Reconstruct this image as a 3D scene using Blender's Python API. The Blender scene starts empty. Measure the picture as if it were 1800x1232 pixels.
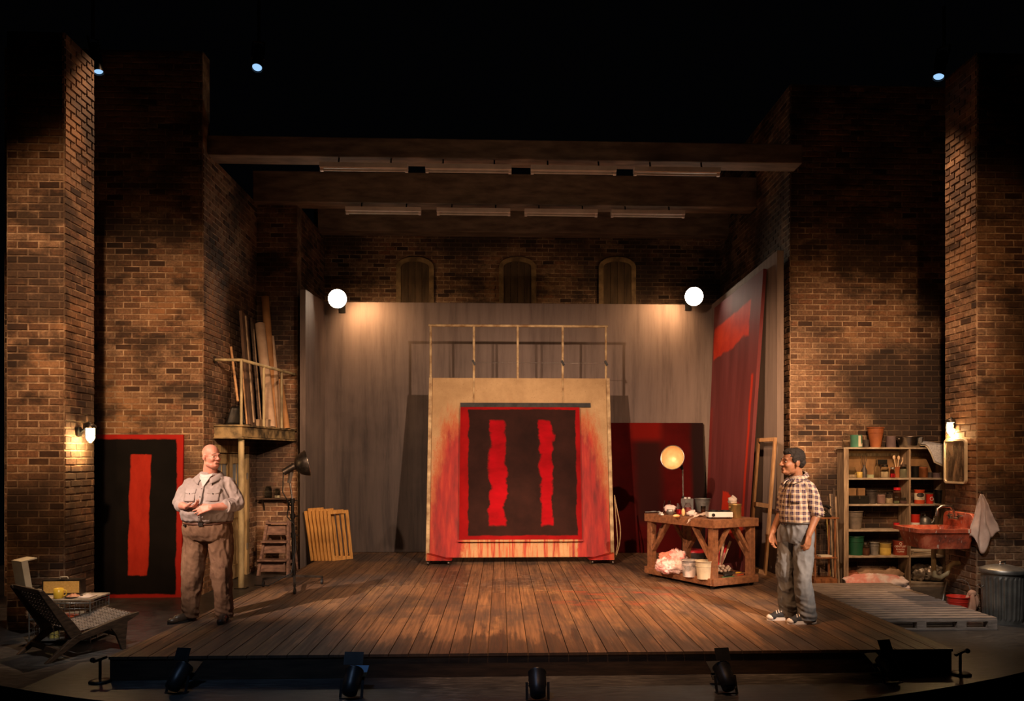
import bpy, bmesh, math, random
from mathutils import Vector, Matrix, Euler, noise as mnoise
R = math.radians
PI = math.pi
rnd = random.Random(7)
scene = bpy.context.scene
col = scene.collection

# ------------------------------------------------------------------ camera
FPX, CX, CY, YAW, EYE = 1400.0, 934.0, 803.0, R(2.2), 1.85
cam_d = bpy.data.cameras.new('camera')
cam_d.sensor_width = 36.0
cam_d.lens = FPX / 1800.0 * 36.0
cam_d.shift_x = (900.0 - CX) / 1800.0
cam_d.shift_y = (CY - 616.0) / 1800.0
cam = bpy.data.objects.new('camera', cam_d)
col.objects.link(cam)
cam.location = (0, 0, EYE)
cam.rotation_euler = (R(90), 0, -YAW)
scene.camera = cam

# ------------------------------------------------------------------ world, view
w = bpy.data.worlds.new('theatre_dark')
scene.world = w
w.use_nodes = True
w.node_tree.nodes['Background'].inputs[0].default_value = (0.75, 0.8, 1.0, 1)
w.node_tree.nodes['Background'].inputs[1].default_value = 0.0002
vs = scene.view_settings
vs.view_transform = 'Standard'
vs.look = 'None'
vs.gamma = 1.0
vs.use_curve_mapping = False
vs.exposure = 1.75

# ------------------------------------------------------------------ stage lights (hung over the house and over the stage, with added fill)
WARM = (1.0, 0.58, 0.32)
AMBER = (1.0, 0.50, 0.22)
SOFT = (1.0, 0.64, 0.43)
def spot(name, loc, target, power, colr, angle, blend=0.6, size=0.12):
    d = bpy.data.lights.new(name, 'SPOT')
    d.energy = power
    d.color = colr
    d.spot_size = R(angle)
    d.spot_blend = blend
    d.shadow_soft_size = size
    o = bpy.data.objects.new(name, d)
    col.objects.link(o)
    o.location = loc
    o.rotation_euler = (Vector(target) - Vector(loc)).to_track_quat('-Z', 'Y').to_euler()
    return o
LIGHTS = [
    # name, location, target, power, colour, cone, blend, size
    ('front_wash_left', (-4.5, -1.0, 5.8), (0.9, 11.2, 1.5), 2000, SOFT, 33, 1.0, 0.10),
    ('front_wash_right', (5.0, -1.0, 5.8), (-0.2, 11.2, 1.5), 1900, SOFT, 33, 1.0, 0.10),
    ('floor_wash', (0.3, 5.6, 8.5), (0.9, 8.4, 0.2), 1600, AMBER, 38, 1.0, 0.15),
    ('easel_special', (0.4, 2.5, 6.5), (0.3, 12.3, 0.5), 1100, WARM, 13, 0.9, 0.08),
    ('left_wall_wash', (-1.5, 1.5, 6.5), (-4.9, 10.86, 2.5), 950, WARM, 29, 1.0, 0.12),
    ('right_wall_wash', (1.5, 2.0, 6.5), (5.1, 11.5, 2.5), 1300, WARM, 23, 1.0, 0.12),
    ('left_actor_special', (-6.0, 2.0, 6.0), (-2.9, 8.1, 1.3), 1500, (1.0, 0.72, 0.57), 12.5, 0.8, 0.06),
    ('right_actor_special', (5.5, 2.0, 6.0), (2.9, 7.9, 1.1), 1300, (1.0, 0.80, 0.64), 12.5, 0.8, 0.06),
    ('left_pillar_grazer', (-4.05, 9.7, 7.6), (-4.72, 9.0, 4.0), 260, WARM, 40, 0.9, 0.05),
    ('right_pillar_grazer', (4.80, 10.0, 7.3), (5.50, 9.45, 3.8), 260, WARM, 36, 0.9, 0.05),
    ('work_table_special', (3.5, 3.0, 6.5), (2.7, 10.4, 0.8), 500, WARM, 13, 0.9, 0.06),
    ('shelf_special', (4.4, 7.6, 6.8), (5.2, 10.7, 0.3), 330, WARM, 30, 1.0, 0.06),
    ('maroon_canvas_special', (-1.8, 3.0, 5.6), (3.7, 12.4, 2.6), 1300, WARM, 19, 1.0, 0.08),
    ('added_fill_left', (-1.0, -3.0, 7.5), (-4.6, 10.5, 2.2), 600, AMBER, 24, 1.0, 0.2),  # unseen fill, added to lift the dim brick on the left
    ('added_fill_right', (1.5, -3.0, 7.5), (5.0, 10.8, 2.4), 650, AMBER, 24, 1.0, 0.2),  # unseen fill, added to lift the dim brick on the right
    ('apron_cool', (-2.5, 2.5, 8.0), (-0.9, 6.3, 0.0), 150, (0.40, 0.62, 1.0), 40, 1.0, 0.1),
    ('alcove_wash', (2.0, 2.5, 5.2), (-3.6, 12.4, 2.0), 900, WARM, 17, 1.0, 0.08),
    ('left_corner_special', (-1.8, 4.2, 6.0), (-4.0, 8.2, 0.2), 300, (1.0, 0.86, 0.74), 20, 1.0, 0.06),
    ('right_corner_special', (2.6, 4.2, 6.0), (5.2, 8.9, 0.2), 260, (1.0, 0.88, 0.78), 22, 1.0, 0.06),
]
for a in LIGHTS:
    spot(*a)

# ------------------------------------------------------------------ helpers: points
FW = Vector((math.sin(YAW), math.cos(YAW), 0))
RT = Vector((math.cos(YAW), -math.sin(YAW), 0))
def ray(px, py):
    return FW + RT * ((px - CX) / FPX) + Vector((0, 0, (CY - py) / FPX))
def at(px, py, Y):
    d = ray(px, py)
    return Vector((0, 0, EYE)) + d * (Y / d.y)
def ground(px, py, z=0.0):
    d = ray(px, py)
    return Vector((0, 0, EYE)) + d * ((z - EYE) / d.z)
def zat(py, px, Y):
    return at(px, py, Y).z

# ------------------------------------------------------------------ helpers: shapes
class MB:
    def __init__(s):
        s.v = []; s.f = []; s.sm = []
    def add(s, vs, fs, smooth=False, M=None):
        b = len(s.v)
        s.v += [tuple(M @ Vector(q)) for q in vs] if M else [tuple(q) for q in vs]
        s.f += [tuple(i + b for i in f) for f in fs]
        s.sm += [smooth] * len(fs)
        return s
    def box(s, x0, x1, y0, y1, z0, z1, M=None):
        vs = [(x0, y0, z0), (x1, y0, z0), (x1, y1, z0), (x0, y1, z0), (x0, y0, z1), (x1, y0, z1), (x1, y1, z1), (x0, y1, z1)]
        return s.add(vs, [(0, 3, 2, 1), (4, 5, 6, 7), (0, 1, 5, 4), (1, 2, 6, 5), (2, 3, 7, 6), (3, 0, 4, 7)], False, M)
    def cbox(s, c, sx, sy, sz, M=None):
        return s.box(c[0] - sx / 2, c[0] + sx / 2, c[1] - sy / 2, c[1] + sy / 2, c[2] - sz / 2, c[2] + sz / 2, M)
    def bar(s, p, q, w, h, up=(0, 0, 1)):
        p = Vector(p); q = Vector(q); d = (q - p); L = d.length; d.normalize()
        up = Vector(up)
        x = d.cross(up)
        if x.length < 1e-4: x = d.cross(Vector((1, 0, 0)))
        x.normalize(); z = x.cross(d)
        M = Matrix((( x.x, d.x, z.x, p.x), (x.y, d.y, z.y, p.y), (x.z, d.z, z.z, p.z), (0, 0, 0, 1)))
        return s.box(-w / 2, w / 2, 0, L, -h / 2, h / 2, M)
    def cyl(s, p, q, r0, r1=None, n=14, caps=True, smooth=True):
        if r1 is None: r1 = r0
        p = Vector(p); q = Vector(q); d = (q - p).normalized()
        a = d.orthogonal().normalized(); b = d.cross(a)
        vs = []; fs = []
        for c, r in ((p, r0), (q, r1)):
            for i in range(n):
                t = 2 * PI * i / n
                vs.append(c + (a * math.cos(t) + b * math.sin(t)) * r)
        for i in range(n):
            fs.append((i, (i + 1) % n, n + (i + 1) % n, n + i))
        s.add(vs, fs, smooth)
        if caps:
            s.add(vs[:n], [tuple(range(n - 1, -1, -1))]); s.add(vs[n:], [tuple(range(n))])
        return s
    def lathe(s, prof, n=24, M=None, cap0=False, cap1=False, squash=1.0):
        vs = []; fs = []
        for r, z in prof:
            for i in range(n):
                t = 2 * PI * i / n
                vs.append((r * math.cos(t), r * math.sin(t) * squash, z))
        for k in range(len(prof) - 1):
            for i in range(n):
                j = (i + 1) % n
                fs.append((k * n + i, k * n + j, (k + 1) * n + j, (k + 1) * n + i))
        s.add(vs, fs, True, M)
        if cap0: s.add(vs[:n], [tuple(range(n - 1, -1, -1))], False, M)
        if cap1: s.add(vs[-n:], [tuple(range(n))], False, M)
        return s
    def tube(s, pts, r, n=8, closed=False):
        pts = [Vector(p) for p in pts]; m = len(pts)
        rs = r if isinstance(r, (list, tuple)) else [r] * m
        vs = []; fs = []
        prev = None
        for i, p in enumerate(pts):
            if closed: d = pts[(i + 1) % m] - pts[i - 1]
            else: d = pts[min(i + 1, m - 1)] - pts[max(i - 1, 0)]
            d.normalize()
            if prev is None: a = d.orthogonal().normalized()
            else:
                a = prev - d * prev.dot(d)
                a = a.normalized() if a.length > 1e-5 else d.orthogonal().normalized()
            prev = a; b = d.cross(a)
            for k in range(n):
                t = 2 * PI * k / n
                vs.append(p + (a * math.cos(t) + b * math.sin(t)) * rs[i])
        for i in range(m if closed else m - 1):
            o = (i + 1) % m
            for k in range(n):
                l = (k + 1) % n
                fs.append((i * n + k, i * n + l, o * n + l, o * n + k))
        s.add(vs, fs, True)
        if not closed:
            s.add(vs[:n], [tuple(range(n - 1, -1, -1))]); s.add(vs[-n:], [tuple(range(n))])
        return s
    def prism(s, poly, y0, y1, M=None):
        # poly in local x,z, counter-clockwise seen from -y; extruded along y
        n = len(poly)
        vs = [(x, y0, z) for x, z in poly] + [(x, y1, z) for x, z in poly]
        fs = [tuple(range(n)), tuple(range(2 * n - 1, n - 1, -1))]
        fs += [(i, n + i, n + (i + 1) % n, (i + 1) % n) for i in range(n)]
        return s.add(vs, fs, False, M)
    def grid(s, fn, nu, nv, smooth=True, M=None):
        vs = [fn(i / nu, j / nv) for j in range(nv + 1) for i in range(nu + 1)]
        fs = [(j * (nu + 1) + i, j * (nu + 1) + i + 1, (j + 1) * (nu + 1) + i + 1, (j + 1) * (nu + 1) + i) for j in range(nv) for i in range(nu)]
        return s.add(vs, fs, smooth, M)
    def ball(s, c, r, nu=14, nv=9, M=None):
        rx, ry, rz = r if isinstance(r, (tuple, list)) else (r, r, r)
        prof = []
        vs = []; fs = []
        for j in range(1, nv):
            ph = PI * j / nv
            for i in range(nu):
                t = 2 * PI * i / nu
                vs.append((c[0] + rx * math.sin(ph) * math.cos(t), c[1] + ry * math.sin(ph) * math.sin(t), c[2] - rz * math.cos(ph)))
        for j in range(nv - 2):
            for i in range(nu):
                l = (i + 1) % nu
                fs.append((j * nu + i, j * nu + l, (j + 1) * nu + l, (j + 1) * nu + i))
        b = len(vs); vs.append((c[0], c[1], c[2] - rz)); vs.append((c[0], c[1], c[2] + rz))
        for i in range(nu):
            l = (i + 1) % nu
            fs.append((b, l, i)); fs.append((b + 1, (nv - 2) * nu + i, (nv - 2) * nu + l))
        return s.add(vs, fs, True, M)
    def mesh(s, name):
        me = bpy.data.meshes.new(name)
        me.from_pydata(s.v, [], s.f)
        me.polygons.foreach_set('use_smooth', s.sm)
        me.update()
        return me
    def build(s, name, m, parent=None, bevel=0.0, loc=None):
        o = bpy.data.objects.new(name, s.mesh(name))
        col.objects.link(o)
        if m: o.data.materials.append(m)
        if parent is not None: o.parent = parent
        if loc is not None: o.location = loc
        if bevel:
            b = o.modifiers.new('edge', 'BEVEL'); b.width = bevel; b.segments = 2; b.limit_method = 'ANGLE'
        return o

def tag(o, label=None, cat=None, group=None, kind=None):
    if label: o['label'] = label
    if cat: o['category'] = cat
    if group: o['group'] = group
    if kind: o['kind'] = kind
    return o
def thing(name, label, cat, loc=(0, 0, 0), rz=0.0, group=None):
    o = bpy.data.objects.new(name, None)
    col.objects.link(o)
    o.empty_display_size = 0.1
    o.location = loc
    o.rotation_euler = (0, 0, rz)
    return tag(o, label, cat, group)
def copy_tree(o, parent=None):
    c = o.copy()
    col.objects.link(c)
    c.parent = parent
    for ch in list(o.children): copy_tree(ch, c)
    return c
def solidify(o, t, offset=0):
    m = o.modifiers.new('thickness', 'SOLIDIFY'); m.thickness = t; m.offset = offset
    return o
def evaluated(o, name):
    dg = bpy.context.evaluated_depsgraph_get()
    dg.update()
    return bpy.data.meshes.new_from_object(o.evaluated_get(dg))

# ------------------------------------------------------------------ helpers: materials
class NT:
    def __init__(s, name):
        s.m = bpy.data.materials.new(name); s.m.use_nodes = True
        s.t = s.m.node_tree; s.b = s.t.nodes['Principled BSDF']
    def n(s, kind, **kw):
        q = s.t.nodes.new(kind)
        for k, v in kw.items(): setattr(q, k, v)
        return q
    def put(s, sock, v):
        if isinstance(v, bpy.types.NodeSocket): s.t.links.new(v, sock)
        elif isinstance(v, (tuple, list)) and sock.type == 'RGBA': sock.default_value = tuple(v)[:3] + (1,)
        else: sock.default_value = v
    def coord(s, which='Object'):
        return s.n('ShaderNodeTexCoord').outputs[which]
    def pos(s):
        return s.n('ShaderNodeNewGeometry').outputs['Position']
    def map(s, vec, scale=(1, 1, 1), loc=(0, 0, 0), rot=(0, 0, 0)):
        q = s.n('ShaderNodeMapping')
        s.put(q.inputs[0], vec); s.put(q.inputs['Scale'], scale); s.put(q.inputs['Location'], loc); s.put(q.inputs['Rotation'], rot)
        return q.outputs[0]
    def noise(s, vec, scale=5, detail=4, rough=0.55, dist=0.0, out=0):
        q = s.n('ShaderNodeTexNoise')
        s.put(q.inputs['Vector'], vec); s.put(q.inputs['Scale'], scale); s.put(q.inputs['Detail'], detail)
        s.put(q.inputs['Roughness'], rough); s.put(q.inputs['Distortion'], dist)
        return q.outputs[out]
    def math(s, op, a, b=0.0, c=None, clamp=False):
        q = s.n('ShaderNodeMath', operation=op, use_clamp=clamp)
        s.put(q.inputs[0], a); s.put(q.inputs[1], b)
        if c is not None: s.put(q.inputs[2], c)
        return q.outputs[0]
    def vmath(s, op, a, b):
        q = s.n('ShaderNodeVectorMath', operation=op)
        s.put(q.inputs[0], a); s.put(q.inputs[1], b)
        return q.outputs[0]
    def sep(s, vec):
        q = s.n('ShaderNodeSeparateXYZ'); s.put(q.inputs[0], vec)
        return q.outputs
    def comb(s, x, y, z):
        q = s.n('ShaderNodeCombineXYZ')
        s.put(q.inputs[0], x); s.put(q.inputs[1], y); s.put(q.inputs[2], z)
        return q.outputs[0]
    def step(s, v, a, b, lo=0.0, hi=1.0):
        q = s.n('ShaderNodeMapRange', interpolation_type='SMOOTHSTEP')
        s.put(q.inputs['Value'], v); s.put(q.inputs['From Min'], a); s.put(q.inputs['From Max'], b)
        s.put(q.inputs['To Min'], lo); s.put(q.inputs['To Max'], hi)
        return q.outputs[0]
    def ramp(s, v, stops, const=False):
        q = s.n('ShaderNodeValToRGB')
        s.put(q.inputs[0], v)
        cr = q.color_ramp
        if const: cr.interpolation = 'CONSTANT'
        while len(cr.elements) < len(stops): cr.elements.new(0.5)
        for e, (p, c) in zip(cr.elements, stops):
            e.position = p; e.color = tuple(c)[:3] + (1,)
        return q.outputs[0]
    def mix(s, f, a, b, mode='MIX'):
        q = s.n('ShaderNodeMix', data_type='RGBA', blend_type=mode)
        s.put(q.inputs[0], f); s.put(q.inputs[6], a); s.put(q.inputs[7], b)
        return q.outputs[2]
    def attr(s, name):
        return s.n('ShaderNodeAttribute', attribute_name=name).outputs['Fac']
    def bump(s, h, strength=0.3, dist=0.02):
        q = s.n('ShaderNodeBump')
        s.put(q.inputs['Strength'], strength); s.put(q.inputs['Distance'], dist); s.put(q.inputs['Height'], h)
        s.put(s.b.inputs['Normal'], q.outputs[0])
    def fin(s, colr, rough=0.7, metal=0.0, spec=0.4, **kw):
        s.put(s.b.inputs['Base Color'], colr); s.put(s.b.inputs['Roughness'], rough)
        s.put(s.b.inputs['Metallic'], metal); s.put(s.b.inputs['Specular IOR Level'], spec)
        for k, v in kw.items(): s.put(s.b.inputs[k.replace('_', ' ')], v)
        return s.m
def mat(name, c1, c2=None, scale=6.0, rough=0.7, metal=0.0, bump=0.15, stretch=(1, 1, 1), lo=0.35, hi=0.65, spec=0.4, detail=5, **kw):
    q = NT(name)
    if c2 is None: c2 = tuple(x * 0.7 for x in c1)
    v = q.map(q.coord(), scale=stretch)
    h = q.noise(v, scale, detail)
    if bump: q.bump(h, bump, 0.01)
    return q.fin(q.ramp(h, [(lo, c2), (hi, c1)]), rough, metal, spec, **kw)
def glass(name, tint=(0.9, 0.95, 0.93), rough=0.05):
    q = NT(name)
    return q.fin(tint, rough, 0.0, 0.5, Transmission_Weight=1.0, IOR=1.12)
def emit(name, colr, strength):
    q = NT(name)
    return q.fin(colr, 0.5, 0, 0.2, Emission_Color=colr, Emission_Strength=strength)

WOOD_OLD = mat('weathered_wood', (0.42, 0.31, 0.20), (0.13, 0.09, 0.06), 5, 0.75, stretch=(8, 8, 0.8), bump=0.3, lo=0.3, hi=0.7)
WOOD_SHELF = mat('worn_shelf_wood', (0.50, 0.42, 0.32), (0.20, 0.15, 0.10), 4, 0.75, stretch=(2, 6, 6), bump=0.25, lo=0.3, hi=0.72)
WOOD_TABLE = mat('brown_lumber', (0.34, 0.148, 0.066), (0.15, 0.062, 0.030), 22, 0.6, stretch=(1, 1, 1), bump=0.12, lo=0.3, hi=0.7, detail=8)
WOOD_PINE = mat('raw_pine', (0.62, 0.38, 0.19), (0.40, 0.22, 0.10), 5, 0.6, stretch=(6, 6, 1), bump=0.1)
WOOD_HONEY = mat('honey_pine', (0.66, 0.36, 0.10), (0.36, 0.17, 0.04), 5, 0.6, stretch=(8, 8, 1), bump=0.15)
WOOD_DARK = mat('dark_walnut', (0.075, 0.045, 0.028), (0.028, 0.018, 0.012), 6, 0.45, stretch=(2, 8, 8), bump=0.1)
WOOD_TURNED = mat('red_brown_wood', (0.33, 0.13, 0.05), (0.15, 0.06, 0.025), 6, 0.45, stretch=(4, 4, 1), bump=0.05)
BLACK_METAL = mat('black_metal', (0.035, 0.033, 0.03), (0.015, 0.015, 0.015), 8, 0.42, 0.7, bump=0.05)
DARK_METAL = mat('dark_worn_metal', (0.12, 0.10, 0.085), (0.03, 0.026, 0.022), 9, 0.38, 0.85, bump=0.1)
GALV = mat('galvanised_steel', (0.36, 0.36, 0.34), (0.20, 0.20, 0.19), 5, 0.42, 0.8, bump=0.06)
STEEL = mat('bright_steel', (0.62, 0.60, 0.56), (0.42, 0.40, 0.37), 8, 0.25, 1.0, bump=0.03)
TIN_DARK = mat('dark_tin', (0.10, 0.085, 0.075), (0.04, 0.033, 0.03), 7, 0.5, 0.4, bump=0.1)
BRASS = mat('brass_tin', (0.62, 0.42, 0.17), (0.45, 0.29, 0.11), 5, 0.35, 0.8, bump=0.05)
RUSTY_PAINT = mat('rusty_ochre_paint', (0.34, 0.25, 0.12), (0.05, 0.04, 0.025), 5, 0.6, 0.0, bump=0.3, lo=0.38, hi=0.60, detail=8)
PIPE_PAINT = mat('chipped_cream_paint', (0.48, 0.40, 0.22), (0.14, 0.11, 0.06), 5, 0.55, 0.0, bump=0.25, stretch=(1, 1, 0.5), lo=0.3, hi=0.6)
RUBBER = mat('black_rubber', (0.02, 0.02, 0.02), (0.01, 0.01, 0.01), 5, 0.6, bump=0.0)
WHITE_ENAMEL = mat('white_enamel', (0.80, 0.78, 0.74), (0.66, 0.63, 0.58), 4, 0.35, bump=0.02)
CREAM = mat('cream_paint', (0.66, 0.58, 0.42), (0.50, 0.43, 0.30), 5, 0.5, bump=0.05)
GLASS = glass('clear_jar_glass')

# ================================================================== THE SETTING
# ---- stage floor with its curved front edge, and the dark pit wall under it
q = NT('black_stage_floor')
v = q.pos()
a = q.noise(v, 1.1, 5, 0.6); b = q.noise(q.map(v, (1, 5, 1)), 6, 6, 0.7)
c = q.ramp(q.math('MULTIPLY', a, b), [(0.13, (0.016, 0.016, 0.018)), (0.30, (0.055, 0.052, 0.05)), (0.42, (0.15, 0.14, 0.13))])
q.bump(b, 0.15, 0.01)
FLOOR_M = q.fin(c, q.ramp(b, [(0.3, (0.28,) * 3), (0.7, (0.55,) * 3)]), 0, 0.45)
m = MB()
arc = []
e0, e1, e2 = ground(0, 1205), ground(620, 1262), ground(1800, 1181)
# circle through three points of the apron edge
ax_, ay_, bx_, by_, cx_, cy_ = e0.x, e0.y, e1.x, e1.y, e2.x, e2.y
D = 2 * (ax_ * (by_ - cy_) + bx_ * (cy_ - ay_) + cx_ * (ay_ - by_))
ux = ((ax_**2 + ay_**2) * (by_ - cy_) + (bx_**2 + by_**2) * (cy_ - ay_) + (cx_**2 + cy_**2) * (ay_ - by_)) / D
uy = ((ax_**2 + ay_**2) * (cx_ - bx_) + (bx_**2 + by_**2) * (ax_ - cx_) + (cx_**2 + cy_**2) * (bx_ - ax_)) / D
rad = math.hypot(ax_ - ux, ay_ - uy)
for i in range(41):
    x = -8.5 + 17.5 * i / 40
    arc.append((x, uy - math.sqrt(max(rad**2 - (x - ux)**2, 0.01))))
n = len(arc)
top = [(x, y, 0) for x, y in arc] + [(x, 17.0, 0) for x, y in arc]
m.add(top, [(i, i + 1, n + i + 1, n + i) for i in range(n - 1)])
fl = tag(m.build('floor', FLOOR_M), 'dark painted stage floor around the wooden platform', 'floor', kind='structure')
PIT = mat('pit_black', (0.006, 0.006, 0.007), (0.003, 0.003, 0.003), 4, 0.9, bump=0)
m = MB()
m.add([(x, y, -0.004) for x, y in arc] + [(x, y, -1.2) for x, y in arc] + [(x, -6, -1.2) for x, y in arc],
      [(i + 1, i, n + i, n + i + 1) for i in range(n - 1)] + [(n + i + 1, n + i, 2 * n + i, 2 * n + i + 1) for i in range(n - 1)])
tag(m.build('trim_1', PIT), 'black curved face of the stage apron and dark pit below it', 'stage edge', kind='structure')

# ---- wooden platform of long boards
q = NT('stained_floor_boards')
v = q.pos()
rv = q.n('ShaderNodeObjectInfo').outputs['Random']
grain = q.noise(q.map(q.vmath('ADD', v, q.comb(0, q.math('MULTIPLY', rv, 37.0), 0)), (13, 0.4, 1)), 3.0, 6, 0.6)
base = q.mix(rv, (0.16, 0.088, 0.050), (0.30, 0.165, 0.085))
cgr = q.mix(q.step(grain, 0.30, 0.62), q.mix(0.62, base, (0.05, 0.03, 0.02)), base)
streak = q.noise(q.map(q.vmath('ADD', v, q.comb(0, q.math('MULTIPLY', rv, 53.0), 0)), (5, 0.55, 1)), 1.0, 6, 0.7)
cgr = q.mix(q.math('MULTIPLY', q.step(streak, 0.48, 0.66), 0.75), cgr, (0.045, 0.032, 0.026))
big = q.noise(v, 0.75, 5, 0.6)
cgr = q.mix(q.step(big, 0.46, 0.64), cgr, q.mix(0.72, cgr, (0.050, 0.042, 0.040)))
sc = q.noise(q.map(v, (2.2, 4.5, 1), loc=(3, 0, 0)), 4.2, 8, 0.75)
sx, sy, sz = q.sep(v)
zone = q.math('MULTIPLY', q.step(q.math('ABSOLUTE', q.math('SUBTRACT', sy, 10.6)), 1.3, 0.2), q.step(q.math('ABSOLUTE', q.math('SUBTRACT', sx, 0.5)), 2.6, 1.0))
gold = q.noise(q.map(v, (1.6, 0.7, 1), loc=(2, 8, 0)), 1.5, 6, 0.7)
cgr = q.mix(q.math('MULTIPLY', q.step(gold, 0.50, 0.68), 0.55), cgr, q.mix(q.step(grain, 0.35, 0.6), (0.12, 0.065, 0.03), (0.40, 0.225, 0.095)))
sx, sy, sz = q.sep(v)
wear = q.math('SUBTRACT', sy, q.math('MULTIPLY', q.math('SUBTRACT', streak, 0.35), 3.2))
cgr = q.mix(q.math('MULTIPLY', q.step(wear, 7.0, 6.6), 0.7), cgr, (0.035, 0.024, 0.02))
cgr = q.mix(q.math('MULTIPLY', q.step(sc, 0.54, 0.62), q.math('MULTIPLY', zone, 0.5)), cgr, (0.42, 0.36, 0.31))
rd = q.noise(q.map(v, (1, 2.4, 1), loc=(9, 4, 0)), 1.6, 6, 0.7)
rz_ = q.math('MULTIPLY', q.step(q.math('ABSOLUTE', q.math('SUBTRACT', sy, 9.4)), 1.2, 0.2), q.step(q.math('ABSOLUTE', q.math('SUBTRACT', sx, 1.5)), 1.3, 0.3))
cgr = q.mix(q.math('MULTIPLY', q.step(rd, 0.52, 0.62), q.math('MULTIPLY', rz_, 0.5)), cgr, (0.42, 0.07, 0.025))
q.bump(grain, 0.25, 0.008)
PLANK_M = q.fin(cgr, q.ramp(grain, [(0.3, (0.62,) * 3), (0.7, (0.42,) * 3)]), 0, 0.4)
FASCIA = mat('dark_fascia_board', (0.055, 0.033, 0.02), (0.025, 0.016, 0.011), 4, 0.65, stretch=(1, 1, 6), bump=0.2)
PL0, PL1, PR0, PR1, PY0, PY1, PZ = -3.24, -2.92, 3.89, 3.83, 6.70, 13.86, 0.2
def pl_left(y): return PL0 + (PL1 - PL0) * min(1, (y - PY0) / 5.4)
def pl_right(y): return PR0 + (PR1 - PR0) * (y - PY0) / (PY1 - PY0)
m = MB()
zt = PZ - 0.024
ring = [(pl_left(PY0) + .012, PY0 + .012), (pl_right(PY0) - .012, PY0 + .012), (pl_right(PY1), PY1), (pl_left(PY1), PY1), (pl_left(12.1) + .012, 12.1)]
k = len(ring)
m.add([(x, y, 0.002) for x, y in ring] + [(x, y, zt) for x, y in ring],
      [tuple(range(k - 1, -1, -1)), tuple(range(k, 2 * k))] + [(i, (i + 1) % k, k + (i + 1) % k, k + i) for i in range(k)])
plat = tag(m.build('floor_platform', FASCIA), 'raised wooden platform of long stained boards', 'platform', kind='structure')
x = pl_left(PY0)
BW = 0.166
while x < PR0 - 0.02:
    x1 = min(x + BW * rnd.uniform(0.94, 1.06), PR0)
    if PR0 - x1 < 0.06: x1 = PR0
    joints = [PY0]
    yj = PY0 + rnd.uniform(1.5, 4.2)
    while yj < PY1 - 1.0:
        joints.append(yj); yj += rnd.uniform(2.2, 3.6)
    joints.append(PY1)
    dz = rnd.uniform(-0.0015, 0.0015)
    for ya, yb in zip(joints[:-1], joints[1:]):
        def cl(xx, y): return min(max(xx, pl_left(y)), pl_right(y))
        g = 0.0038
        pts = [(cl(x + g, ya), ya + g), (cl(x1 - g, ya), ya + g), (cl(x1 - g, yb), yb - g), (cl(x + g, yb), yb - g)]
        if pts[1][0] - pts[0][0] < 0.01 and pts[2][0] - pts[3][0] < 0.01: continue
        b = MB()
        if pts[1][0] - pts[0][0] < 0.012 or pts[2][0] - pts[3][0] < 0.012:
            # board cut by the slanting left edge
            pts = [p for i, p in enumerate(pts)]
            t = 0.0
        z0, z1 = zt + .0005, PZ + dz
        b.add([(px, py, z0) for px, py in pts] + [(px, py, z1) for px, py in pts],
              [(0, 3, 2, 1), (4, 5, 6, 7), (0, 1, 5, 4), (1, 2, 6, 5), (2, 3, 7, 6), (3, 0, 4, 7)])
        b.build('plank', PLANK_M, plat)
    x = x1

# ---- brick walls: every brick proud of a recessed mortar slab
def brick_soot(q, v):
    a_ = q.step(q.noise(v, 0.42, 4, 0.6), 0.47, 0.62)
    b_ = q.step(q.noise(q.map(v, (0.8, 0.8, 1.5), loc=(4, 2, 7)), 1.3, 5, 0.65), 0.46, 0.62)
    return q.math('MAXIMUM', q.math('MULTIPLY', a_, 0.90), q.math('MULTIPLY', b_, 0.80))
q = NT('stage_brick')
bv = q.attr('bv')
v = q.pos()
mid = q.noise(q.map(v, loc=(11, 3, 1)), 0.8, 4, 0.6)
fine = q.noise(v, 34, 5, 0.7)
c = q.ramp(bv, [(0.0, (0.045, 0.024, 0.016)), (0.12, (0.10, 0.048, 0.028)), (0.28, (0.22, 0.115, 0.062)), (0.6, (0.30, 0.170, 0.095)), (0.85, (0.37, 0.23, 0.135)), (1.0, (0.30, 0.125, 0.06))])
c = q.mix(q.step(fine, 0.35, 0.7), q.mix(0.5, c, (0.04, 0.024, 0.016)), c)
c = q.mix(q.math('MULTIPLY', q.step(mid, 0.5, 0.68), 0.75), c, q.mix(0.55, c, (0.50, 0.25, 0.10)))
c = q.mix(brick_soot(q, v), c, (0.020, 0.014, 0.012))
q.bump(fine, 0.5, 0.006)
BRICK_M = q.fin(c, 0.78, 0, 0.35)
q = NT('pale_mortar')
v = q.pos()
fine = q.noise(v, 9, 5, 0.7)
c = q.ramp(fine, [(0.35, (0.20, 0.125, 0.075)), (0.65, (0.58, 0.42, 0.27))])
c = q.mix(brick_soot(q, v), c, (0.055, 0.036, 0.026))
MORTAR_M = q.fin(c, 0.85, 0, 0.3)

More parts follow.
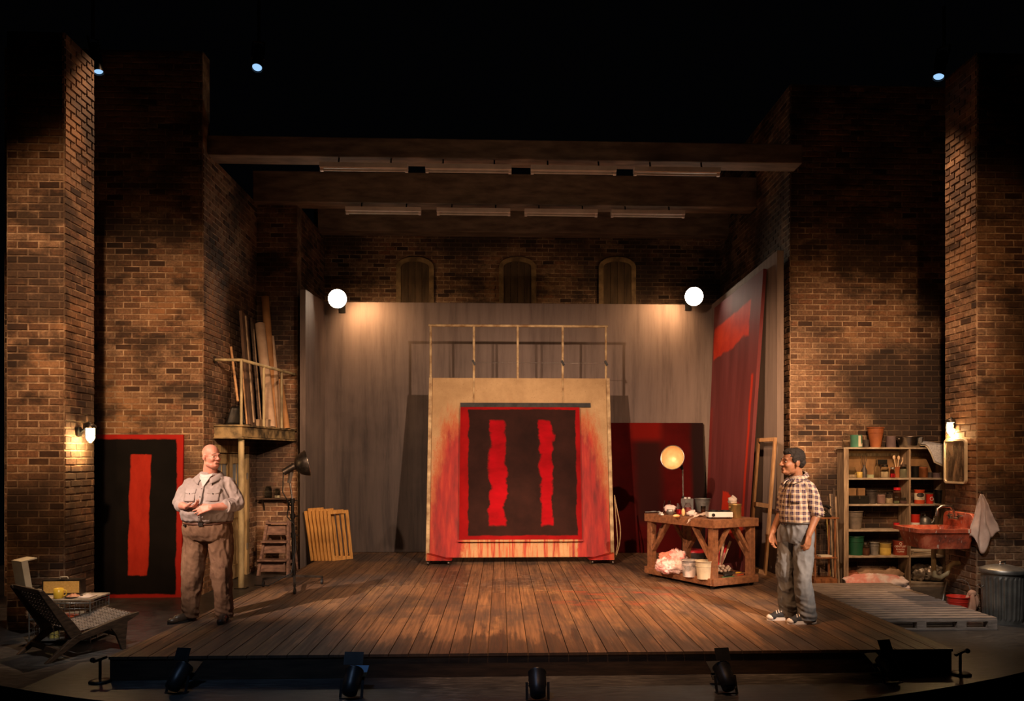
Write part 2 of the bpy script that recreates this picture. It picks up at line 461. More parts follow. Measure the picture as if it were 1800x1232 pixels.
BL, BH, MJ = 0.222, 0.080, 0.011
def brick_shape(L, H, jit, rr):
    # chamfered face brick: front at y = -0.010, open back at y = +0.004
    e = 0.008
    def j(): return rr.uniform(-jit, jit)
    vs = [(0, .004, 0), (L, .004, 0), (L, .004, H), (0, .004, H)]
    d = -0.010 + rr.uniform(-0.003, 0.003)
    vs += [(e + j(), d, e * .8 + j()), (L - e + j(), d, e * .8 + j()), (L - e + j(), d, H - e * .8 + j()), (e + j(), d, H - e * .8 + j())]
    return vs, [(4, 5, 6, 7), (0, 1, 5, 4), (1, 2, 6, 5), (2, 3, 7, 6), (3, 0, 4, 7)]
def set_bv(me, vals):
    a = me.attributes.new('bv', 'FLOAT', 'FACE')
    a.data.foreach_set('value', vals)
variants = []
rr = random.Random(3)
for i in range(28):
    mb = MB(); vs, fs = brick_shape(BL - MJ, BH - MJ, 0.003, rr); mb.add(vs, fs)
    me = mb.mesh('brick'); set_bv(me, [rr.random()] * 5); me.materials.append(BRICK_M)
    variants.append(me)
def brick_face(root, L, z0, z1, rr, M=None, holes=(), hide=(), cap=300, keep=None):
    """lay running bond on the plane y=0 of the root (or of M inside it); returns the bricks laid"""
    M = M or Matrix.Identity(4)
    spots = []
    row = 0; z = z0
    while z < z1 - 0.03:
        h = min(BH, z1 - z)
        u = -(BL / 2 if row % 2 else 0.0)
        while u < L - 0.02:
            a = max(u, 0.0); b = min(u + BL, L)
            segs = [(a, b)]
            for (h0, h1, hz0, hz1) in holes:
                if z + h > hz0 + .01 and z < hz1 - .01:
                    ns = []
                    for (s0, s1) in segs:
                        if s1 <= h0 or s0 >= h1: ns.append((s0, s1))
                        else:
                            if s0 < h0: ns.append((s0, h0))
                            if s1 > h1: ns.append((h1, s1))
                    segs = ns
            for (s0, s1) in segs:
                if s1 - s0 > 0.03: spots.append((s0, z, s1 - s0 - MJ, h - MJ))
            u += BL
        z += BH; row += 1
    W = root.matrix_basis @ M
    def rank(sp):
        c = W @ Vector((sp[0] + sp[2] / 2, 0, sp[1] + sp[3] / 2))
        bad = 0
        for (h0, h1, hz0, hz1) in hide:
            if h0 < sp[0] + sp[2] / 2 < h1 and hz0 < sp[1] < hz1: bad = 50
        d = c.dot(FW); px = CX + FPX * c.dot(RT) / d; py = CY - FPX * (c.z - EYE) / d
        if px < 3 or px > 1797 or py < 3 or py > 1229: bad = 50
        return (c - Vector((0, 0, EYE))).length + bad
    spots.sort(key=rank)
    for sp in spots[:cap]:
        o = bpy.data.objects.new('brick', rr.choice(variants))
        col.objects.link(o); o.parent = root
        o.matrix_local = M @ Matrix.Translation((sp[0] + MJ / 2, 0, sp[1] + MJ / 2)) @ Matrix.Diagonal((sp[2] / (BL - MJ), 1, sp[3] / (BH - MJ), 1))
    rest = spots[cap:]
    mb = MB(); vals = []
    for sp in rest:
        vs, fs = brick_shape(sp[2], sp[3], 0.003, rr)
        mb.add([(x + sp[0] + MJ / 2, y, zz + sp[1] + MJ / 2) for x, y, zz in vs], fs, False, M)
        vals += [rr.random()] * 5
    return mb, vals
def finish_bricks(root, faces):
    mb = MB(); vals = []
    for b, v in faces:
        k = len(mb.v); mb.v += b.v; mb.f += [tuple(i + k for i in f) for f in b.f]; mb.sm += b.sm; vals += v
    if not mb.f: return
    o = mb.build('brick_field', BRICK_M, root)
    set_bv(o.data, vals)
    o['kind'] = 'stuff'
def brick_wall(name, label, p0, p1, z0, z1, thick=0.25, holes=(), hide=(), cap=300, trim0=0.0, trim1=0.0):
    """visible face runs from p0 to p1; the wall body lies on the left of that direction"""
    d = Vector((p1[0] - p0[0], p1[1] - p0[1], 0)); L = d.length
    m = MB()
    cuts = sorted(set([trim0, L - trim1] + [h[0] for h in holes] + [h[1] for h in holes]))
    for a, b in zip(cuts[:-1], cuts[1:]):
        zz = [(z0, z1)]
        for (h0, h1, hz0, hz1) in holes:
            if a >= h0 - 1e-6 and b <= h1 + 1e-6:
                ns = []
                for s0, s1 in zz:
                    if hz0 > s0: ns.append((s0, hz0))
                    if hz1 < s1: ns.append((hz1, s1))
                zz = ns
        for s0, s1 in zz: m.box(a, b, 0, thick, s0, s1)
    o = m.build(name, MORTAR_M)
    o.location = (p0[0], p0[1], 0)
    o.rotation_euler = (0, 0, math.atan2(d.y, d.x))
    o.matrix_basis = Matrix.Translation((p0[0], p0[1], 0)) @ Matrix.Rotation(math.atan2(d.y, d.x), 4, 'Z')
    tag(o, label, 'brick wall', kind='structure')
    finish_bricks(o, [brick_face(o, L, z0, z1, random.Random(hash(name) % 999 if False else sum(map(ord, name))), holes=holes, hide=hide, cap=cap)])
    return o
def brick_pillar(name, label, x0, x1, y0, y1, z1, side, cap=300):
    m = MB(); m.box(0, x1 - x0, 0, y1 - y0, 0, z1)
    o = m.build(name, MORTAR_M)
    o.matrix_basis = Matrix.Translation((x0, y0, 0))
    tag(o, label, 'brick pillar', kind='structure')
    rr = random.Random(sum(map(ord, name)))
    f = [brick_face(o, x1 - x0, 0, z1, rr, cap=cap // 2)]
    if side == 'right': M = Matrix.Translation((x1 - x0, 0, 0)) @ Matrix.Rotation(PI / 2, 4, 'Z')
    else: M = Matrix.Translation((0, y1 - y0, 0)) @ Matrix.Rotation(-PI / 2, 4, 'Z')
    f.append(brick_face(o, y1 - y0, 0, z1, rr, M=M, cap=cap - cap // 2))
    finish_bricks(o, f)
    return o

LWY = 10.86                               # left wall plane
LCX = at(357, 600, LWY).x                 # its corner with the return
ALY = 13.20                               # alcove wall plane
ALX0 = LCX + 0.02
ALX1 = at(523, 600, ALY).x
RBY = 15.2                                # rear brick wall
RWY = 11.50
RCX = at(1389, 600, RWY).x
TOPZ = 7.3
brick_wall('wall_left', 'dark brick wall on the left behind the black painting', (-6.6, LWY), (LCX, LWY), 0, TOPZ,
           hide=[(1.1, 2.45, 0, 2.0)], trim1=0.004)
# return wall with the door in it: u runs along +Y from the corner
DOOR = (0.42, 1.92, 0.0, 2.02)
brick_wall('wall_left_return', 'brick return wall on the left holding the wooden door', (LCX, LWY), (LCX, ALY + 0.25), 0, 6.0, holes=[DOOR], cap=300, trim0=0.004, trim1=0.254)
brick_wall('wall_alcove', 'narrow brick wall behind the step ladder and small shelf', (LCX, ALY), (ALX1, ALY), 0, 6.0, cap=300)
brick_wall('wall_alcove_return', 'brick return beside the grey backdrop on the left', (ALX1, ALY + 0.25), (ALX1, RBY), 0, 6.0, cap=120, trim0=0.02)
brick_wall('wall_rear', 'dim rear brick wall with three blind arches', (ALX1 - 0.2, RBY), (RCX + 0.3, RBY), 0, 6.6,
           hide=[(0, 12, 0, 4.6)])
brick_wall('wall_right_return', 'brick return wall on the right behind the tall grey flat', (RCX, RBY), (RCX, RWY), 0, TOPZ, hide=[(0, 12, 0, 3.6)], trim0=0.004, trim1=0.004)
brick_wall('wall_right', 'lit brick wall on the right behind the shelving', (RCX, RWY), (7.6, RWY), 0, TOPZ, hide=[(0.3, 5, 0, 2.0)], trim0=0.004)
PLF = 8.72; PLX = at(113, 700, PLF).x
brick_pillar('wall_pillar_left', 'tall brick pillar on the left with a caged lamp', at(12, 700, PLF).x, PLX, PLF, PLF + 0.62, 6.4, 'right')
PRF = 9.15; PRX = at(1717, 700, PRF).x
brick_pillar('wall_pillar_right', 'tall brick pillar on the right behind the sink', PRX, PRX + 1.3, PRF, PRF + 0.66, 6.6, 'left')

# ---- ceiling beams
BEAM_M = mat('dusty_brown_beam', (0.26, 0.185, 0.135), (0.13, 0.09, 0.065), 2.5, 0.8, stretch=(1, 4, 4), bump=0.2)
for i, (y0, y1, z0, h, xa, xb) in enumerate(((11.02, 11.36, 5.97, 0.27, LCX, RCX), (13.0, 13.36, 5.97, 0.5, LCX, RCX), (14.62, 14.95, 5.97, 0.5, ALX1, RCX))):
    m = MB(); m.box(xa, xb, y0, y1, z0, z0 + h)
    tag(m.build('trim_%d' % (i + 2), BEAM_M, bevel=0.012), ('front', 'second', 'rearmost')[i] + ' brown ceiling beam spanning the brick walls', 'ceiling beam', kind='structure')

# ---- grey flats behind the easel
q = NT('stained_grey_flat')
v = q.pos()
st = q.noise(q.map(v, (7, 7, 0.55)), 1.0, 7, 0.7)
bl = q.noise(v, 0.7, 4, 0.6)
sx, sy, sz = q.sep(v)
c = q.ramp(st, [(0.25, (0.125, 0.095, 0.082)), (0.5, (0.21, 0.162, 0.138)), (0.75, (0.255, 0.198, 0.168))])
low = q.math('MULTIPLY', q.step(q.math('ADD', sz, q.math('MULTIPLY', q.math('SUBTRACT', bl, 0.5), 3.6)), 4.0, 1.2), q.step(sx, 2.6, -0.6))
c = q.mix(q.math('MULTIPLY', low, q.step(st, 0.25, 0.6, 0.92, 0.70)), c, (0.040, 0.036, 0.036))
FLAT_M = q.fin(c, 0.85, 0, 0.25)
BKX0, BKX1, BKY, BKZ = at(571, 600, 13.9).x, at(1251, 600, 13.9).x, 13.9, zat(533, 900, 13.9)
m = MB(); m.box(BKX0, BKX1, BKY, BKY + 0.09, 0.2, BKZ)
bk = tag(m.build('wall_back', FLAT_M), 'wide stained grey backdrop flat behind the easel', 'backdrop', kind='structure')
lf0 = at(537, 600, 12.9); 
def flat_panel(name, label, pa, pb, za, zb, t=0.09, zbot=0.02):
    pa = Vector((pa[0], pa[1], 0)); pb = Vector((pb[0], pb[1], 0))
    d = (pb - pa).normalized(); nn = Vector((-d.y, d.x, 0)) * t
    vs = []
    for off in (Vector((0, 0, 0)), nn):
        for p, z in ((pa, zbot), (pb, zbot), (pb, zb), (pa, za)):
            vs.append(p + off + Vector((0, 0, z)))
    m = MB(); m.add(vs, [(0, 1, 2, 3), (7, 6, 5, 4), (0, 4, 5, 1), (1, 5, 6, 2), (2, 6, 7, 3), (3, 7, 4, 0)])
    return tag(m.build(name, FLAT_M), label, 'backdrop', kind='structure')
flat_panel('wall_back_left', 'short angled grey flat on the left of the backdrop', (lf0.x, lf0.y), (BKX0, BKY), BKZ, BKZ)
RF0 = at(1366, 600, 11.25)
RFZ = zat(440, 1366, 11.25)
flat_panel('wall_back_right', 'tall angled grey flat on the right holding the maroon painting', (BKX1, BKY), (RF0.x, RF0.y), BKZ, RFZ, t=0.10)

# ---- three blind arches in the rear wall
ARCH_F = mat('ochre_arch_trim', (0.36, 0.25, 0.12), (0.15, 0.10, 0.05), 6, 0.7, bump=0.3)
ARCH_P = mat('dark_arch_board', (0.13, 0.085, 0.045), (0.06, 0.04, 0.022), 3, 0.8, stretch=(3, 1, 0.6), bump=0.2)
for i, (xa, xb) in enumerate(((697, 763), (877, 942), (1052, 1117))):
    A = at(xa, 452, RBY); B = at(xb, 452, RBY)
    cxm = (A.x + B.x) / 2; wd = (B.x - A.x); zt_ = A.z; zs = zt_ - wd * 0.28; fw = 0.09
    def arch_line(w_, rise):
        pts = [(-w_ / 2, 3.9)]
        for k in range(13):
            t = PI - PI * k / 12
            pts.append((w_ / 2 * math.cos(t), zs + rise * math.sin(t)))
        pts.append((w_ / 2, 3.9))
        return pts
    o_ = arch_line(wd, wd * .28); i_ = arch_line(wd - 2 * fw, wd * .28 - fw)
    t = tag(bpy.data.objects.new('window_%d' % (i + 1), None), ('leftmost', 'middle', 'rightmost')[i] + ' boarded arched window high in the rear brick wall', 'window', kind='structure')
    col.objects.link(t); t.location = (cxm, RBY - 0.012, 0)
    m = MB(); n_ = len(o_)
    vs = [(x, -0.05, z) for x, z in o_] + [(x, -0.05, z) for x, z in i_] + [(x, 0.02, z) for x, z in o_] + [(x, 0.02, z) for x, z in i_]
    fs = []
    for k in range(n_ - 1):
        fs += [(k, n_ + k, n_ + k + 1, k + 1), (2 * n_ + k, k, k + 1, 2 * n_ + k + 1), (n_ + k, 3 * n_ + k, 3 * n_ + k + 1, n_ + k + 1)]
    m.add(vs, fs); m.build('arch_frame', ARCH_F, t)
    # boards filling the arch
    nb = 4
    for k in range(nb):
        xa_ = -(wd - 2 * fw) / 2 + (wd - 2 * fw) * k / nb + .003; xb_ = xa_ + (wd - 2 * fw) / nb - .006
        def top_(x): return zs + (wd * .28 - fw) * math.sqrt(max(0, 1 - (2 * x / (wd - 2 * fw))**2))
        b = MB(); b.prism([(xa_, 3.9), (xb_, 3.9), (xb_, top_(xb_)), ((xa_ + xb_) / 2, top_((xa_ + xb_) / 2)), (xa_, top_(xa_))], -0.028, 0.0)
        b.build('board', ARCH_P, t)

# ================================================================== EASEL, PAINTINGS, LAMPS
def canvas(name, label, bl, br, tr, tl, thick, m, parent=None, frame=None):
    """stretched canvas: front given by its four corners seen from the front"""
    bl, br, tr, tl = map(Vector, (bl, br, tr, tl))
    nn = (br - bl).cross(tl - bl).normalized() * -1.0
    N = 6
    o0 = (bl + br) / 2
    def P(u, v): return (bl * (1 - u) + br * u) * (1 - v) + (tl * (1 - u) + tr * u) * v
    mb = MB()
    mb.grid(lambda u, v: P(u, v) - o0, N, N, False)
    uv = [(i / N, j / N) for j in range(N + 1) for i in range(N + 1)]
    b = nn * thick
    fr = [P(0, 0), P(1, 0), P(1, 1), P(0, 1)]
    mb.add([p - o0 for p in fr] + [p + b - o0 for p in fr], [(1, 0, 4, 5), (2, 1, 5, 6), (3, 2, 6, 7), (0, 3, 7, 4), (7, 6, 5, 4)])
    uv += [(0, 0), (1, 0), (1, 1), (0, 1)] * 2
    o = mb.build(name, m, parent)
    o.location = o0
    for k, an in enumerate(('cu', 'cv')):
        a = o.data.attributes.new(an, 'FLOAT', 'POINT')
        a.data.foreach_set('value', [t[k] for t in uv])
    if label: tag(o, label, 'painting')
    return o
def paint(name, W, H):
    q = NT(name)
    cu, cv = q.attr('cu'), q.attr('cv')
    x = q.math('MULTIPLY', cu, W); z = q.math('MULTIPLY', cv, H)
    p = q.comb(x, z, 0.0)
    return q, x, z, p
def rect(q, x, z, x0, x1, z0, z1, e=0.03, nx=0.0, nz=0.0):
    xx = q.math('ADD', x, nx); zz = q.math('ADD', z, nz)
    a = q.math('MULTIPLY', q.step(xx, x0 - e, x0 + e), q.step(xx, x1 + e, x1 - e))
    b = q.math('MULTIPLY', q.step(zz, z0 - e, z0 + e), q.step(zz, z1 + e, z1 - e))
    return q.math('MULTIPLY', a, b)
def wob(q, p, scale, amp, off=0.0, detail=5):
    n = q.noise(q.vmath('ADD', p, (off, off * 1.7, 0)), scale, detail, 0.6)
    return q.math('MULTIPLY', q.math('SUBTRACT', n, 0.5), amp)

# ---- rolling easel
EX, EY = 0.305, 12.30
LEAN = math.atan2(0.58, 2.92)
T = thing('rolling_easel', 'tall cream rolling easel panel splashed with red paint', 'easel', (EX, EY, 0.2))
ML = Matrix.Rotation(-LEAN, 4, 'X')
EW = 2.86
q = NT('splashed_easel_panel')
oc = q.coord('Object'); sx, sy, sz = q.sep(oc)
n1 = q.noise(q.map(oc, (3, 1, 0.9)), 3.0, 7, 0.72); sp = q.noise(oc, 42, 4, 0.7); dr = q.noise(q.map(oc, (14, 1, 0.8)), 1.6, 6, 0.65)
base = q.ramp(q.noise(oc, 3, 6, 0.65), [(0.3, (0.34, 0.21, 0.09)), (0.7, (0.50, 0.335, 0.16))])
base = q.mix(q.math('MULTIPLY', q.step(sp, 0.60, 0.68), 0.55), base, (0.20, 0.10, 0.04))
dx = q.math('SUBTRACT', q.math('ABSOLUTE', sx), 0.93)
ex_ = q.math('MAXIMUM', dx, 0.0)
side = q.math('ADD', q.math('ADD', ex_, q.step(sz, 0.4, 2.2, -0.22, 0.05)), q.math('MULTIPLY', q.math('SUBTRACT', n1, 0.5), 0.42))
red = q.step(side, 0.56, 0.08)
upper = q.step(q.math('ADD', sz, q.math('MULTIPLY', q.math('SUBTRACT', n1, 0.5), 0.8)), 2.62, 1.75)
red = q.math('MULTIPLY', red, upper)
under = q.math('MULTIPLY', q.step(sz, 0.42, 0.36), q.step(q.math('ADD', dx, q.math('MULTIPLY', q.math('SUBTRACT', n1, 0.5), 0.3)), 0.02, -0.10))
red = q.math('MAXIMUM', q.math('MULTIPLY', red, q.math('SUBTRACT', 1.0, under)), q.math('MULTIPLY', under, q.step(dr, 0.44, 0.70, 0.12, 0.95)))
spk = q.math('MULTIPLY', q.step(q.math('ADD', side, q.math('MULTIPLY', q.math('SUBTRACT', sp, 0.5), 1.1)), 0.50, 0.15), upper)
red = q.math('MAXIMUM', red, q.math('MULTIPLY', spk, q.math('SUBTRACT', 0.55, under)), clamp=True)
rc = q.ramp(q.noise(q.map(oc, (6, 1, 1)), 2.2, 5), [(0.3, (0.16, 0.003, 0.002)), (0.55, (0.34, 0.008, 0.004)), (0.8, (0.50, 0.040, 0.009))])
c = q.mix(q.step(red, 0.0, 0.55), base, (0.42, 0.11, 0.03))
c = q.mix(q.step(red, 0.35, 0.95), c, rc)
q.bump(sp, 0.15, 0.004)
PANEL_M = q.fin(c, 0.6, 0, 0.35)
m = MB(); m.box(-EW / 2 + .03, EW / 2 - .03, 0.0, 0.035, 0.10, 2.98, ML); m.build('panel', PANEL_M, T)
EDGE = mat('yellowed_easel_paint', (0.62, 0.46, 0.24), (0.26, 0.15, 0.06), 7, 0.55, bump=0.15)
for s in (-1, 1):
    m = MB(); m.box(s * EW / 2 - .028, s * EW / 2 + .028, -0.03, 0.05, 0.05, 2.98, ML); m.build('side_rail', EDGE, T, bevel=0.006)
    m = MB()
    m.prism([(s * EW / 2, 0), (s * (EW / 2 - .38), 0), (s * EW / 2, 0.10)] if s < 0 else [(s * (EW / 2 - .38), 0), (s * EW / 2, 0), (s * EW / 2, 0.10)], -0.18, 0.40, Matrix.Translation((0, 0, 0.075)))
    m.build('foot_plate', PANEL_M, T)
    for dx_, dy_ in ((-.02, -.14), (-.02, .34), (-.33, -.10)):
        x_ = s * (EW / 2 + dx_)
        m = MB(); m.cyl((x_ - .012, dy_, .034), (x_ + .012, dy_, .034), .034, n=12); m.cyl((x_, dy_, .05), (x_, dy_, .078), .012, n=8)
        m.build('caster', DARK_METAL, T)
# rail over the panel
zt_ = 3.77; yt_ = math.sin(LEAN) * 2.95 + 0.02
xs = [at(p, 620, 12.9).x - EX for p in (757, 833, 910, 989, 1065)]
for x_ in xs:
    m = MB(); m.cyl((x_, yt_, 2.84), (x_, yt_, zt_), 0.020, n=10); m.build('rail_post', EDGE, T)
m = MB(); m.cyl((xs[0] - .03, yt_, zt_), (xs[-1] + .03, yt_, zt_), 0.022, n=10); m.build('top_rail', EDGE, T)
for x_ in (xs[1], xs[3]):
    m = MB(); a = ML @ Vector((x_, -0.012, 2.5)); b = ML @ Vector((x_, -0.012, 2.99)); m.cyl(a, b, 0.012, n=8); m.build('hanger_rod', EDGE, T)
zw = zat(638, 900, 12.9) - 0.2
m = MB(); m.cyl((xs[1], yt_ - .02, zw), (xs[4], yt_ - .02, zw), 0.004, n=6); m.build('wire', STEEL, T)
for x_ in (xs[1], xs[3], xs[4]):
    m = MB(); m.bar((x_ - .02, yt_ - .03, zw + .04), (x_ + .02, yt_ - .03, zw - .04), 0.03, 0.035); m.build('clamp', BLACK_METAL, T)
m = MB(); m.box(-0.95, 1.14, -0.03, 0.0, 2.49, 2.56, ML); m.build('picture_bar', BLACK_METAL, T)
m = MB(); m.box(-0.97, 0.97, -0.075, 0.0, 0.335, 0.365, ML); m.build('picture_ledge', PANEL_M, T)
m = MB()
rp = []
for k in range(21):
    t = k / 20
    rp.append((EW / 2 + .05 + 0.09 * math.sin(PI * t) * (0.4 + t), 0.05 + .1 * (1 - t), 1.05 - 0.97 * t + 0.0))
m.tube(rp, 0.009, 7)
m.tube([(EW / 2 + .05, .14, 1.0), (EW / 2 + .075, .1, .6), (EW / 2 + .09, .06, .3), (EW / 2 + .05, .05, .09)], 0.008, 7)
m.build('rope', mat('hemp_rope', (0.55, 0.38, 0.20), (0.35, 0.22, 0.11), 30, 0.9), T)

# ---- painting on the easel: dark field, two plain red bars, red margins
W_, H_ = 1.90, 2.11
q, x, z, p = paint('dark_red_canvas_paint', W_, H_)
wx, wz = wob(q, p, 3.0, 0.16), wob(q, p, 3.4, 0.10, 5)
dark = q.ramp(q.noise(p, 2.2, 6, 0.65), [(0.3, (0.014, 0.005, 0.004)), (0.7, (0.034, 0.011, 0.008))])
redc = q.ramp(q.noise(q.map(p, (1, 2, 1)), 2.2, 5, 0.6), [(0.3, (0.21, 0.0005, 0.003)), (0.7, (0.40, 0.001, 0.007))])
edge = q.ramp(q.noise(p, 2.0, 4), [(0.3, (0.16, 0.002, 0.003)), (0.7, (0.34, 0.004, 0.005))])
ew = wob(q, p, 4.0, 0.10, 2)
c = q.mix(rect(q, x, z, 0.13, W_ - 0.07, 0.06, H_ - 0.04, 0.012, ew, wob(q, p, 4.5, 0.05, 8)), edge, dark)
for x0, x1, o_ in ((0.47, 0.71, 1.0), (1.25, 1.46, 4.0)):
    c = q.mix(rect(q, x, z, x0, x1, 0.22, H_ - 0.22, 0.02, wob(q, p, 2.6, 0.30, o_, 6), wz), c, redc)
q.bump(q.noise(p, 120, 2), 0.08, 0.002)
PAINT1 = q.fin(c, 0.8, 0, 0.12)
MW = Matrix.Translation((EX, EY, 0.2)) @ ML
xc = (at(808, 800, 12.5).x + at(1021, 800, 12.5).x) / 2 - EX
cor = [MW @ Vector((xc + a * W_ / 2, -0.072, b)) for a, b in ((-1, 0.368), (1, 0.368), (1, 0.368 + H_), (-1, 0.368 + H_))]
canvas('easel_painting', 'dark abstract canvas with two red vertical bars standing on the easel', *cor, 0.04, PAINT1)

# ---- dark red canvas against the backdrop
W_, H_ = 1.66, 2.2
q, x, z, p = paint('deep_red_canvas_paint', W_, H_)
c = q.ramp(q.noise(p, 1.6, 5, 0.6), [(0.3, (0.040, 0.0012, 0.0012)), (0.7, (0.088, 0.003, 0.0025))])
c = q.mix(rect(q, x, z, 0.50, 0.95, 0.5, 2.3, 0.10, wob(q, p, 2, .1), 0.0), c, (0.030, 0.006, 0.005))
c = q.mix(rect(q, x, z, 0.42, 0.95, 1.90, 2.6, 0.08, wob(q, p, 2, .12), 0.0), c, (0.17, 0.006, 0.003))
c = q.mix(rect(q, x, z, 1.45, 1.9, -1, 3, 0.06, wob(q, p, 2, .08, 4), 0.0), c, (0.016, 0.006, 0.006))
PAINT2 = q.fin(c, 0.85, 0, 0.1)
Yp = 13.62
a0, a1 = at(1066, 900, Yp).x, at(1240, 900, Yp).x
zt_ = zat(743, 1150, 13.8)
canvas('deep_red_painting', 'deep red abstract canvas leaning on the grey backdrop', (a0, Yp, 0.2), (a1, Yp, 0.2), (a1 + .01, 13.82, zt_), (a0 + .01, 13.82, zt_), 0.035, PAINT2)

# ---- tall maroon canvas on the angled flat
W_, H_ = 2.15, 4.45
q, x, z, p = paint('maroon_canvas_paint', W_, H_)
c = q.ramp(q.noise(q.map(p, (2.4, 0.35, 1)), 1.2, 5, 0.55), [(0.3, (0.10, 0.020, 0.020)), (0.7, (0.17, 0.040, 0.042))])
c = q.mix(rect(q, x, z, 0.06, 1.75, 3.45, 4.02, 0.03, wob(q, p, 1.4, .3, 3), q.math('ADD', wob(q, p, 1.2, .3, 2), q.math('MULTIPLY', x, -0.05))), c, q.ramp(q.noise(p, 3, 5), [(0.3, (0.38, 0.02, 0.008)), (0.7, (0.60, 0.045, 0.012))]))
c = q.mix(rect(q, x, z, 1.93, 2.02, 0.2, 2.9, 0.03, wob(q, p, 1.5, .08, 3), 0.0), c, (0.42, 0.03, 0.012))
c = q.mix(q.math('MULTIPLY', rect(q, x, z, 0.0, 0.14, 0.0, 2.6, 0.06, wob(q, p, 1.5, .06, 3), 0.0), 0.5), c, (0.24, 0.02, 0.015))
c = q.mix(rect(q, x, z, 0.9, 1.9, 0.75, 1.25, 0.02, wob(q, p, 1.6, .25, 6), q.math('ADD', wob(q, p, 1.6, .35, 8), q.math('MULTIPLY', x, 0.16))), c, (0.55, 0.035, 0.014))
PAINT3 = q.fin(c, 0.7, 0, 0.2)
fd = Vector((RF0.x - BKX1, RF0.y - BKY, 0)); fl_ = fd.length; fd.normalize()
fn = Vector((fd.y, -fd.x, 0))            # towards the stage (-X)
def on_flat(px_, py_, off):
    # point on the plane of the flat moved off towards the stage
    o = Vector((BKX1, BKY, 0)) + fn * off
    d = ray(px_, py_); n_ = fn
    t = (o - Vector((0, 0, EYE))).dot(n_) / d.dot(n_)
    return Vector((0, 0, EYE)) + d * t
if fn.x > 0: fn = -fn
cTL, cTR = on_flat(1256, 541, 0.06), on_flat(1342, 472, 0.06)
cBR = ground(1305, 1008, 0.202); cBL = ground(1238, 977, 0.202)
canvas('tall_maroon_painting', 'tall maroon abstract canvas leaning on the angled grey flat', cBL, cBR, cTR, cTL, 0.05, PAINT3)

# ---- black canvas on the left wall
W_, H_ = 1.26, 2.2
q, x, z, p = paint('black_canvas_paint', W_, H_)
dark = q.ramp(q.noise(p, 2.0, 6, 0.65), [(0.3, (0.004, 0.0035, 0.0035)), (0.7, (0.010, 0.008, 0.0075))])
redc = q.ramp(q.noise(q.map(p, (3, 1, 1)), 2.5, 6, 0.65), [(0.3, (0.36, 0.022, 0.012)), (0.7, (0.52, 0.040, 0.020))])
c = q.mix(rect(q, x, z, -1, W_ - 0.08, 0.045, H_ - 0.06, 0.012, wob(q, p, 3, .09, 3), wob(q, p, 5, .05, 9)), (0.42, 0.022, 0.016), dark)
c = q.mix(rect(q, x, z, 0.52, 0.79, 0.30, 1.93, 0.012, q.math('ADD', wob(q, p, 2.2, .09, 5), q.math('MULTIPLY', z, -0.02)), wob(q, p, 9, .05, 2)), c, redc)
PAINT4 = q.fin(c, 0.8, 0, 0.12)
Yb, Yt = 10.66, 10.80
canvas('black_painting', 'black canvas with one red vertical bar and red border leaning on the left wall',
       (at(157, 1000, Yb).x, Yb, 0.0), (at(318, 1000, Yb).x, Yb, 0.0), (at(322, 800, Yt).x, Yt, zat(764, 240, Yt)), (at(157, 800, Yt).x, Yt, zat(764, 240, Yt)), 0.035, PAINT4)

# ---- bundle of honey-coloured stretcher frames
def stretcher(root, w_, h_, t, m_, cross=False):
    for nm, b in (('stile', (0, .055, 0, h_)), ('stile', (w_ - .055, w_, 0, h_)), ('rail', (.055, w_ - .055, 0, .055)), ('rail', (.055, w_ - .055, h_ - .055, h_))):
        m = MB(); m.box(b[0], b[1], 0, t, b[2], b[3]); m.build(nm, m_, root, bevel=0.003)
    if cross:
        m = MB(); m.box(.055, w_ - .055, 0.004, t - .004, h_ * .5 - .03, h_ * .5 + .03); m.build('cross_bar', m_, root)
g = ground(600, 985, 0.2)
nf = 7
for i in range(nf):
    f_ = i / (nf - 1)
    bx_ = ground(548 + 36 * f_, 986 - 0 * f_, 0.2)
    w_, h_ = 0.33 + 0.06 * f_, 0.80 + 0.05 * (1 - f_) * (i % 2)
    t = thing('stretcher_frame', ('honey pine stretcher frame, ' + ('outermost with open centre of the bundle by the backdrop', 'second from the open end of the bundle', 'third from the open end of the bundle', 'middle of the leaning bundle by the backdrop', 'third from the grey flat in the leaning bundle', 'second from the grey flat in the leaning bundle', 'innermost against the angled grey flat')[nf - 1 - i]), 'stretcher frame',
              (bx_.x, bx_.y, 0.2), 0, 'bundle of stretcher frames')
    stretcher(t, w_, h_, 0.022, WOOD_HONEY)
    # stand on the lower edge, face turned, leaning left onto the flat
    ang = R(62 - 18 * f_)
    t.matrix_basis = Matrix.Translation((bx_.x, bx_.y, 0.2)) @ Matrix.Rotation(ang, 4, 'Z') @ Matrix.Rotation(R(-10), 4, 'X') @ Matrix.Rotation(R(0), 4, 'Y')
# ---- raw pine stretcher by the tall flat
t = thing('pine_stretcher', 'raw pine stretcher frame with cross bar leaning beside the tall maroon canvas', 'stretcher frame')
br_ = ground(1344, 1011, 0.2)
dz_ = fd
stretcher(t, 0.62, 1.93, 0.035, WOOD_PINE, True)
ang = math.atan2(dz_.y, dz_.x)
t.matrix_basis = Matrix.Translation(Vector((br_.x, br_.y, 0.2)) - dz_ * 0.62) @ Matrix.Rotation(ang, 4, 'Z') @ Matrix.Rotation(R(-4.5), 4, 'X')

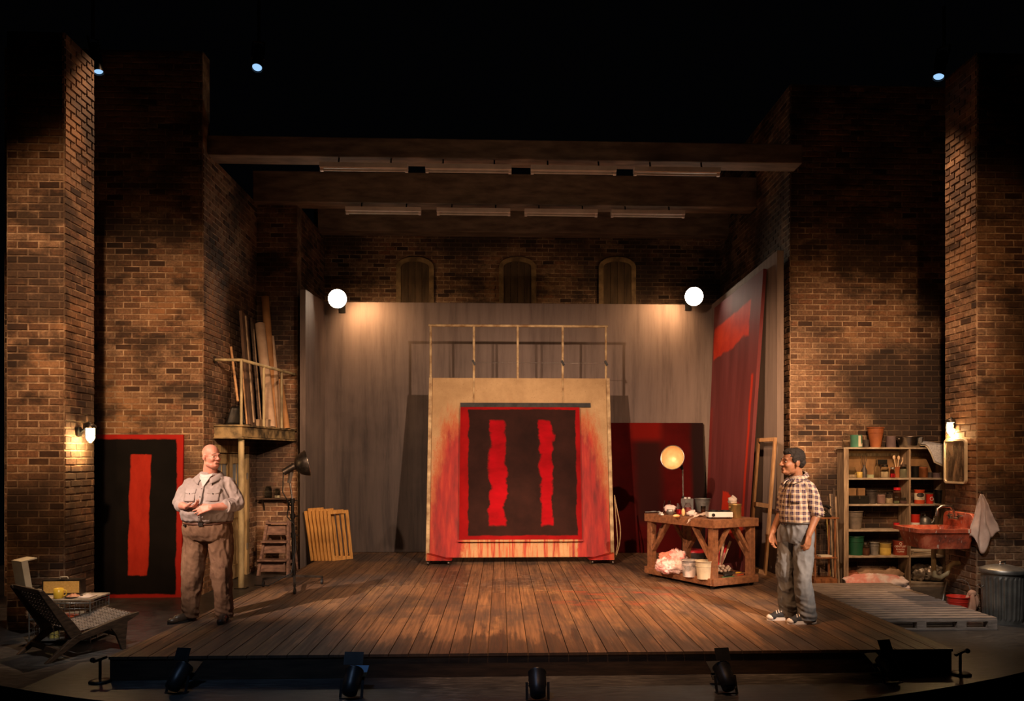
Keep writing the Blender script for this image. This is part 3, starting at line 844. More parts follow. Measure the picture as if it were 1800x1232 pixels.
# ---- scoop lamps on rolling stands
SILVER_IN = mat('gold_lit_reflector', (0.90, 0.70, 0.40), (0.80, 0.55, 0.27), 9, 0.45, 0.25, bump=0.25)  # gold light reflected in the bowl is put into this colour
def scoop_head(parent, pivot, axis, r, inner):
    ax = Vector(axis).normalized()
    rot = ax.to_track_quat('Z', 'Y').to_matrix().to_4x4()
    M = Matrix.Translation(pivot) @ rot
    h = bpy.data.objects.new('lamp_head', None)
    prof = [(0.001, -r * .95), (r * .30, -r * .92), (r * .55, -r * .80), (r * .78, -r * .55), (r * .92, -r * .25), (r, 0.0)]
    m = MB(); m.lathe(prof, 32, M)
    o = m.build('bowl_shade', DARK_METAL, parent)
    m = MB(); m.lathe([(a * .965 if a > .01 else .001, b * .96) for a, b in prof][::-1], 32, M); m.build('reflector', inner, o)
    m = MB(); m.tube([M @ Vector((r * 1.005 * math.cos(2 * PI * k / 36), r * 1.005 * math.sin(2 * PI * k / 36), 0)) for k in range(36)], r * .035, 6, True); m.build('rim', STEEL, o)
    return M
def rolling_base(T_, feet, zc):
    for p in feet:
        m = MB(); m.bar((0, 0, zc), (p[0], p[1], p[2] + .10), 0.03, 0.03); m.build('leg', DARK_METAL, T_)
        w_ = MB(); w_.cyl((p[0] - .012, p[1], p[2] + .034), (p[0] + .012, p[1], p[2] + .034), .034, n=14); w_.cyl((p[0], p[1], p[2] + .05), (p[0], p[1], p[2] + .11), .012, n=8)
        w_.build('caster', RUBBER, T_)
b0 = ground(517, 1031, 0.2)
T = thing('scoop_lamp', 'large black scoop lamp on a rolling stand near the stacked stretcher frames', 'studio lamp', (b0.x, b0.y, 0.2))
L3 = lambda px_, py_, Y_: at(px_, py_, Y_) - Vector((b0.x, b0.y, 0.2))
feet = [ground(463, 1031, 0.2) - Vector((b0.x, b0.y, 0.2)), ground(518, 1044, 0.2) - Vector((b0.x, b0.y, 0.2)), ground(566, 1027, 0.2) - Vector((b0.x, b0.y, 0.2))]
rolling_base(T, feet, 0.14)
Yl = b0.y
mt_ = L3(514, 880, Yl); up_ = L3(508, 832, Yl); hd_ = L3(513, 822, Yl)
m = MB(); m.cyl((0, 0, .12), mt_, .022, .02); m.build('mast', BLACK_METAL, T)
m = MB(); m.cyl(mt_, up_, .013, .013); m.build('upper_rod', STEEL, T)
for f_ in (0.55, 0.8, 1.0):
    m = MB(); c_ = Vector((0, 0, .12)).lerp(mt_, f_); m.cyl(c_ - Vector((0, 0, .03)), c_ + Vector((0, 0, .03)), .032, n=12); m.cyl(c_, c_ + Vector((.07, -.01, 0)), .008, n=8); m.build('collar', BLACK_METAL, T)
ctr = L3(540, 814, Yl)
axv = Vector((0.90, 0.30, 0.22))
scoop_head(T, ctr, axv, 0.165, SILVER_IN)
n_ = axv.normalized()
m = MB(); m.cyl(ctr - n_ * .160, ctr - n_ * .30 - Vector((0, 0, .05)), .045, .042); m.build('socket_housing', DARK_METAL, T)
m = MB(); m.bar(up_ - Vector((0, 0, .12)), hd_ + Vector((0, -.05, .02)), .02, .045); m.bar(up_ - Vector((0, 0, .12)), hd_ + Vector((0, .05, .02)), .02, .045); m.build('yoke', GALV, T)
m = MB(); s0 = ctr - n_ * .30 - Vector((0, 0, .05))
m.tube([s0, s0 + Vector((0.0, -.02, -.25)), s0 + Vector((.10, -.03, -.42)), mt_ + Vector((-.03, -.03, -.02)), mt_ + Vector((-.06, -.03, -.2)), mt_ + Vector((.03, -.03, -.3)), Vector((.03, -.03, .5)), Vector((-.02, -.06, .18)), Vector((-.3, -.1, .03)), Vector((-.5, .02, .02))], .008, 7); m.build('cable', RUBBER, T)

b0 = Vector((at(1201, 900, 11.75).x, 11.75, 0.2))
T = thing('scoop_lamp', 'scoop lamp with gold-lit reflector on a stand behind the work table', 'studio lamp', b0)
L3 = lambda px_, py_, Y_: at(px_, py_, Y_) - b0
rolling_base(T, [(-.33, -.12, 0), (-.04, -.30, 0), (.22, .26, 0)], 0.14)
mt_ = L3(1201, 872, 11.75); up_ = L3(1200, 822, 11.75)
m = MB(); m.cyl((0, 0, .12), mt_, .024, .024); m.build('mast', BLACK_METAL, T)
m = MB(); m.cyl(mt_, up_, .013, .013); m.build('upper_rod', STEEL, T)
ctr = L3(1182, 804, 11.45); axv = Vector((-0.50, -0.82, 0.10)); n_ = axv.normalized()
scoop_head(T, ctr, axv, 0.175, SILVER_IN)
m = MB(); m.cyl(ctr - n_ * .172, ctr - n_ * .31 - Vector((0, 0, .06)), .045, .042); m.build('socket_housing', BLACK_METAL, T)
m = MB(); m.bar(up_ - Vector((0, 0, .02)), ctr - n_ * .22 + Vector((.06, 0, 0)), .02, .04); m.bar(up_ - Vector((0, 0, .02)), ctr - n_ * .2 + Vector((-.03, 0.06, 0)), .02, .04); m.build('yoke', BLACK_METAL, T)

# ---- two lit flood lamps clamped to the top of the backdrop
LENS = emit('glowing_lens', (1.0, 0.86, 0.66), 14.0)
for px_, py_, sg, lab in ((593, 525, 1, 'glowing round flood lamp on the top left corner of the backdrop'), (1220, 521, -1, 'glowing round flood lamp on the top right corner of the backdrop')):
    p0 = at(px_, py_, 13.45)
    T = thing('flood_lamp', lab, 'flood lamp', p0, 0, 'flood lamps on the backdrop')
    axv = Vector((sg * 0.42, -0.85, -0.22)).normalized()
    M = axv.to_track_quat('Z', 'Y').to_matrix().to_4x4()
    r = 0.155
    m = MB(); m.lathe([(0.03, -.24), (.06, -.22), (.10, -.12), (r * .95, -.02), (r * 1.03, 0.0), (r * 1.03, 0.012)], 32, M, cap0=True); m.build('housing', BLACK_METAL, T)
    m = MB(); m.lathe([(r * 1.0, .004), (r * .7, .022), (r * .35, .03), (0.001, .032)], 32, M); m.build('lens', LENS, T)
    m = MB(); m.bar(M @ Vector((0, 0, -.2)), (0, .46, -.06), .03, .03); m.box(-.05, .05, .42, .58, -.16, 0.02); m.build('clamp', BLACK_METAL, T)
    pl = bpy.data.lights.new('flood_light', 'SPOT'); pl.energy = 22; pl.color = (1.0, 0.55, 0.26); pl.shadow_soft_size = 0.05
    pl.spot_size = R(150); pl.spot_blend = 1.0
    lo = bpy.data.objects.new('flood_light', pl); col.objects.link(lo); lo.parent = T
    lo.location = (sg * 0.30, -0.02, -0.02)
    lo.rotation_euler = Vector((sg * 0.35, 0.75, -0.6)).to_track_quat('-Z', 'Y').to_euler()

# ---- fluorescent fittings under the two front beams
TUBE = mat('unlit_tube', (0.62, 0.56, 0.50), (0.50, 0.44, 0.38), 5, 0.4, bump=0)
CHAN = mat('painted_channel', (0.80, 0.68, 0.60), (0.66, 0.55, 0.48), 5, 0.5, bump=0.02)
k = 0
names8 = ['leftmost', 'second from left', 'third from left', 'rightmost']
for row, (Yf, zf, spans, lab) in enumerate(((11.0, 5.80, ((563, 717), (748, 899), (933, 1083), (1114, 1265)), 'front'), (12.96, 5.81, ((608, 740), (768, 897), (922, 1050), (1074, 1203)), 'second'))):
    for i, (xa, xb) in enumerate(spans):
        A = at(xa, 300, Yf).x; B = at(xb, 300, Yf).x; c_ = (A + B) / 2; hw = (B - A) / 2
        T = thing('fluorescent_fitting', 'unlit fluorescent fitting under the %s beam, %s of four' % (lab, names8[i]), 'light fitting', (c_, Yf, zf), 0, 'fluorescent fittings under the beams')
        m = MB(); m.box(-hw, hw, -.06, .06, 0, .065); m.build('channel', CHAN, T)
        m = MB(); m.cyl((-hw + .04, 0, -.022), (hw - .04, 0, -.022), .016, n=10); m.build('tube', TUBE, T)
        for s in (-1, 1):
            m = MB(); m.cbox((s * (hw - .02), 0, -.015), .04, .05, .05); m.build('end_cap', CHAN, T)
        for s in (-.6, .6):
            m = MB(); m.cyl((s * hw, .03, .05), (s * hw, .09, .19), .012, n=6); m.build('hanger', BLACK_METAL, T)

# ---- hung theatre spots; the light caught in their lenses is put in as a glow
BLUEL = emit('cool_lens', (0.30, 0.55, 0.9), 0.35)
for px_, py_, r, ax, lab in ((173, 125, .050, (.25, -.2, -1), 'hanging spotlight beside the top of the left brick pillar'), (452, 118, .055, (.1, -.5, -1), 'hanging spotlight high over the left side of the stage'), (1650, 134, .060, (-.3, -.25, -1), 'hanging spotlight beside the top of the right brick pillar')):
    p0 = at(px_, py_, 9.6)
    T = thing('hanging_spotlight', lab, 'spotlight', p0, 0, 'spotlights hung overhead')
    M = Vector(ax).to_track_quat('Z', 'Y').to_matrix().to_4x4()
    m = MB(); m.lathe([(.05, -.36), (r * .9, -.3), (r * 1.1, -.1), (r * 1.12, .02)], 20, M, cap0=True); m.build('housing', BLACK_METAL, T)
    m = MB(); m.lathe([(r, .0), (r * .6, .012), (.001, .018)], 20, M); m.build('lens', BLUEL, T)
    m = MB(); m.tube([M @ Vector((r * 1.2, 0, -.15)), M @ Vector((r * 1.2, 0, -.45)), M @ Vector((-r * 1.2, 0, -.45)), M @ Vector((-r * 1.2, 0, -.15))], .012, 6)
    m.cyl((M @ Vector((0, 0, -.45))), (M @ Vector((0, 0, -.45))) + Vector((0, 0, .5)), .02, n=8); m.build('yoke', BLACK_METAL, T)

# ================================================================== LEFT SIDE
# ---- door in the return wall
dy0, dy1 = LWY + DOOR[0], LWY + DOOR[1]
D1 = bpy.data.objects.new('door_1', None); col.objects.link(D1)
D1.matrix_basis = Matrix.Translation((LCX - 0.02, dy0, 0)) @ Matrix.Rotation(PI / 2, 4, 'Z')
tag(D1, 'weathered plank door with glass panes under the small balcony', 'door', kind='structure')
DOORW = mat('olive_weathered_door', (0.42, 0.31, 0.15), (0.14, 0.10, 0.045), 4, 0.7, stretch=(7, 7, 0.7), bump=0.25, lo=0.3, hi=0.7)
PANE = NT('dusty_blue_pane'); PANE = PANE.fin((0.16, 0.20, 0.24), 0.15, 0.0, 0.6)
dw, dh = dy1 - dy0, 2.02
for nm, b in (('door_jamb', (0, .10, 0, dh)), ('door_jamb', (dw - .10, dw, 0, dh)), ('door_head', (.10, dw - .10, dh - .11, dh))):
    m = MB(); m.box(b[0], b[1], -0.035, 0.12, b[2], b[3]); m.build(nm, DOORW, D1, bevel=0.004)
for s in (0, 1):                           # two leaves
    x0 = .105 + s * (dw - .21) / 2; x1 = x0 + (dw - .21) / 2 - .006
    for nm, b in (('stile', (x0, x0 + .11, .01, dh - .12)), ('stile', (x1 - .11, x1, .01, dh - .12)), ('rail', (x0 + .11, x1 - .11, .01, .22)), ('rail', (x0 + .11, x1 - .11, .92, 1.06)), ('rail', (x0 + .11, x1 - .11, dh - .27, dh - .12))):
        m = MB(); m.box(b[0], b[1], 0.01, 0.055, b[2], b[3]); m.build(nm, DOORW, D1, bevel=0.004)
    nb = 4
    for k in range(nb):
        a = x0 + .11 + (x1 - x0 - .22) * k / nb; b_ = a + (x1 - x0 - .22) / nb - .004
        m = MB(); m.box(a, b_, 0.025, 0.045, .22, .92); m.build('plank', DOORW, D1)
    m = MB(); m.box(x0 + .11, x1 - .11, 0.03, 0.038, 1.06, dh - .27); m.build('pane', PANE, D1)
    m = MB(); m.box((x0 + x1) / 2 - .012, (x0 + x1) / 2 + .012, 0.02, 0.05, 1.06, dh - .27); m.build('glazing_bar', DOORW, D1)
for zz in (0.45, 1.55):
    m = MB(); m.box(dw - .115, dw - .085, -.045, -.03, zz - .05, zz + .05); m.build('hinge', GALV, D1)
m = MB(); m.box(0.0, dw, .13, .16, 0, dh); m.build('backing', mat('door_backing', (0.02, 0.018, 0.015), None, 4, 0.9), D1)

# ---- small steel balcony over the door
BY0 = 11.22
bx0, bx1 = LCX + 0.004, at(428, 750, BY0).x
bxe = at(522, 750, ALY).x
zt_, zb_ = zat(746, 400, BY0), zat(770, 400, BY0)
T = thing('balcony', 'small rusty steel balcony over the door stacked with canvas rolls', 'balcony', (bx0, BY0, 0))
lc = lambda x, y: (x - bx0, y - BY0)
poly = [lc(bx0, BY0), lc(bx1, BY0), lc(bxe, ALY - .005), lc(bx0, ALY - .005)]
def slab(poly, z0, z1):
    n_ = len(poly); m = MB()
    m.add([(x, y, z0) for x, y in poly] + [(x, y, z1) for x, y in poly], [tuple(range(n_ - 1, -1, -1)), tuple(range(n_, 2 * n_))] + [(i, (i + 1) % n_, n_ + (i + 1) % n_, n_ + i) for i in range(n_)])
    return m
slab(poly, zt_ - .025, zt_).build('deck', RUSTY_PAINT, T)
ins = [(x + dx, y + dy) for (x, y), (dx, dy) in zip(poly, ((0, .03), (-.03, .03), (-.03, 0), (0, 0)))]
m = MB(); m.box(0, poly[1][0] - .03, .03, .045, zb_ + .015, zt_ - .025); m.build('front_web', RUSTY_PAINT, T)
m = MB(); m.bar((poly[1][0] - .035, .035, (zb_ + zt_) / 2), (poly[2][0] - .035, poly[2][1], (zb_ + zt_) / 2), .015, zt_ - zb_ - .045); m.build('side_web', RUSTY_PAINT, T)
m = MB(); m.box(0, poly[1][0], 0, .07, zb_ - .005, zb_ + .015); m.build('front_flange', RUSTY_PAINT, T)
m = MB(); m.bar((poly[1][0] - .035, .07, zb_ + .005), (poly[2][0] - .035, poly[2][1], zb_ + .005), .07, .02); m.build('side_flange', RUSTY_PAINT, T)
pp = ground(424, 1034, 0)
m = MB(); m.cyl((pp.x - bx0, pp.y - BY0, 0.012), (pp.x - bx0, pp.y - BY0, zb_ - .005), .042, n=18); m.build('post', PIPE_PAINT, T)
m = MB(); m.cbox((pp.x - bx0, pp.y - BY0, .006), .16, .14, .012); m.build('post_plate', DARK_METAL, T)
zr = zat(632, 400, BY0)
m = MB(); m.tube([(0.0, .03, zr), (poly[1][0] - .04, .03, zr), (poly[2][0] - .03, poly[2][1], zr)], .022, 10); m.build('hand_rail', PIPE_PAINT, T)
m = MB(); m.cyl((0, .03, zr), (.02, .03, zr), .05, n=12); m.build('wall_flange', DARK_METAL, T)
for f_ in (0.0, 0.38, 0.72):
    x_ = poly[1][0] - .04 + (poly[2][0] - poly[1][0]) * f_; y_ = .03 + poly[2][1] * f_
    m = MB(); m.cyl((x_, y_, zt_), (x_, y_, zr), .020, n=10); m.build('rail_post', PIPE_PAINT, T)
# canvas rolls, boards and a broom standing on the balcony
ROLL = mat('raw_canvas_roll', (0.52, 0.38, 0.26), (0.38, 0.26, 0.17), 4, 0.85, bump=0.1)
KRAFT = mat('brown_paper_roll', (0.42, 0.22, 0.085), (0.29, 0.14, 0.05), 4, 0.75, bump=0.1)
DROLL = mat('dark_brown_roll', (0.13, 0.075, 0.045), (0.06, 0.035, 0.022), 4, 0.8, bump=0.1)
def roll(name, label, b, t, r, m_, cat='canvas roll'):
    b = Vector(b); t = Vector(t)
    T_ = thing(name, label, cat, b, 0, 'rolls on the balcony')
    d = t - b
    m = MB(); m.cyl((0, 0, 0), d, r, n=18); m.build('roll_body', m_, T_)
    m = MB()
    n_ = d.normalized(); a = n_.orthogonal().normalized(); c = n_.cross(a)
    sp_ = [d + n_ * .002 + (a * math.cos(.6 * k) + c * math.sin(.6 * k)) * r * (0.25 + .7 * k / 30) for k in range(31)]
    m.tube(sp_, .004, 5); m.build('roll_end', m_, T_)
def bal(px_, py_, Y_): return at(px_, py_, Y_)
zd = zt_ + .002
def stand(px_, Y_): p = at(px_, 750, Y_); return Vector((p.x, p.y, zd))
roll('canvas_roll', 'thick pale canvas roll leaning on the balcony rail', stand(476, 12.55), at(457, 570, 12.95), .078, ROLL)
roll('canvas_roll', 'tall brown paper roll in the corner of the balcony', stand(484, 12.85), at(466, 522, 13.08), .062, KRAFT)
roll('canvas_roll', 'thin pale canvas roll to the right of the tall brown one', stand(493, 12.8), at(477, 592, 13.07), .045, ROLL)
roll('canvas_roll', 'short brown roll at the right end of the balcony', stand(504, 12.95), at(491, 668, 13.10), .055, KRAFT)
t = thing('dark_plank', 'wide dark board leaning against the brick above the balcony', 'board', stand(443, 11.95))
b_ = stand(443, 11.95); tp = at(428, 552, 12.25) - b_
m = MB(); m.bar((0, 0, 0), tp, .30, .04, up=(1, 0, 0)); m.build('board_face', DROLL, t)
m = MB(); m.bar(tp * .02 + Vector((.04, -.03, .02)), tp * .98 + Vector((.04, -.03, 0)), .03, .02, up=(1, 0, 0)); m.build('batten', WOOD_OLD, t)
t = thing('dark_plank', 'narrow brown board standing behind the balcony rail', 'board', stand(458, 12.5))
b_ = stand(458, 12.5); tp = at(443, 560, 12.8) - b_
m = MB(); m.bar((0, 0, 0), tp, .10, .03, up=(1, 0, 0)); m.build('board_face', WOOD_DARK, t)
m = MB(); m.bar(Vector((.02, -.02, .01)), tp * .9 + Vector((.02, -.02, 0)), .02, .015, up=(1, 0, 0)); m.build('batten', WOOD_OLD, t)
t = thing('shovel', 'black bladed shovel with wooden handle standing on the balcony', 'shovel', stand(413, 11.5))
b_ = stand(413, 11.5)
h0 = at(418, 705, 11.55) - b_; h1 = at(406, 610, 11.9) - b_
m = MB(); m.tube([h0, h0.lerp(h1, .5), h1], .018, 10); m.build('handle', WOOD_PINE, t)
m = MB()
m.grid(lambda u, v: (-.14 + .28 * u + (.06 * (v)) * (1 - 2 * u) + h0.x * v, .03 * math.sin(PI * u) + (h0.y - .03) * v, 0.0 + .27 * v), 8, 6); solidify(m.build('blade', BLACK_METAL, t), .006)
t = thing('wooden_pole', 'thin orange wooden pole leaning in front of the dark board', 'pole', stand(434, 11.6))
b_ = stand(434, 11.6); m = MB(); m.cyl((0, 0, 0), at(425, 640, 11.9) - b_, .013, n=8); m.build('shaft', WOOD_PINE, t)
m = MB(); m.cyl((0, 0, 0), (0, 0, .02), .018, n=8); m.build('ferrule', DARK_METAL, t)
t = thing('wooden_box', 'small brown box on the balcony between the rail posts', 'box', stand(463, 12.2))
m = MB(); m.box(-.09, .09, -.06, .06, 0, .10); m.build('box_body', WOOD_OLD, t)
m = MB(); m.box(-.095, .095, -.065, .065, .10, .112); m.build('lid', WOOD_OLD, t)

# ---- little shelf with jars on the alcove wall
T = thing('bracket_shelf', 'small dark wall shelf on iron brackets in the brick alcove', 'shelf', (at(487, 875, ALY).x, ALY - .012, zat(877, 487, ALY)))
hw = 0.27
m = MB(); m.box(-hw, hw, -.17, 0, 0, .022); m.build('board', WOOD_DARK, T, bevel=.002)
for s in (-1, 1):
    m = MB(); m.tube([(s * .2, -.15, -.002), (s * .2, -.09, -.04), (s * .2, -.03, -.10), (s * .2, -.008, -.18)], .012, 7); m.build('bracket', BLACK_METAL, T)
sp0 = Vector(T.location)
def jar(name, label, loc, r, h, content=None, lid=None, group=None, cat='jar', fill=.6, gl=None):
    T_ = thing(name, label, cat, loc, rnd.uniform(0, 6), group)
    m = MB(); m.lathe([(r * .92, 0), (r, h * .04), (r, h * .68), (r * .78, h * .80), (r * .72, h * .86), (r * .76, h)], 18, cap0=True); m.build('glass_body', gl or GLASS, T_)
    if content:
        m = MB(); m.lathe([(r * .86, .004), (r * .93, h * .06), (r * .93, h * fill)], 16, cap0=True, cap1=True); m.build('contents', content, T_)
    if lid:
        m = MB(); m.lathe([(r * .82, h * .86), (r * .82, h * 1.03)], 18, cap1=True); m.build('lid', lid, T_)
    return T_
jar('glass_bottle', 'stoppered glass jar at the left end of the alcove shelf', sp0 + Vector((-.11, -.09, .022)), .055, .20, None, GLASS, 'jars on the alcove shelf')
jar('glass_jar', 'cylindrical glass jar at the right of the alcove shelf', sp0 + Vector((.035, -.09, .022)), .045, .17, CREAM, None, 'jars on the alcove shelf', fill=.25)

# ---- wooden step ladder in the alcove
g = ground(500, 1002, 0)
T = thing('step_ladder', 'low weathered wooden step ladder standing in the alcove', 'step ladder', (g.x, 12.52, 0), R(-4))
STEPW = mat('purple_brown_boards', (0.27, 0.165, 0.125), (0.12, 0.07, 0.055), 4, 0.75, stretch=(2, 6, 6), bump=0.25)
hh, dpt = 0.84, 0.36
for s in (-1, 1):
    m = MB(); m.bar((s * .235, 0, 0), (s * .165, dpt * .62, hh), .035, .075, up=(0, 1, 0)); m.build('front_leg', STEPW, T)
    m = MB(); m.bar((s * .215, dpt + .20, 0), (s * .165, dpt * .62 + .06, hh - .04), .03, .05, up=(0, 1, 0)); m.build('back_leg', STEPW, T)
for k in range(3):
    f_ = (k + 1) / 3.0
    z_ = hh * f_ - .02 - .0; y_ = dpt * .62 * f_; w_ = .235 - .07 * f_
    m = MB(); m.box(-w_ - .01, w_ + .01, y_ - .16 * (1 if k < 2 else .55), y_ + .04, z_ - .025, z_); m.build('tread', STEPW, T)
    f0 = k / 3.0; z0_ = hh * f0 + .06; y0_ = dpt * .62 * f0 + .03
    m = MB(); m.bar((0, y0_, z0_), (0, y_ + .02, z_ - .05), 2 * w_ + .02, .016, up=(0, 1, 0)); m.build('riser_board', STEPW, T)
m = MB(); m.bar((-.2, dpt + .17, .16), (.2, dpt + .17, .16), .02, .05); m.build('brace', STEPW, T)

# ---- caged wall lamps on the two pillars
BULB = emit('glowing_bulb', (1.0, 0.78, 0.45), 16.0)
LAMPG = NT('lamp_globe'); LAMPG = LAMPG.fin((1.0, 0.92, 0.75), 0.12, 0.0, 0.5, Transmission_Weight=1.0, IOR=1.1, Emission_Color=(1.0, 0.75, 0.4), Emission_Strength=2.5)
def sconce(label, lamp, wall_x, group, power):
    T_ = thing('caged_wall_lamp', label, 'wall lamp', lamp, 0, group)
    s = 1 if wall_x > lamp.x else -1; d = abs(wall_x - lamp.x)
    m = MB(); m.cyl((s * (d - .004), .0, .02), (s * (d - .035), .0, .02), .055, n=20); m.build('wall_plate', BLACK_METAL, T_)
    m = MB(); m.tube([(s * (d - .03), 0, .02), (s * (d - .08), 0, .05), (s * d * .45, 0, .10), (s * .015, 0, .115), (0, 0, .10)], .016, 10); m.build('arm', BLACK_METAL, T_)
    m = MB(); m.lathe([(.02, .105), (.055, .095), (.062, .075), (.062, .06)], 20, cap0=True, cap1=True); m.build('cap', DARK_METAL, T_)
    gl = MB(); gl.lathe([(.046, .06), (.048, .0), (.045, -.05), (.03, -.08), (.001, -.09)], 20); o = gl.build('globe', LAMPG, T_)
    b = MB(); b.ball((0, 0, -.005), (.026, .026, .045)); b.build('bulb', BULB, T_)
    for k in range(4):
        t = PI * k / 4
        c_ = MB(); c_.tube([(.053 * math.cos(t), .053 * math.sin(t), .06), (.053 * math.cos(t), .053 * math.sin(t), -.05), (.03 * math.cos(t), .03 * math.sin(t), -.092), (0, 0, -.098), (-.03 * math.cos(t), -.03 * math.sin(t), -.092), (-.053 * math.cos(t), -.053 * math.sin(t), -.05), (-.053 * math.cos(t), -.053 * math.sin(t), .06)], .0035, 5)
        c_.build('cage_wire', DARK_METAL, T_)
    c_ = MB(); c_.tube([(.054 * math.cos(2 * PI * k / 20), .054 * math.sin(2 * PI * k / 20), -.02) for k in range(20)], .0035, 5, True); c_.build('cage_ring', DARK_METAL, T_)
    pl = bpy.data.lights.new('bulb_light', 'POINT'); pl.energy = power; pl.color = (1.0, 0.62, 0.27); pl.shadow_soft_size = .03
    lo = bpy.data.objects.new('bulb_light', pl); col.objects.link(lo); lo.parent = T_; lo.location = (0, -.0, -.105)
sconce('glowing caged lamp on the left brick pillar above the black painting', at(159, 762, 8.98), PLX, 'caged wall lamps', 9.0)
sconce('glowing caged lamp on the right brick pillar above the mirror', at(1671, 751, 9.62), PRX, 'caged wall lamps', 9.0)

# ---- low lounge chair with woven seat
F_, B_ = ground(214, 1141, 0), ground(80, 1167, 0)
fw_ = (F_ - B_).normalized(); latv = Vector((-fw_.y, fw_.x, 0))
c0 = F_ + latv * 0.29
T = thing('lounge_chair', 'low dark wooden lounge chair with woven cord seat', 'chair', c0, math.atan2(fw_.y, fw_.x))
for s in (-1, 1):
    y0, y1 = s * .29 - .02, s * .29 + .02
    def pr(nm, poly):
        m = MB(); m.prism(poly, y0, y1); m.build(nm, WOOD_DARK, T, bevel=.005)
    pr('seat_rail', [(-.47, .19), (-.38, .155), (.02, .245), (.16, .315), (.16, .34), (.0, .315), (-.36, .225)])
    pr('back_post', [(-.47, .19), (-.37, .225), (-.44, .33), (-.70, .66), (-.735, .66), (-.735, .64)])
    pr('front_leg', [(-.005, 0), (.035, 0), (.035, .10), (.05, .26), (-.11, .225), (-.06, .15)])
    pr('rear_leg', [(-.69, 0), (-.64, 0), (-.33, .19), (-.40, .225), (-.46, .19)])
for nm, p, r_ in (('front_stretcher', (-.03, .15), .018), ('rear_stretcher', (-.56, .085), .022), ('top_bar', (-.71, .645), .016), ('front_bar', (.12, .315), .014)):
    m = MB(); m.bar((p[0], -.275, p[1]), (p[0], .275, p[1]), r_ * 1.6, r_ * 2); m.build(nm, WOOD_DARK, T)
CORD = mat('grey_brown_cord', (0.26, 0.215, 0.18), (0.14, 0.11, 0.09), 20, 0.8, bump=0.1)
def weave(nm, p, q_, nl, nc, sag):
    m = MB(); p = Vector(p); q_ = Vector(q_)
    nrm = Vector((-(q_ - p).z, 0, (q_ - p).x)).normalized()
    if nrm.z < 0 and nm == 'woven_seat': nrm = -nrm
    def S(u, v): return p.lerp(q_, u) + Vector((0, -.27 + .54 * v, 0)) - nrm * sag * math.sin(PI * u) * 1.0
    for i in range(nl):                    # cords across
        u0, u1 = (i + .1) / nl, (i + .9) / nl
        vs = []; fs = []
        for j in range(nc * 2 + 1):
            v = j / (nc * 2); h = .005 * math.cos(PI * (j + 2 * i) / 1.0 * .5 + PI * i)
            vs += [S(u0, v) + nrm * h, S(u1, v) + nrm * h]
        m.add(vs, [(2 * j, 2 * j + 1, 2 * j + 3, 2 * j + 2) for j in range(nc * 2)], True)
    for k in range(nc):                    # cords along
        v0, v1 = (k + .15) / nc, (k + .85) / nc
        vs = []; fs = []
        for j in range(nl * 2 + 1):
            u = j / (nl * 2); h = -.005 * math.cos(PI * (j + 2 * k) * .5 + PI * k)
            vs += [S(u, v0) + nrm * h, S(u, v1) + nrm * h]
        m.add(vs, [(2 * j, 2 * j + 1, 2 * j + 3, 2 * j + 2) for j in range(nl * 2)], True)
    o = solidify(m.build(nm, CORD, T), .003); o['kind'] = 'stuff'
weave('woven_seat', (-.38, 0, .235), (.12, 0, .328), 20, 18, .012)
weave('woven_back', (-.40, 0, .25), (-.70, 0, .645), 18, 18, -.015)

# ---- wire rack beside the chair with books and breakfast things
RX0, RX1 = -4.66, -4.07
RY0, RY1, RZ = 8.06, 8.44, 0.44
rp = Vector(((RX0 + RX1) / 2, (RY0 + RY1) / 2, 0))
T = thing('wire_rack', 'wire crate rack with a pale top standing behind the lounge chair', 'rack', rp)
hx, hy = (RX1 - RX0) / 2, (RY1 - RY0) / 2
m = MB(); m.box(-hx - .01, hx + .01, -hy - .01, hy + .01, RZ - .018, RZ); m.build('top_board', WOOD_SHELF, T, bevel=.003)
for sx_ in (-1, 1):
    for sy_ in (-1, 1):
        m = MB(); m.cyl((sx_ * hx, sy_ * hy, 0), (sx_ * hx, sy_ * hy, RZ - .018), .007, n=8); m.build('corner_rod', GALV, T)
for z_ in (.03, .235, .40):
    m = MB(); m.tube([(-hx, -hy, z_), (hx, -hy, z_), (hx, hy, z_), (-hx, hy, z_)], .006, 6, True); m.build('frame_hoop', GALV, T)
for z_, nm in ((.03, 'bottom_shelf'), (.235, 'middle_shelf')):
    m = MB(); m.box(-hx, hx, -hy, hy, z_ + .004, z_ + .012); m.build(nm, GALV, T)
m = MB()
for k in range(1, 12):
    x_ = -hx + 2 * hx * k / 12
    m.cyl((x_, -hy, .03), (x_, -hy, .40), .0022, n=5); m.cyl((x_, hy, .03), (x_, hy, .40), .0022, n=5)
for k in range(1, 6):
    y_ = -hy + 2 * hy * k / 6
    m.cyl((hx, y_, .03), (hx, y_, .40), .0022, n=5); m.cyl((-hx, y_, .03), (-hx, y_, .40), .0022, n=5)
for z_ in (.09, .15, .29, .345):
    m.tube([(-hx, -hy, z_), (hx, -hy, z_), (hx, hy, z_), (-hx, hy, z_)], .0022, 5, True)
o = m.build('wire_grid', GALV, T); o['kind'] = 'stuff'
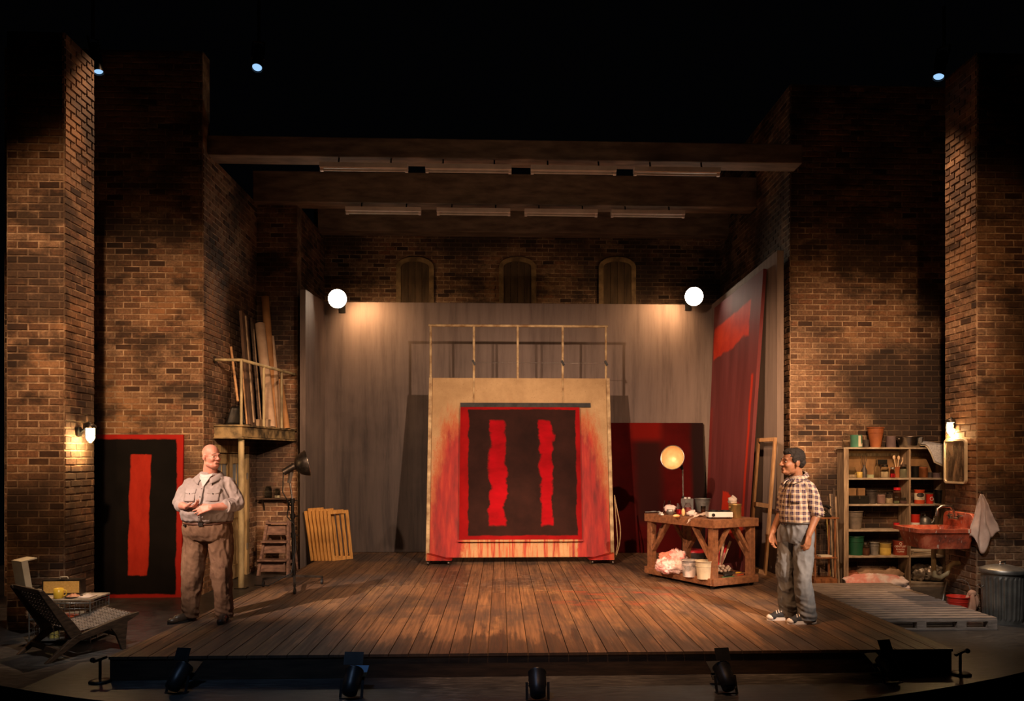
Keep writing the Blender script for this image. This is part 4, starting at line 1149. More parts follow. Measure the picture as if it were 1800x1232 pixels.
def book(label, loc, w_, d_, t_, cov, rz=0, group=None):
    T_ = thing('book', label, 'book', loc, rz, group)
    m = MB(); m.box(-w_ / 2 + .004, w_ / 2 - .004, -d_ / 2 + .004, d_ / 2, .004, t_ - .004); m.build('pages', CREAM, T_)
    m = MB(); m.box(-w_ / 2, w_ / 2, -d_ / 2, d_ / 2, 0, .004); m.build('back_cover', cov, T_)
    m = MB(); m.box(-w_ / 2, w_ / 2, -d_ / 2, d_ / 2, t_ - .004, t_); m.build('front_cover', cov, T_)
    m = MB(); m.box(-w_ / 2, w_ / 2, -d_ / 2 - .001, -d_ / 2 + .004, .002, t_ - .002); m.build('spine', cov, T_)
REDC = mat('orange_red_cover', (0.62, 0.10, 0.03), (0.48, 0.07, 0.02), 4, 0.5)
TANC = mat('tan_cover', (0.55, 0.42, 0.28), (0.42, 0.31, 0.20), 4, 0.6)
book('orange red book lying on the middle shelf of the wire rack', rp + Vector((.06, -.02, .249)), .36, .24, .035, REDC, .05)
book('pale tan book on top of the red one in the wire rack', rp + Vector((.08, -.02, .286)), .30, .22, .03, TANC, -.06)
book('red and white booklet at the bottom right of the wire rack', rp + Vector((.14, -.04, .044)), .22, .22, .06, REDC, .03)
T = thing('yellow_tin', 'small olive tin at the bottom of the wire rack', 'tin', rp + Vector((-.10, -.10, .044)))
OLV = mat('olive_tin', (0.36, 0.30, 0.08), (0.2, 0.17, 0.05), 4, 0.5)
m = MB(); m.lathe([(.045, 0), (.045, .09)], 18, cap0=True, cap1=True); m.build('can', OLV, T)
m = MB(); m.lathe([(.047, .09), (.047, .10), (.03, .103)], 18, cap1=True); m.build('lid', GALV, T)
YEL = mat('yellow_glaze', (0.85, 0.55, 0.06), (0.75, 0.45, 0.04), 3, 0.25, bump=0)
def mug(label, loc, r, h, m_, rz, group=None, cat='mug'):
    T_ = thing('mug', label, cat, loc, rz, group)
    b = MB(); b.lathe([(r * .85, 0), (r, h * .1), (r, h), (r * .9, h), (r * .88, h * .12), (.001, h * .1)], 20, cap0=True); b.build('cup', m_, T_)
    b = MB(); b.tube([(r * .95, 0, h * .8), (r * 1.5, 0, h * .78), (r * 1.65, 0, h * .5), (r * 1.4, 0, h * .25), (r * .95, 0, h * .2)], r * .13, 8); b.build('handle', m_, T_)
mug('yellow mug on the wire rack beside the lounge chair', Vector((at(103, 1050, RY0 + .06).x, RY0 + .06, RZ)), .045, .10, YEL, .1)
T = thing('plate', 'dark plate of food on the wire rack', 'plate', Vector((at(129, 1048, RY0 + .10).x, RY0 + .10, RZ)))
m = MB(); m.lathe([(.04, 0), (.05, .004), (.085, .014), (.083, .018), (.045, .009), (.001, .008)], 22, cap0=True); m.build('dish', TIN_DARK, T)
FOOD = mat('mixed_food', (0.72, 0.35, 0.20), (0.30, 0.10, 0.05), 30, 0.6, bump=0.3)
m = MB(); m.grid(lambda u, v: (.06 * (2 * u - 1), .06 * (2 * v - 1), .012 + .035 * max(0, 1 - ((2 * u - 1)**2 + (2 * v - 1)**2)) * (.7 + .5 * mnoise.noise((u * 6, v * 6, 1)))), 12, 12); m.build('food', FOOD, T)
LINEN = mat('pale_linen', (0.74, 0.60, 0.50), (0.60, 0.47, 0.38), 6, 0.85, bump=0.1)
def cloth_patch(label, loc, w_, d_, h_, m_, seed, name='napkin', cat='cloth', rz=0):
    b = MB(); b.grid(lambda u, v: (w_ * (u - .5), d_ * (v - .5), .004 + h_ * max(0, .5 + mnoise.noise((u * 2.3 + seed, v * 2.3, seed))) * math.sin(PI * u)**.5 * math.sin(PI * v)**.5), 16, 14)
    o = b.build(name, m_); o.location = loc; o.rotation_euler = (0, 0, rz); solidify(o, .003)
    return tag(o, label, cat)
cloth_patch('folded pale napkin at the right end of the wire rack', Vector((at(151, 1046, RY0 + .13).x, RY0 + .13, RZ)), .15, .16, .03, LINEN, 3)
# open portable case with a yellow front
T = thing('record_player', 'open dark edged portable case with yellow front and standing cream lid', 'record player', (at(111, 1042, RY1 - .08).x, RY1 - .08, RZ), R(4))
m = MB(); m.box(-.19, .19, -.035, .075, 0, .155); m.build('case', DARK_METAL, T, bevel=.004)
YCL = mat('mustard_speaker_cloth', (0.80, 0.48, 0.13), (0.68, 0.38, 0.09), 60, 0.8, bump=0.1)
m = MB(); m.box(-.172, .172, -.041, -.034, .018, .138); m.build('speaker_cloth', YCL, T)
m = MB(); m.tube([(-.04, .02, .155), (-.035, .02, .175), (.035, .02, .175), (.04, .02, .155)], .005, 6); m.build('carry_handle', CREAM, T)
lx = at(57, 1030, RY1 - .08).x - T.location.x
ML2 = Matrix.Translation((lx, -.02, .035)) @ Matrix.Rotation(R(52), 4, 'Z') @ Matrix.Rotation(R(-9), 4, 'Y')
m = MB(); m.box(-.08, -.068, -.10, .10, 0, .345, ML2); m.box(-.068, .08, -.10, -.088, 0, .345, ML2) if False else None
m.box(-.068, .07, -.10, .10, .333, .345, ML2); m.box(-.068, .07, -.10, .10, 0, .012, ML2); m.box(-.068, .055, .088, .10, .012, .333, ML2); m.box(-.068, -.02, -.10, -.088, .012, .333, ML2)
m.build('lid', CREAM, T)
m = MB(); m.bar((lx + .04, -.02, .06), (-.18, 0, .10), .012, .02); m.bar((lx, -.02, .0), (lx, -.02, .05), .03, .03); m.build('lid_stay', BLACK_METAL, T)

# ================================================================== WORK TABLE
tN, tL, tR = ground(1253, 1037, .2), ground(1134, 1012, .2), ground(1335, 1030, .2)
sd = (tR - tN); ld = (tL - tN)
ang = math.atan2(ld.y, ld.x) - PI / 2     # local y along the long side
TW, TL_ = sd.length, ld.length
TT = thing('work_table', 'sturdy brown lumber work table with diagonal braces and low shelf', 'table', tN, ang)
ZT = zat(914, 1253, tN.y)                  # top surface height
zt_ = ZT - .2
TW = 0.76
zb0, zb1 = .045, .135                      # lower frame
def tb(nm, x0, x1, y0, y1, z0, z1, bev=.004):
    m = MB(); m.box(x0, x1, y0, y1, z0, z1); return m.build(nm, WOOD_TABLE, TT, bevel=bev)
for k in range(5):
    a = .02 + (TW - .04) * k / 5
    tb('top_board', a + .002, a + (TW - .04) / 5 - .002, .02, TL_ - .02, zt_ - .022, zt_)
for z0, z1, nm in ((zt_ - .105, zt_ - .002, 'apron'), (zb0, zb1, 'base_rail')):
    tb(nm, 0, TW, -.02, .02, z0, z1); tb(nm, 0, TW, TL_ - .02, TL_ + .02, z0, z1)
    tb(nm, -.02, .02, .02, TL_ - .02, z0, z1); tb(nm, TW - .02, TW + .02, .02, TL_ - .02, z0, z1)
for k in range(4):
    a = .02 + (TW - .04) * k / 4
    tb('shelf_board', a + .002, a + (TW - .04) / 4 - .002, .02, TL_ - .02, zb1 - .035, zb1 - .015)
for x_ in (.02, TW - .11):
    for y_ in (.02, TL_ - .11):
        tb('leg', x_, x_ + .09, y_, y_ + .09, zb1 - .015, zt_ - .022)
for x_ in (.065, TW - .065):
    sx_ = 1 if x_ < TW / 2 else -1
    for y_ in (.065, TL_ - .065):
        sy_ = 1 if y_ < TL_ / 2 else -1
        m = MB(); m.bar((x_, y_ + sy_ * .04, zt_ - .50), (x_, y_ + sy_ * .36, zt_ - .10), .035, .07, up=(1, 0, 0)); m.build('brace', WOOD_TABLE, TT)
        m = MB(); m.bar((x_ + sx_ * .04, y_, zt_ - .42), (x_ + sx_ * .26, y_, zt_ - .10), .035, .06, up=(0, 1, 0)); m.build('brace', WOOD_TABLE, TT)
for x_ in (.05, TW - .05):
    for y_ in (.06, TL_ - .06):
        m = MB(); m.cyl((x_ - .014, y_, .027), (x_ + .014, y_, .027), .027, n=12); m.box(x_ - .02, x_ + .02, y_ - .02, y_ + .02, .03, .05); m.build('caster', RUBBER, TT)
# red paint smear on the rear rail is left to the wood
def tp(px_, py_, dz=0.0):
    p = ground(px_, py_, ZT); p.z += dz; return p
ZS = .2 + zb1 - .015
def sp(px_, py_, dz=0.0):
    p = ground(px_, py_, ZS); p.z += dz; return p

RED_P = mat('red_paint', (0.70, 0.02, 0.03), (0.5, 0.01, 0.02), 5, 0.4)
PINK_P = mat('pink_paint_water', (0.72, 0.28, 0.27), (0.6, 0.2, 0.2), 5, 0.4)
PINKG = glass('paint_smeared_glass', (0.80, 0.62, 0.62), 0.25)
GREYB = mat('grey_enamel_box', (0.22, 0.22, 0.215), (0.16, 0.16, 0.155), 6, 0.45, bump=0.05)
def bucket(label, loc, r0, r1, h, m_, group=None, bail=False, name='bucket', inner=None, cat='bucket', rz=0.0):
    T_ = thing(name, label, cat, loc, rz, group)
    b = MB(); b.lathe([(r0, 0), (r0 + (r1 - r0) * .98, h * .97), (r1, h), (r1 + .006, h + .004), (r1 + .004, h - .012), (r1 - .006, h - .004), (r0 * .97, .01), (.001, .01)], 28, cap0=True); b.build('pail', m_, T_)
    b = MB(); b.tube([(r0 * 1.0 + (r1 - r0) * .72 + .002, 0, 0)] * 0 + [((r0 + (r1 - r0) * .72 + .001) * math.cos(2 * PI * k / 28), (r0 + (r1 - r0) * .72 + .001) * math.sin(2 * PI * k / 28), h * .72) for k in range(28)], .004, 5, True); b.build('hoop', m_, T_)
    if inner:
        b = MB(); b.lathe([(r0 + (r1 - r0) * .8 - .006, h * .8), (.001, h * .8)], 24); b.build('contents', inner, T_)
    if bail:
        b = MB(); b.tube([((r1 + .008) * math.cos(PI * k / 16), .03 * math.sin(PI * k / 16), h - .02 + (r1 * 1.0) * math.sin(PI * k / 16) * bail) for k in range(17)], .004, 6); b.build('bail_handle', GALV, T_)
    return T_
jar('glass_jar', 'large empty glass jar at the left of the work table', tp(1173, 901), .062, .17)
T = thing('mixing_bowl', 'grey bowl heaped with white rags on the work table', 'bowl', tp(1178, 904.5))
m = MB(); m.lathe([(.035, 0), (.06, .03), (.07, .075), (.066, .075), (.055, .032), (.001, .012)], 24, cap0=True); m.build('basin', GALV, T)
WRAG = mat('white_pink_rag', (0.80, 0.68, 0.63), (0.66, 0.46, 0.42), 9, 0.85, bump=0.2)
def crumple(m, c, r, amp, seed, n=(18, 12), squash=1.0):
    b = MB(); b.ball((0, 0, 0), 1.0, n[0], n[1])
    vs = []
    for v in b.v:
        p = Vector(v); q_ = p * 1.5 + Vector((seed, seed * 2, 0))
        k = 1 + amp * .55 * mnoise.noise(q_) + amp * .8 * (.28 - abs(mnoise.noise(q_ * 2.1))) + amp * .6 * (.25 - abs(mnoise.noise(q_ * 4.6)))
        vs.append((c[0] + p.x * r[0] * k, c[1] + p.y * r[1] * k, c[2] + max(p.z * r[2] * k, -r[2] * squash)))
    return m.add(vs, b.f, True)
m = MB(); crumple(m, (0, 0, .085), (.075, .06, .05), .55, 4); m.build('rags', WRAG, T)
jar('paint_jar', 'glass jar of bright red paint on the work table', tp(1194, 904), .042, .15, RED_P, None, None, 'jar', .45, PINKG)
jar('paint_jar', 'glass jar of pink paint water beside the grey metal box', tp(1209, 902), .048, .145, PINK_P, None, None, 'jar', .55, PINKG)
T = thing('sponge', 'yellow sponge block standing on the work table', 'sponge', tp(1201, 907), .5)
m = MB(); crumple(m, (0, 0, .05), (.022, .028, .052), .12, 8, (10, 8), .95); m.build('sponge_body', mat('yellow_sponge', (0.85, 0.62, 0.28), (0.7, 0.45, 0.18), 25, 0.9, bump=0.3), T)
T = thing('orange_scraper', 'small orange and yellow paint cake near the table edge', 'paint cake', tp(1189, 909), .3)
m = MB(); crumple(m, (0, 0, .018), (.05, .03, .02), .25, 5, (12, 8), .9); m.build('cake', mat('orange_cake', (0.85, 0.42, 0.12), (0.8, 0.6, 0.3), 12, 0.7), T)
T = thing('metal_box', 'grey metal box with two white knobs at the back of the table', 'box', tp(1208, 899, 0), ang)
m = MB(); m.box(-.075, .075, -.05, .05, 0, .185); m.build('box_body', GREYB, T, bevel=.005)
for s in (-1, 1):
    m = MB(); m.cyl((s * .035, 0, .185), (s * .035, 0, .205), .02, n=14); m.build('knob', WHITE_ENAMEL, T)
m = MB(); m.bar((-.012, -.0515, .125), (.012, -.0515, .085), .004, .012, up=(0, 1, 0)); m.build('scratch_mark', BLACK_METAL, T)
T = bucket('galvanised bucket with an upturned rim on the work table', tp(1235, 899), .085, .115, .185, GALV, None, False, rz=.5)
T = thing('amber_glass', 'small amber glass in front of the galvanised bucket', 'glass', tp(1236, 902))
m = MB(); m.lathe([(.03, 0), (.035, .10), (.033, .10), (.028, .006), (.001, .006)], 18, cap0=True); m.build('tumbler', GLASS, T)
m = MB(); m.lathe([(.026, .008), (.03, .05)], 16, cap0=True, cap1=True); m.build('contents', mat('amber_varnish', (0.30, 0.08, 0.02), (0.2, 0.05, 0.01), 4, 0.3), T)
T = thing('crumpled_paper', 'crumpled white paper lying between the jars and the cloth', 'paper', tp(1216, 907))
m = MB(); crumple(m, (0, 0, .035), (.06, .05, .04), .8, 11, (18, 12), .85); m.build('paper_ball', mat('white_paper', (0.80, 0.72, 0.66), (0.62, 0.50, 0.46), 7, 0.8), T)
T = thing('white_tray', 'little white two-knobbed tray at the left end of the table', 'tray', tp(1162, 905), ang + 1.2)
m = MB(); m.box(-.06, .06, -.02, .02, 0, .02); m.build('tray_body', WHITE_ENAMEL, T, bevel=.003)
for s in (-1, 1):
    m = MB(); m.cyl((s * .04, 0, .02), (s * .04, 0, .04), .009, n=10); m.build('knob', WHITE_ENAMEL, T)
T = thing('coiled_cable', 'loose grey cable on the far left corner of the table', 'cable', tp(1146, 901))
m = MB(); m.tube([(-.09, .02, .008), (-.05, -.03, .012), (.0, -.03, .02), (.06, -.01, .02), (.09, .03, .01), (.03, .05, .008), (-.03, .03, .008), (-.07, .05, .008)], .006, 7); m.build('cord', GREYB, T)
m = MB(); m.cyl((.085, .03, .01), (.12, .04, .01), .011, n=8); m.build('plug', GREYB, T)
# white cloth over the edge
c1 = tp(1222, 909); edge_dir = (tL - tN).normalized()
q0 = tp(1211, 913)
b = MB()
def clothf(u, v):
    # u along the edge, v from the table top out over the edge
    s = u * .30
    base = tp(1243, 905).lerp(tp(1212, 911), u)
    out = -Vector((sd.normalized().x, sd.normalized().y, 0))
    w_ = .05 + .10 * (1 - u)
    p = base + out * (-.03 + (v - .5) * w_)
    z = .018 + .022 * mnoise.noise((u * 5, v * 3, 2)) + .03 * (1 - u) * math.sin(PI * v)
    drop = max(0, u - .72) / .28
    p.z = ZT + z
    if drop > 0:
        p = p + out * (.05 * drop); p.z = ZT + .015 - .055 * drop * (.4 + v) + .01 * math.sin(6 * v)
    return p
b.grid(clothf, 20, 10)
o = solidify(b.build('white_cloth', LINEN), .004); tag(o, 'white cloth drooping over the edge of the work table', 'cloth')
# hot plate
T = thing('hot_plate', 'white enamel hot plate with black top and dark knob', 'hot plate', tp(1264, 911), math.atan2(sd.y, sd.x) - R(24))
m = MB(); m.box(-.155, .155, -.09, .09, .018, .085); m.build('body', WHITE_ENAMEL, T, bevel=.008)
m = MB(); m.box(-.15, .15, -.085, .085, .085, .094); m.build('top_plate', BLACK_METAL, T, bevel=.003)
for s in (-1, 1):
    m = MB(); m.lathe([(.06, .094), (.06, .104), (.045, .106)], 22, Matrix.Translation((s * .075, 0, 0)), cap1=True); m.build('burner', BLACK_METAL, T)
m = MB(); m.cyl((-.095, -.09, .05), (-.095, -.108, .05), .02, n=14); m.box(-.099, -.091, -.116, -.105, .032, .068); m.build('knob', BLACK_METAL, T)
for sx_ in (-1, 1):
    for sy_ in (-1, 1):
        m = MB(); m.cyl((sx_ * .13, sy_ * .07, 0), (sx_ * .13, sy_ * .07, .018), .012, n=8); m.build('foot', RUBBER, T)
T = thing('brass_pot', 'tall brass coloured pot behind the hot plate on the table', 'pot', tp(1292, 910), .3)
m = MB(); m.lathe([(.078, 0), (.080, .004), (.080, .165), (.083, .168), (.083, .174), (.079, .174)], 28, cap0=True); m.build('pot_body', BRASS, T)
m = MB(); m.lathe([(.084, .174), (.084, .180), (.001, .184)], 28, cap0=True); m.build('lid', BRASS, T)
for s in (-1, 1):
    m = MB(); m.cyl((s * .079, 0, .135), (s * .094, 0, .135), .008, n=8); m.build('rivet', BRASS, T)
T = thing('paint_rag', 'crumpled silvery rag lying on the brass pot', 'rag', tp(1292, 910, .185) + Vector((-.035, 0, 0)))
m = MB(); crumple(m, (0, 0, .04), (.055, .045, .048), .7, 21, (18, 12), .83); m.build('rag_body', mat('silvery_rag', (0.62, 0.54, 0.47), (0.40, 0.32, 0.27), 8, 0.6), T)

# ---- things on the low shelf of the table
T = thing('rag_heap', 'heap of pink and white paint rags on the low shelf', 'rags', sp(1183, 1006), .2)
PRAG = mat('pink_stained_rag', (0.84, 0.62, 0.60), (0.66, 0.20, 0.18), 10, 0.9, lo=.42, hi=.55, bump=0.2)
SRAG = mat('salmon_rag', (0.78, 0.30, 0.22), (0.62, 0.20, 0.14), 8, 0.9, bump=0.2)
for c_, r_, m_, sd_ in (((-.12, -.05, .10), (.12, .13, .10), PRAG, 1), ((.02, -.11, .08), (.13, .10, .085), WRAG, 2), ((.08, .06, .14), (.15, .13, .15), PRAG, 5), ((-.06, .05, .20), (.11, .07, .06), SRAG, 7), ((.12, -.05, .05), (.09, .09, .05), WRAG, 9)):
    m = MB(); crumple(m, c_, r_, .6, sd_, (44, 30), 1.0); m.build('rag', m_, T)
SPLAT = mat('paint_splashed_zinc', (0.72, 0.62, 0.58), (0.30, 0.28, 0.27), 6, 0.55, 0.1, lo=.42, hi=.52, bump=0.1)
bucket('zinc bucket splashed with pale paint on the low shelf', sp(1212, 1013), .082, .105, .21, SPLAT, 'buckets on the low shelf', False, inner=RED_P)
CRB = mat('cream_paint_bucket', (0.70, 0.60, 0.42), (0.50, 0.42, 0.29), 6, 0.6, bump=0.1)
bb = sp(1238, 1017)
bucket('cream bucket crusted with paint beside the near table leg', bb, .088, .112, .225, CRB, 'buckets on the low shelf', False)
def brush_stick(name, label, p, q_, w_, m_, m2, cat):
    p = Vector(p); T_ = thing(name, label, cat, p)
    d = Vector(q_) - p
    b = MB(); b.bar((0, 0, 0), d * .72, w_, .008, up=(0, 1, 0)); b.build('handle', m_, T_)
    b = MB(); b.bar(d * .70, d, w_ * 1.15, .012, up=(0, 1, 0)); b.build('tip', m2, T_)
PALEW = mat('pale_stick_wood', (0.80, 0.62, 0.42), (0.65, 0.45, 0.28), 5, 0.7)
for i, (a, b_, l_, m_) in enumerate((((1259, 985), (1265, 950), 'red paint stick leaning leftmost behind the near table leg', RED_P), ((1258, 988), (1273, 949), 'pale wooden paint stick leaning behind the near table leg', PALEW), ((1259, 990), (1277, 958), 'short pinkish paint stick among the leaning sticks', PINK_P), ((1260, 989), (1284, 951), 'pale paint stick leaning furthest right behind the table leg', PALEW))):
    p = sp(1262, 1003) + Vector((.012 * i, .02 * i, .0)); q_ = at(b_[0], b_[1], p.y + .04)
    brush_stick('paint_stick', l_, p, q_, .026, m_, PALEW if i % 2 else RED_P, 'paint stick')
EGG = mat('egg_shell', (0.80, 0.68, 0.58), (0.72, 0.58, 0.48), 5, 0.5, bump=0.02)
T = thing('egg_tray', 'shallow dark tray holding the eggs', 'tray', sp(1273, 1008), ang)
m = MB(); m.box(-.10, .10, -.09, .09, 0, .012); m.build('tray_base', TIN_DARK, T)
for s in (-1, 1):
    m = MB(); m.box(s * .10 - .004, s * .10 + .004, -.09, .09, .012, .03); m.build('tray_side', TIN_DARK, T)
eg = [(1262, 1005, 0), (1268, 1007, 0), (1274, 1006, 0), (1280, 1005, 0), (1265, 1001, .03), (1271, 1002, .03), (1277, 1002, .03), (1283, 1002, .0), (1266, 998, .06), (1272, 998, .06), (1279, 999, .05)]
me_ = MB(); me_.ball((0, 0, .022), (.024, .022, .022), 14, 10); egm = me_.mesh('egg'); egm.materials.append(EGG)
lab_e = ['egg at the near left of the tray', 'egg second in the front row of the tray', 'egg third in the front row of the tray', 'egg at the right of the front row in the tray', 'egg resting left in the second layer', 'egg in the middle of the second layer', 'egg resting right in the second layer', 'egg at the far right of the tray', 'top left egg of the pile', 'topmost egg in the middle of the pile', 'top right egg of the pile']
for (px_, py_, dz), l_ in zip(eg, lab_e):
    o = bpy.data.objects.new('egg', egm); col.objects.link(o)
    p = ground(px_, py_ + dz * 0, ZS + .012 + dz); o.location = p; o.rotation_euler = (rnd.uniform(-.3, .3), rnd.uniform(-.3, .3), rnd.uniform(0, 6))
    tag(o, 'white ' + l_ + ' under the work table', 'egg', 'eggs on the low shelf')
T = thing('scrub_brush', 'black bristled brush on a green base on the low shelf', 'brush', sp(1280, 1015), ang + .2)
m = MB(); m.box(-.09, .09, -.035, .035, 0, .016); m.build('brush_back', mat('green_plastic', (0.10, 0.20, 0.10), (0.06, 0.12, 0.06), 5, 0.5), T, bevel=.004)
m = MB(); crumple(m, (0, 0, .034), (.085, .035, .022), .25, 3, (20, 10), .9); m.build('bristles', RUBBER, T)
brush_stick('paint_brush', 'thin yellow paint brush lying at the right end of the low shelf', sp(1293, 1008, .01), sp(1308, 1007, .012), .012, YEL, BLACK_METAL, 'paint brush')
brush_stick('paint_brush', 'thin orange paint brush lying beside the yellow one', sp(1296, 1012, .01), sp(1312, 1010, .012), .012, REDC, BLACK_METAL, 'paint brush')
T = thing('paint_drum', 'dark paint drum with red wet rim on the floor behind the table', 'drum', (at(1221, 960, 11.35).x, 11.35, .2))
m = MB(); m.lathe([(.15, 0), (.155, .01), (.155, .28), (.158, .29), (.158, .31), (.150, .31)], 28, cap0=True); m.build('drum_body', TIN_DARK, T)
m = MB(); m.lathe([(.159, .285), (.159, .318), (.13, .32), (.001, .312)], 28); m.build('wet_rim', RED_P, T)
T = thing('paint_tube_post', 'short pale post standing on the floor behind the table', 'post', (at(1195, 970, 11.6).x, 11.6, .2))
m = MB(); m.box(-.02, .02, -.02, .02, 0, .26); m.build('upright', WOOD_OLD, T)
m = MB(); m.box(-.05, .05, -.05, .05, 0, .015); m.build('base', WOOD_OLD, T)

# ================================================================== RIGHT SIDE
# ---- open shelving
SY0 = 11.12                                # front of the shelving
SX0, SX1 = at(1487, 900, SY0).x, at(1664, 900, SY0).x
SXM = at(1599, 900, SY0).x
SD = 0.30
zs_ = [zat(y, 1540, SY0) for y in (1024, 977, 931, 886, 840, 789)]
SH = thing('shelving', 'tall weathered wooden shelving crowded with pots, jars and tins', 'shelving', (SX0, SY0, 0))
m = MB(); m.box(0, .03, 0, SD, 0, zs_[5]); m.build('side_panel', WOOD_OLD, SH)
m = MB(); m.box(-.035, .034, -.012, 0, 0, zs_[5]); m.build('front_stile', WOOD_OLD, SH)
m = MB(); m.box(SX1 - SX0 - .025, SX1 - SX0, 0, SD, 0, zs_[5]); m.build('side_panel', WOOD_OLD, SH)
m = MB(); m.box(SXM - SX0 - .012, SXM - SX0 + .014, -.006, SD, 0, zs_[5]); m.build('divider', WOOD_OLD, SH)
xl, xm0, xm1, xr = .03, SXM - SX0 - .012, SXM - SX0 + .014, SX1 - SX0 - .025
for i, z_ in enumerate(zs_):
    if i == 5:
        m = MB(); m.box(-.035, SX1 - SX0, -.012, SD, z_, z_ + .024); m.build('top_board', WOOD_SHELF, SH); continue
    for a, b in ((xl, xm0), (xm1, xr)):
        m = MB(); m.box(a, b, -.005, SD, z_ - .024, z_); m.build('shelf_board', WOOD_SHELF, SH)
m = MB(); m.box(xm1, xr, -.005, .015, .0, zs_[0] - .03); m.build('plinth', WOOD_SHELF, SH)
BACKB = mat('brown_back_board', (0.30, 0.17, 0.07), (0.16, 0.09, 0.04), 4, 0.75, bump=0.2)
for a, b in ((xl, xm0), (xm1, xr)):
    m = MB(); m.box(a, b, SD - .02, SD - .008, zs_[4], zs_[5]); m.build('back_board', BACKB, SH)
for a, b in ((xl, xm0), (xm1, xr)):
    m = MB(); m.box(a, b, SD - .032, SD - .018, zs_[5] - .10, zs_[5] - .06); m.build('back_batten', WOOD_OLD, SH)
def ss(px_, row, dy=.12, dz=0.0):
    """point on a shelf: row 0 bottom ... 5 top"""
    Y = SY0 + dy
    z = zs_[row] + (.024 if row == 5 else 0.0)
    return Vector((at(px_, 900, Y).x, Y, z + .001 + dz))
def pw(w_px): return w_px / 1400.0 * 11.45
def tin(label, px_, row, wpx, h_, m_, lid=None, dy=.12, group='tins on the shelving', band=None, name='tin', cat='tin', open_=False):
    T_ = thing(name, label, cat, ss(px_, row, dy), rnd.uniform(0, 6), group)
    r = pw(wpx) / 2
    b = MB(); b.lathe([(r * .98, 0), (r, .004), (r, h_ - .006), (r * 1.03, h_ - .003), (r * 1.03, h_), (r * .95, h_)], 24, cap0=True); b.build('can', m_, T_)
    if band:
        b = MB(); b.lathe([(r * 1.004, h_ * band[0]), (r * 1.004, h_ * band[1])], 24); b.build('label_band', band[2], T_)
    b = MB()
    if open_: b.lathe([(r * .95, h_ * .9), (.001, h_ * .9)], 20)
    else: b.lathe([(r * .96, h_ - .004), (r * .8, h_ - .002), (.001, h_ - .002)], 20)
    b.build('lid', lid or m_, T_)
    return T_
def lettering(parent, text, loc, size, m_, rot=(PI / 2, 0, 0), r=None):
    cu = bpy.data.curves.new('lettering', 'FONT'); cu.body = text; cu.size = size; cu.extrude = .0008; cu.align_x = 'CENTER'
    o = bpy.data.objects.new('lettering', cu); col.objects.link(o)
    dg = bpy.context.evaluated_depsgraph_get(); dg.update()
    me = bpy.data.meshes.new_from_object(o.evaluated_get(dg)); bpy.data.objects.remove(o)
    if r:                                   # wrap round a can of radius r
        for v in me.vertices:
            a = v.co.x / r; rr_ = r + .0012 + v.co.z
            v.co = Vector((math.sin(a) * rr_, -math.cos(a) * rr_, v.co.y))
    else:
        for v in me.vertices: v.co = Vector((v.co.x, -v.co.z, v.co.y))
    o = bpy.data.objects.new('lettering', me); col.objects.link(o); o.parent = parent; o.location = loc
    me.materials.append(m_)
    return o
GREEN_T = mat('teal_green_tin', (0.10, 0.30, 0.20), (0.07, 0.22, 0.15), 5, 0.45)
PALE_T = mat('pale_label', (0.72, 0.66, 0.52), (0.60, 0.53, 0.40), 5, 0.6)
TERRA = mat('rust_brown_pot', (0.36, 0.12, 0.04), (0.24, 0.07, 0.025), 4, 0.6)
MAUVE = mat('mauve_grey_pot', (0.17, 0.12, 0.13), (0.10, 0.07, 0.075), 6, 0.6)
YELT = mat('dull_yellow_tin', (0.58, 0.42, 0.10), (0.42, 0.30, 0.08), 6, 0.5)
REDT = mat('red_tin', (0.62, 0.035, 0.02), (0.5, 0.025, 0.015), 5, 0.4)
MAROT = mat('red_brown_tin', (0.36, 0.065, 0.035), (0.26, 0.045, 0.025), 5, 0.5)
GRNB = mat('dark_green_enamel', (0.012, 0.09, 0.04), (0.008, 0.06, 0.028), 5, 0.45)
CERAM = mat('grey_green_stoneware', (0.36, 0.33, 0.24), (0.24, 0.22, 0.16), 5, 0.5)
SAND = mat('sand_pigment', (0.66, 0.52, 0.36), (0.55, 0.42, 0.28), 12, 0.9)
ROSE = mat('dusty_rose_pigment', (0.40, 0.24, 0.23), (0.32, 0.18, 0.17), 12, 0.9)
DKB = mat('dark_brown_pigment', (0.16, 0.06, 0.03), (0.10, 0.04, 0.02), 12, 0.8)
GRN_P = mat('sage_pigment', (0.38, 0.42, 0.26), (0.3, 0.33, 0.2), 12, 0.9)
# top of the shelving
jar('glass_jar', 'pale glass jar at the left end of the top shelf', ss(1488, 5, .10), .052, .19, None, None, 'jars on the shelving')
T = tin('green tin with a pale picture label on the top shelf', 1505, 5, 20, .175, GREEN_T, GALV)
r = pw(20) / 2
b = MB()
b.grid(lambda u, v: (math.sin((u - .5) * .5 - .3) * (r + .0015), -math.cos((u - .5) * .5 - .3) * (r + .0015), .01 + .155 * v), 6, 1); b.build('label_stripe', PALE_T, T)
b = MB(); b.grid(lambda u, v: (math.sin((u - .5) * 1.1 + .35) * (r + .0015), -math.cos((u - .5) * 1.1 + .35) * (r + .0015), .012 + (.05 * math.sin(PI * u)) * v), 8, 2); b.build('label_mound', PALE_T, T)
T.rotation_euler.z = R(28)
tin('small dark tin between the green tin and the tall brown pot', 1522, 5, 11, .11, TIN_DARK, dy=.18)
bucket('tall rust brown tapering pot on the top shelf', ss(1539, 5, .16), pw(17) / 2, pw(28) / 2, .285, TERRA, 'pots on the shelving', name='tall_pot', cat='pot')
tin('mauve grey pot beside the metal basin on the top shelf', 1566, 5, 16, .16, MAUVE, dy=.12, name='stoneware_pot', cat='pot')
T = thing('metal_basin', 'wide worn metal basin on the top shelf', 'basin', ss(1599, 5, .15))
r = pw(44) / 2
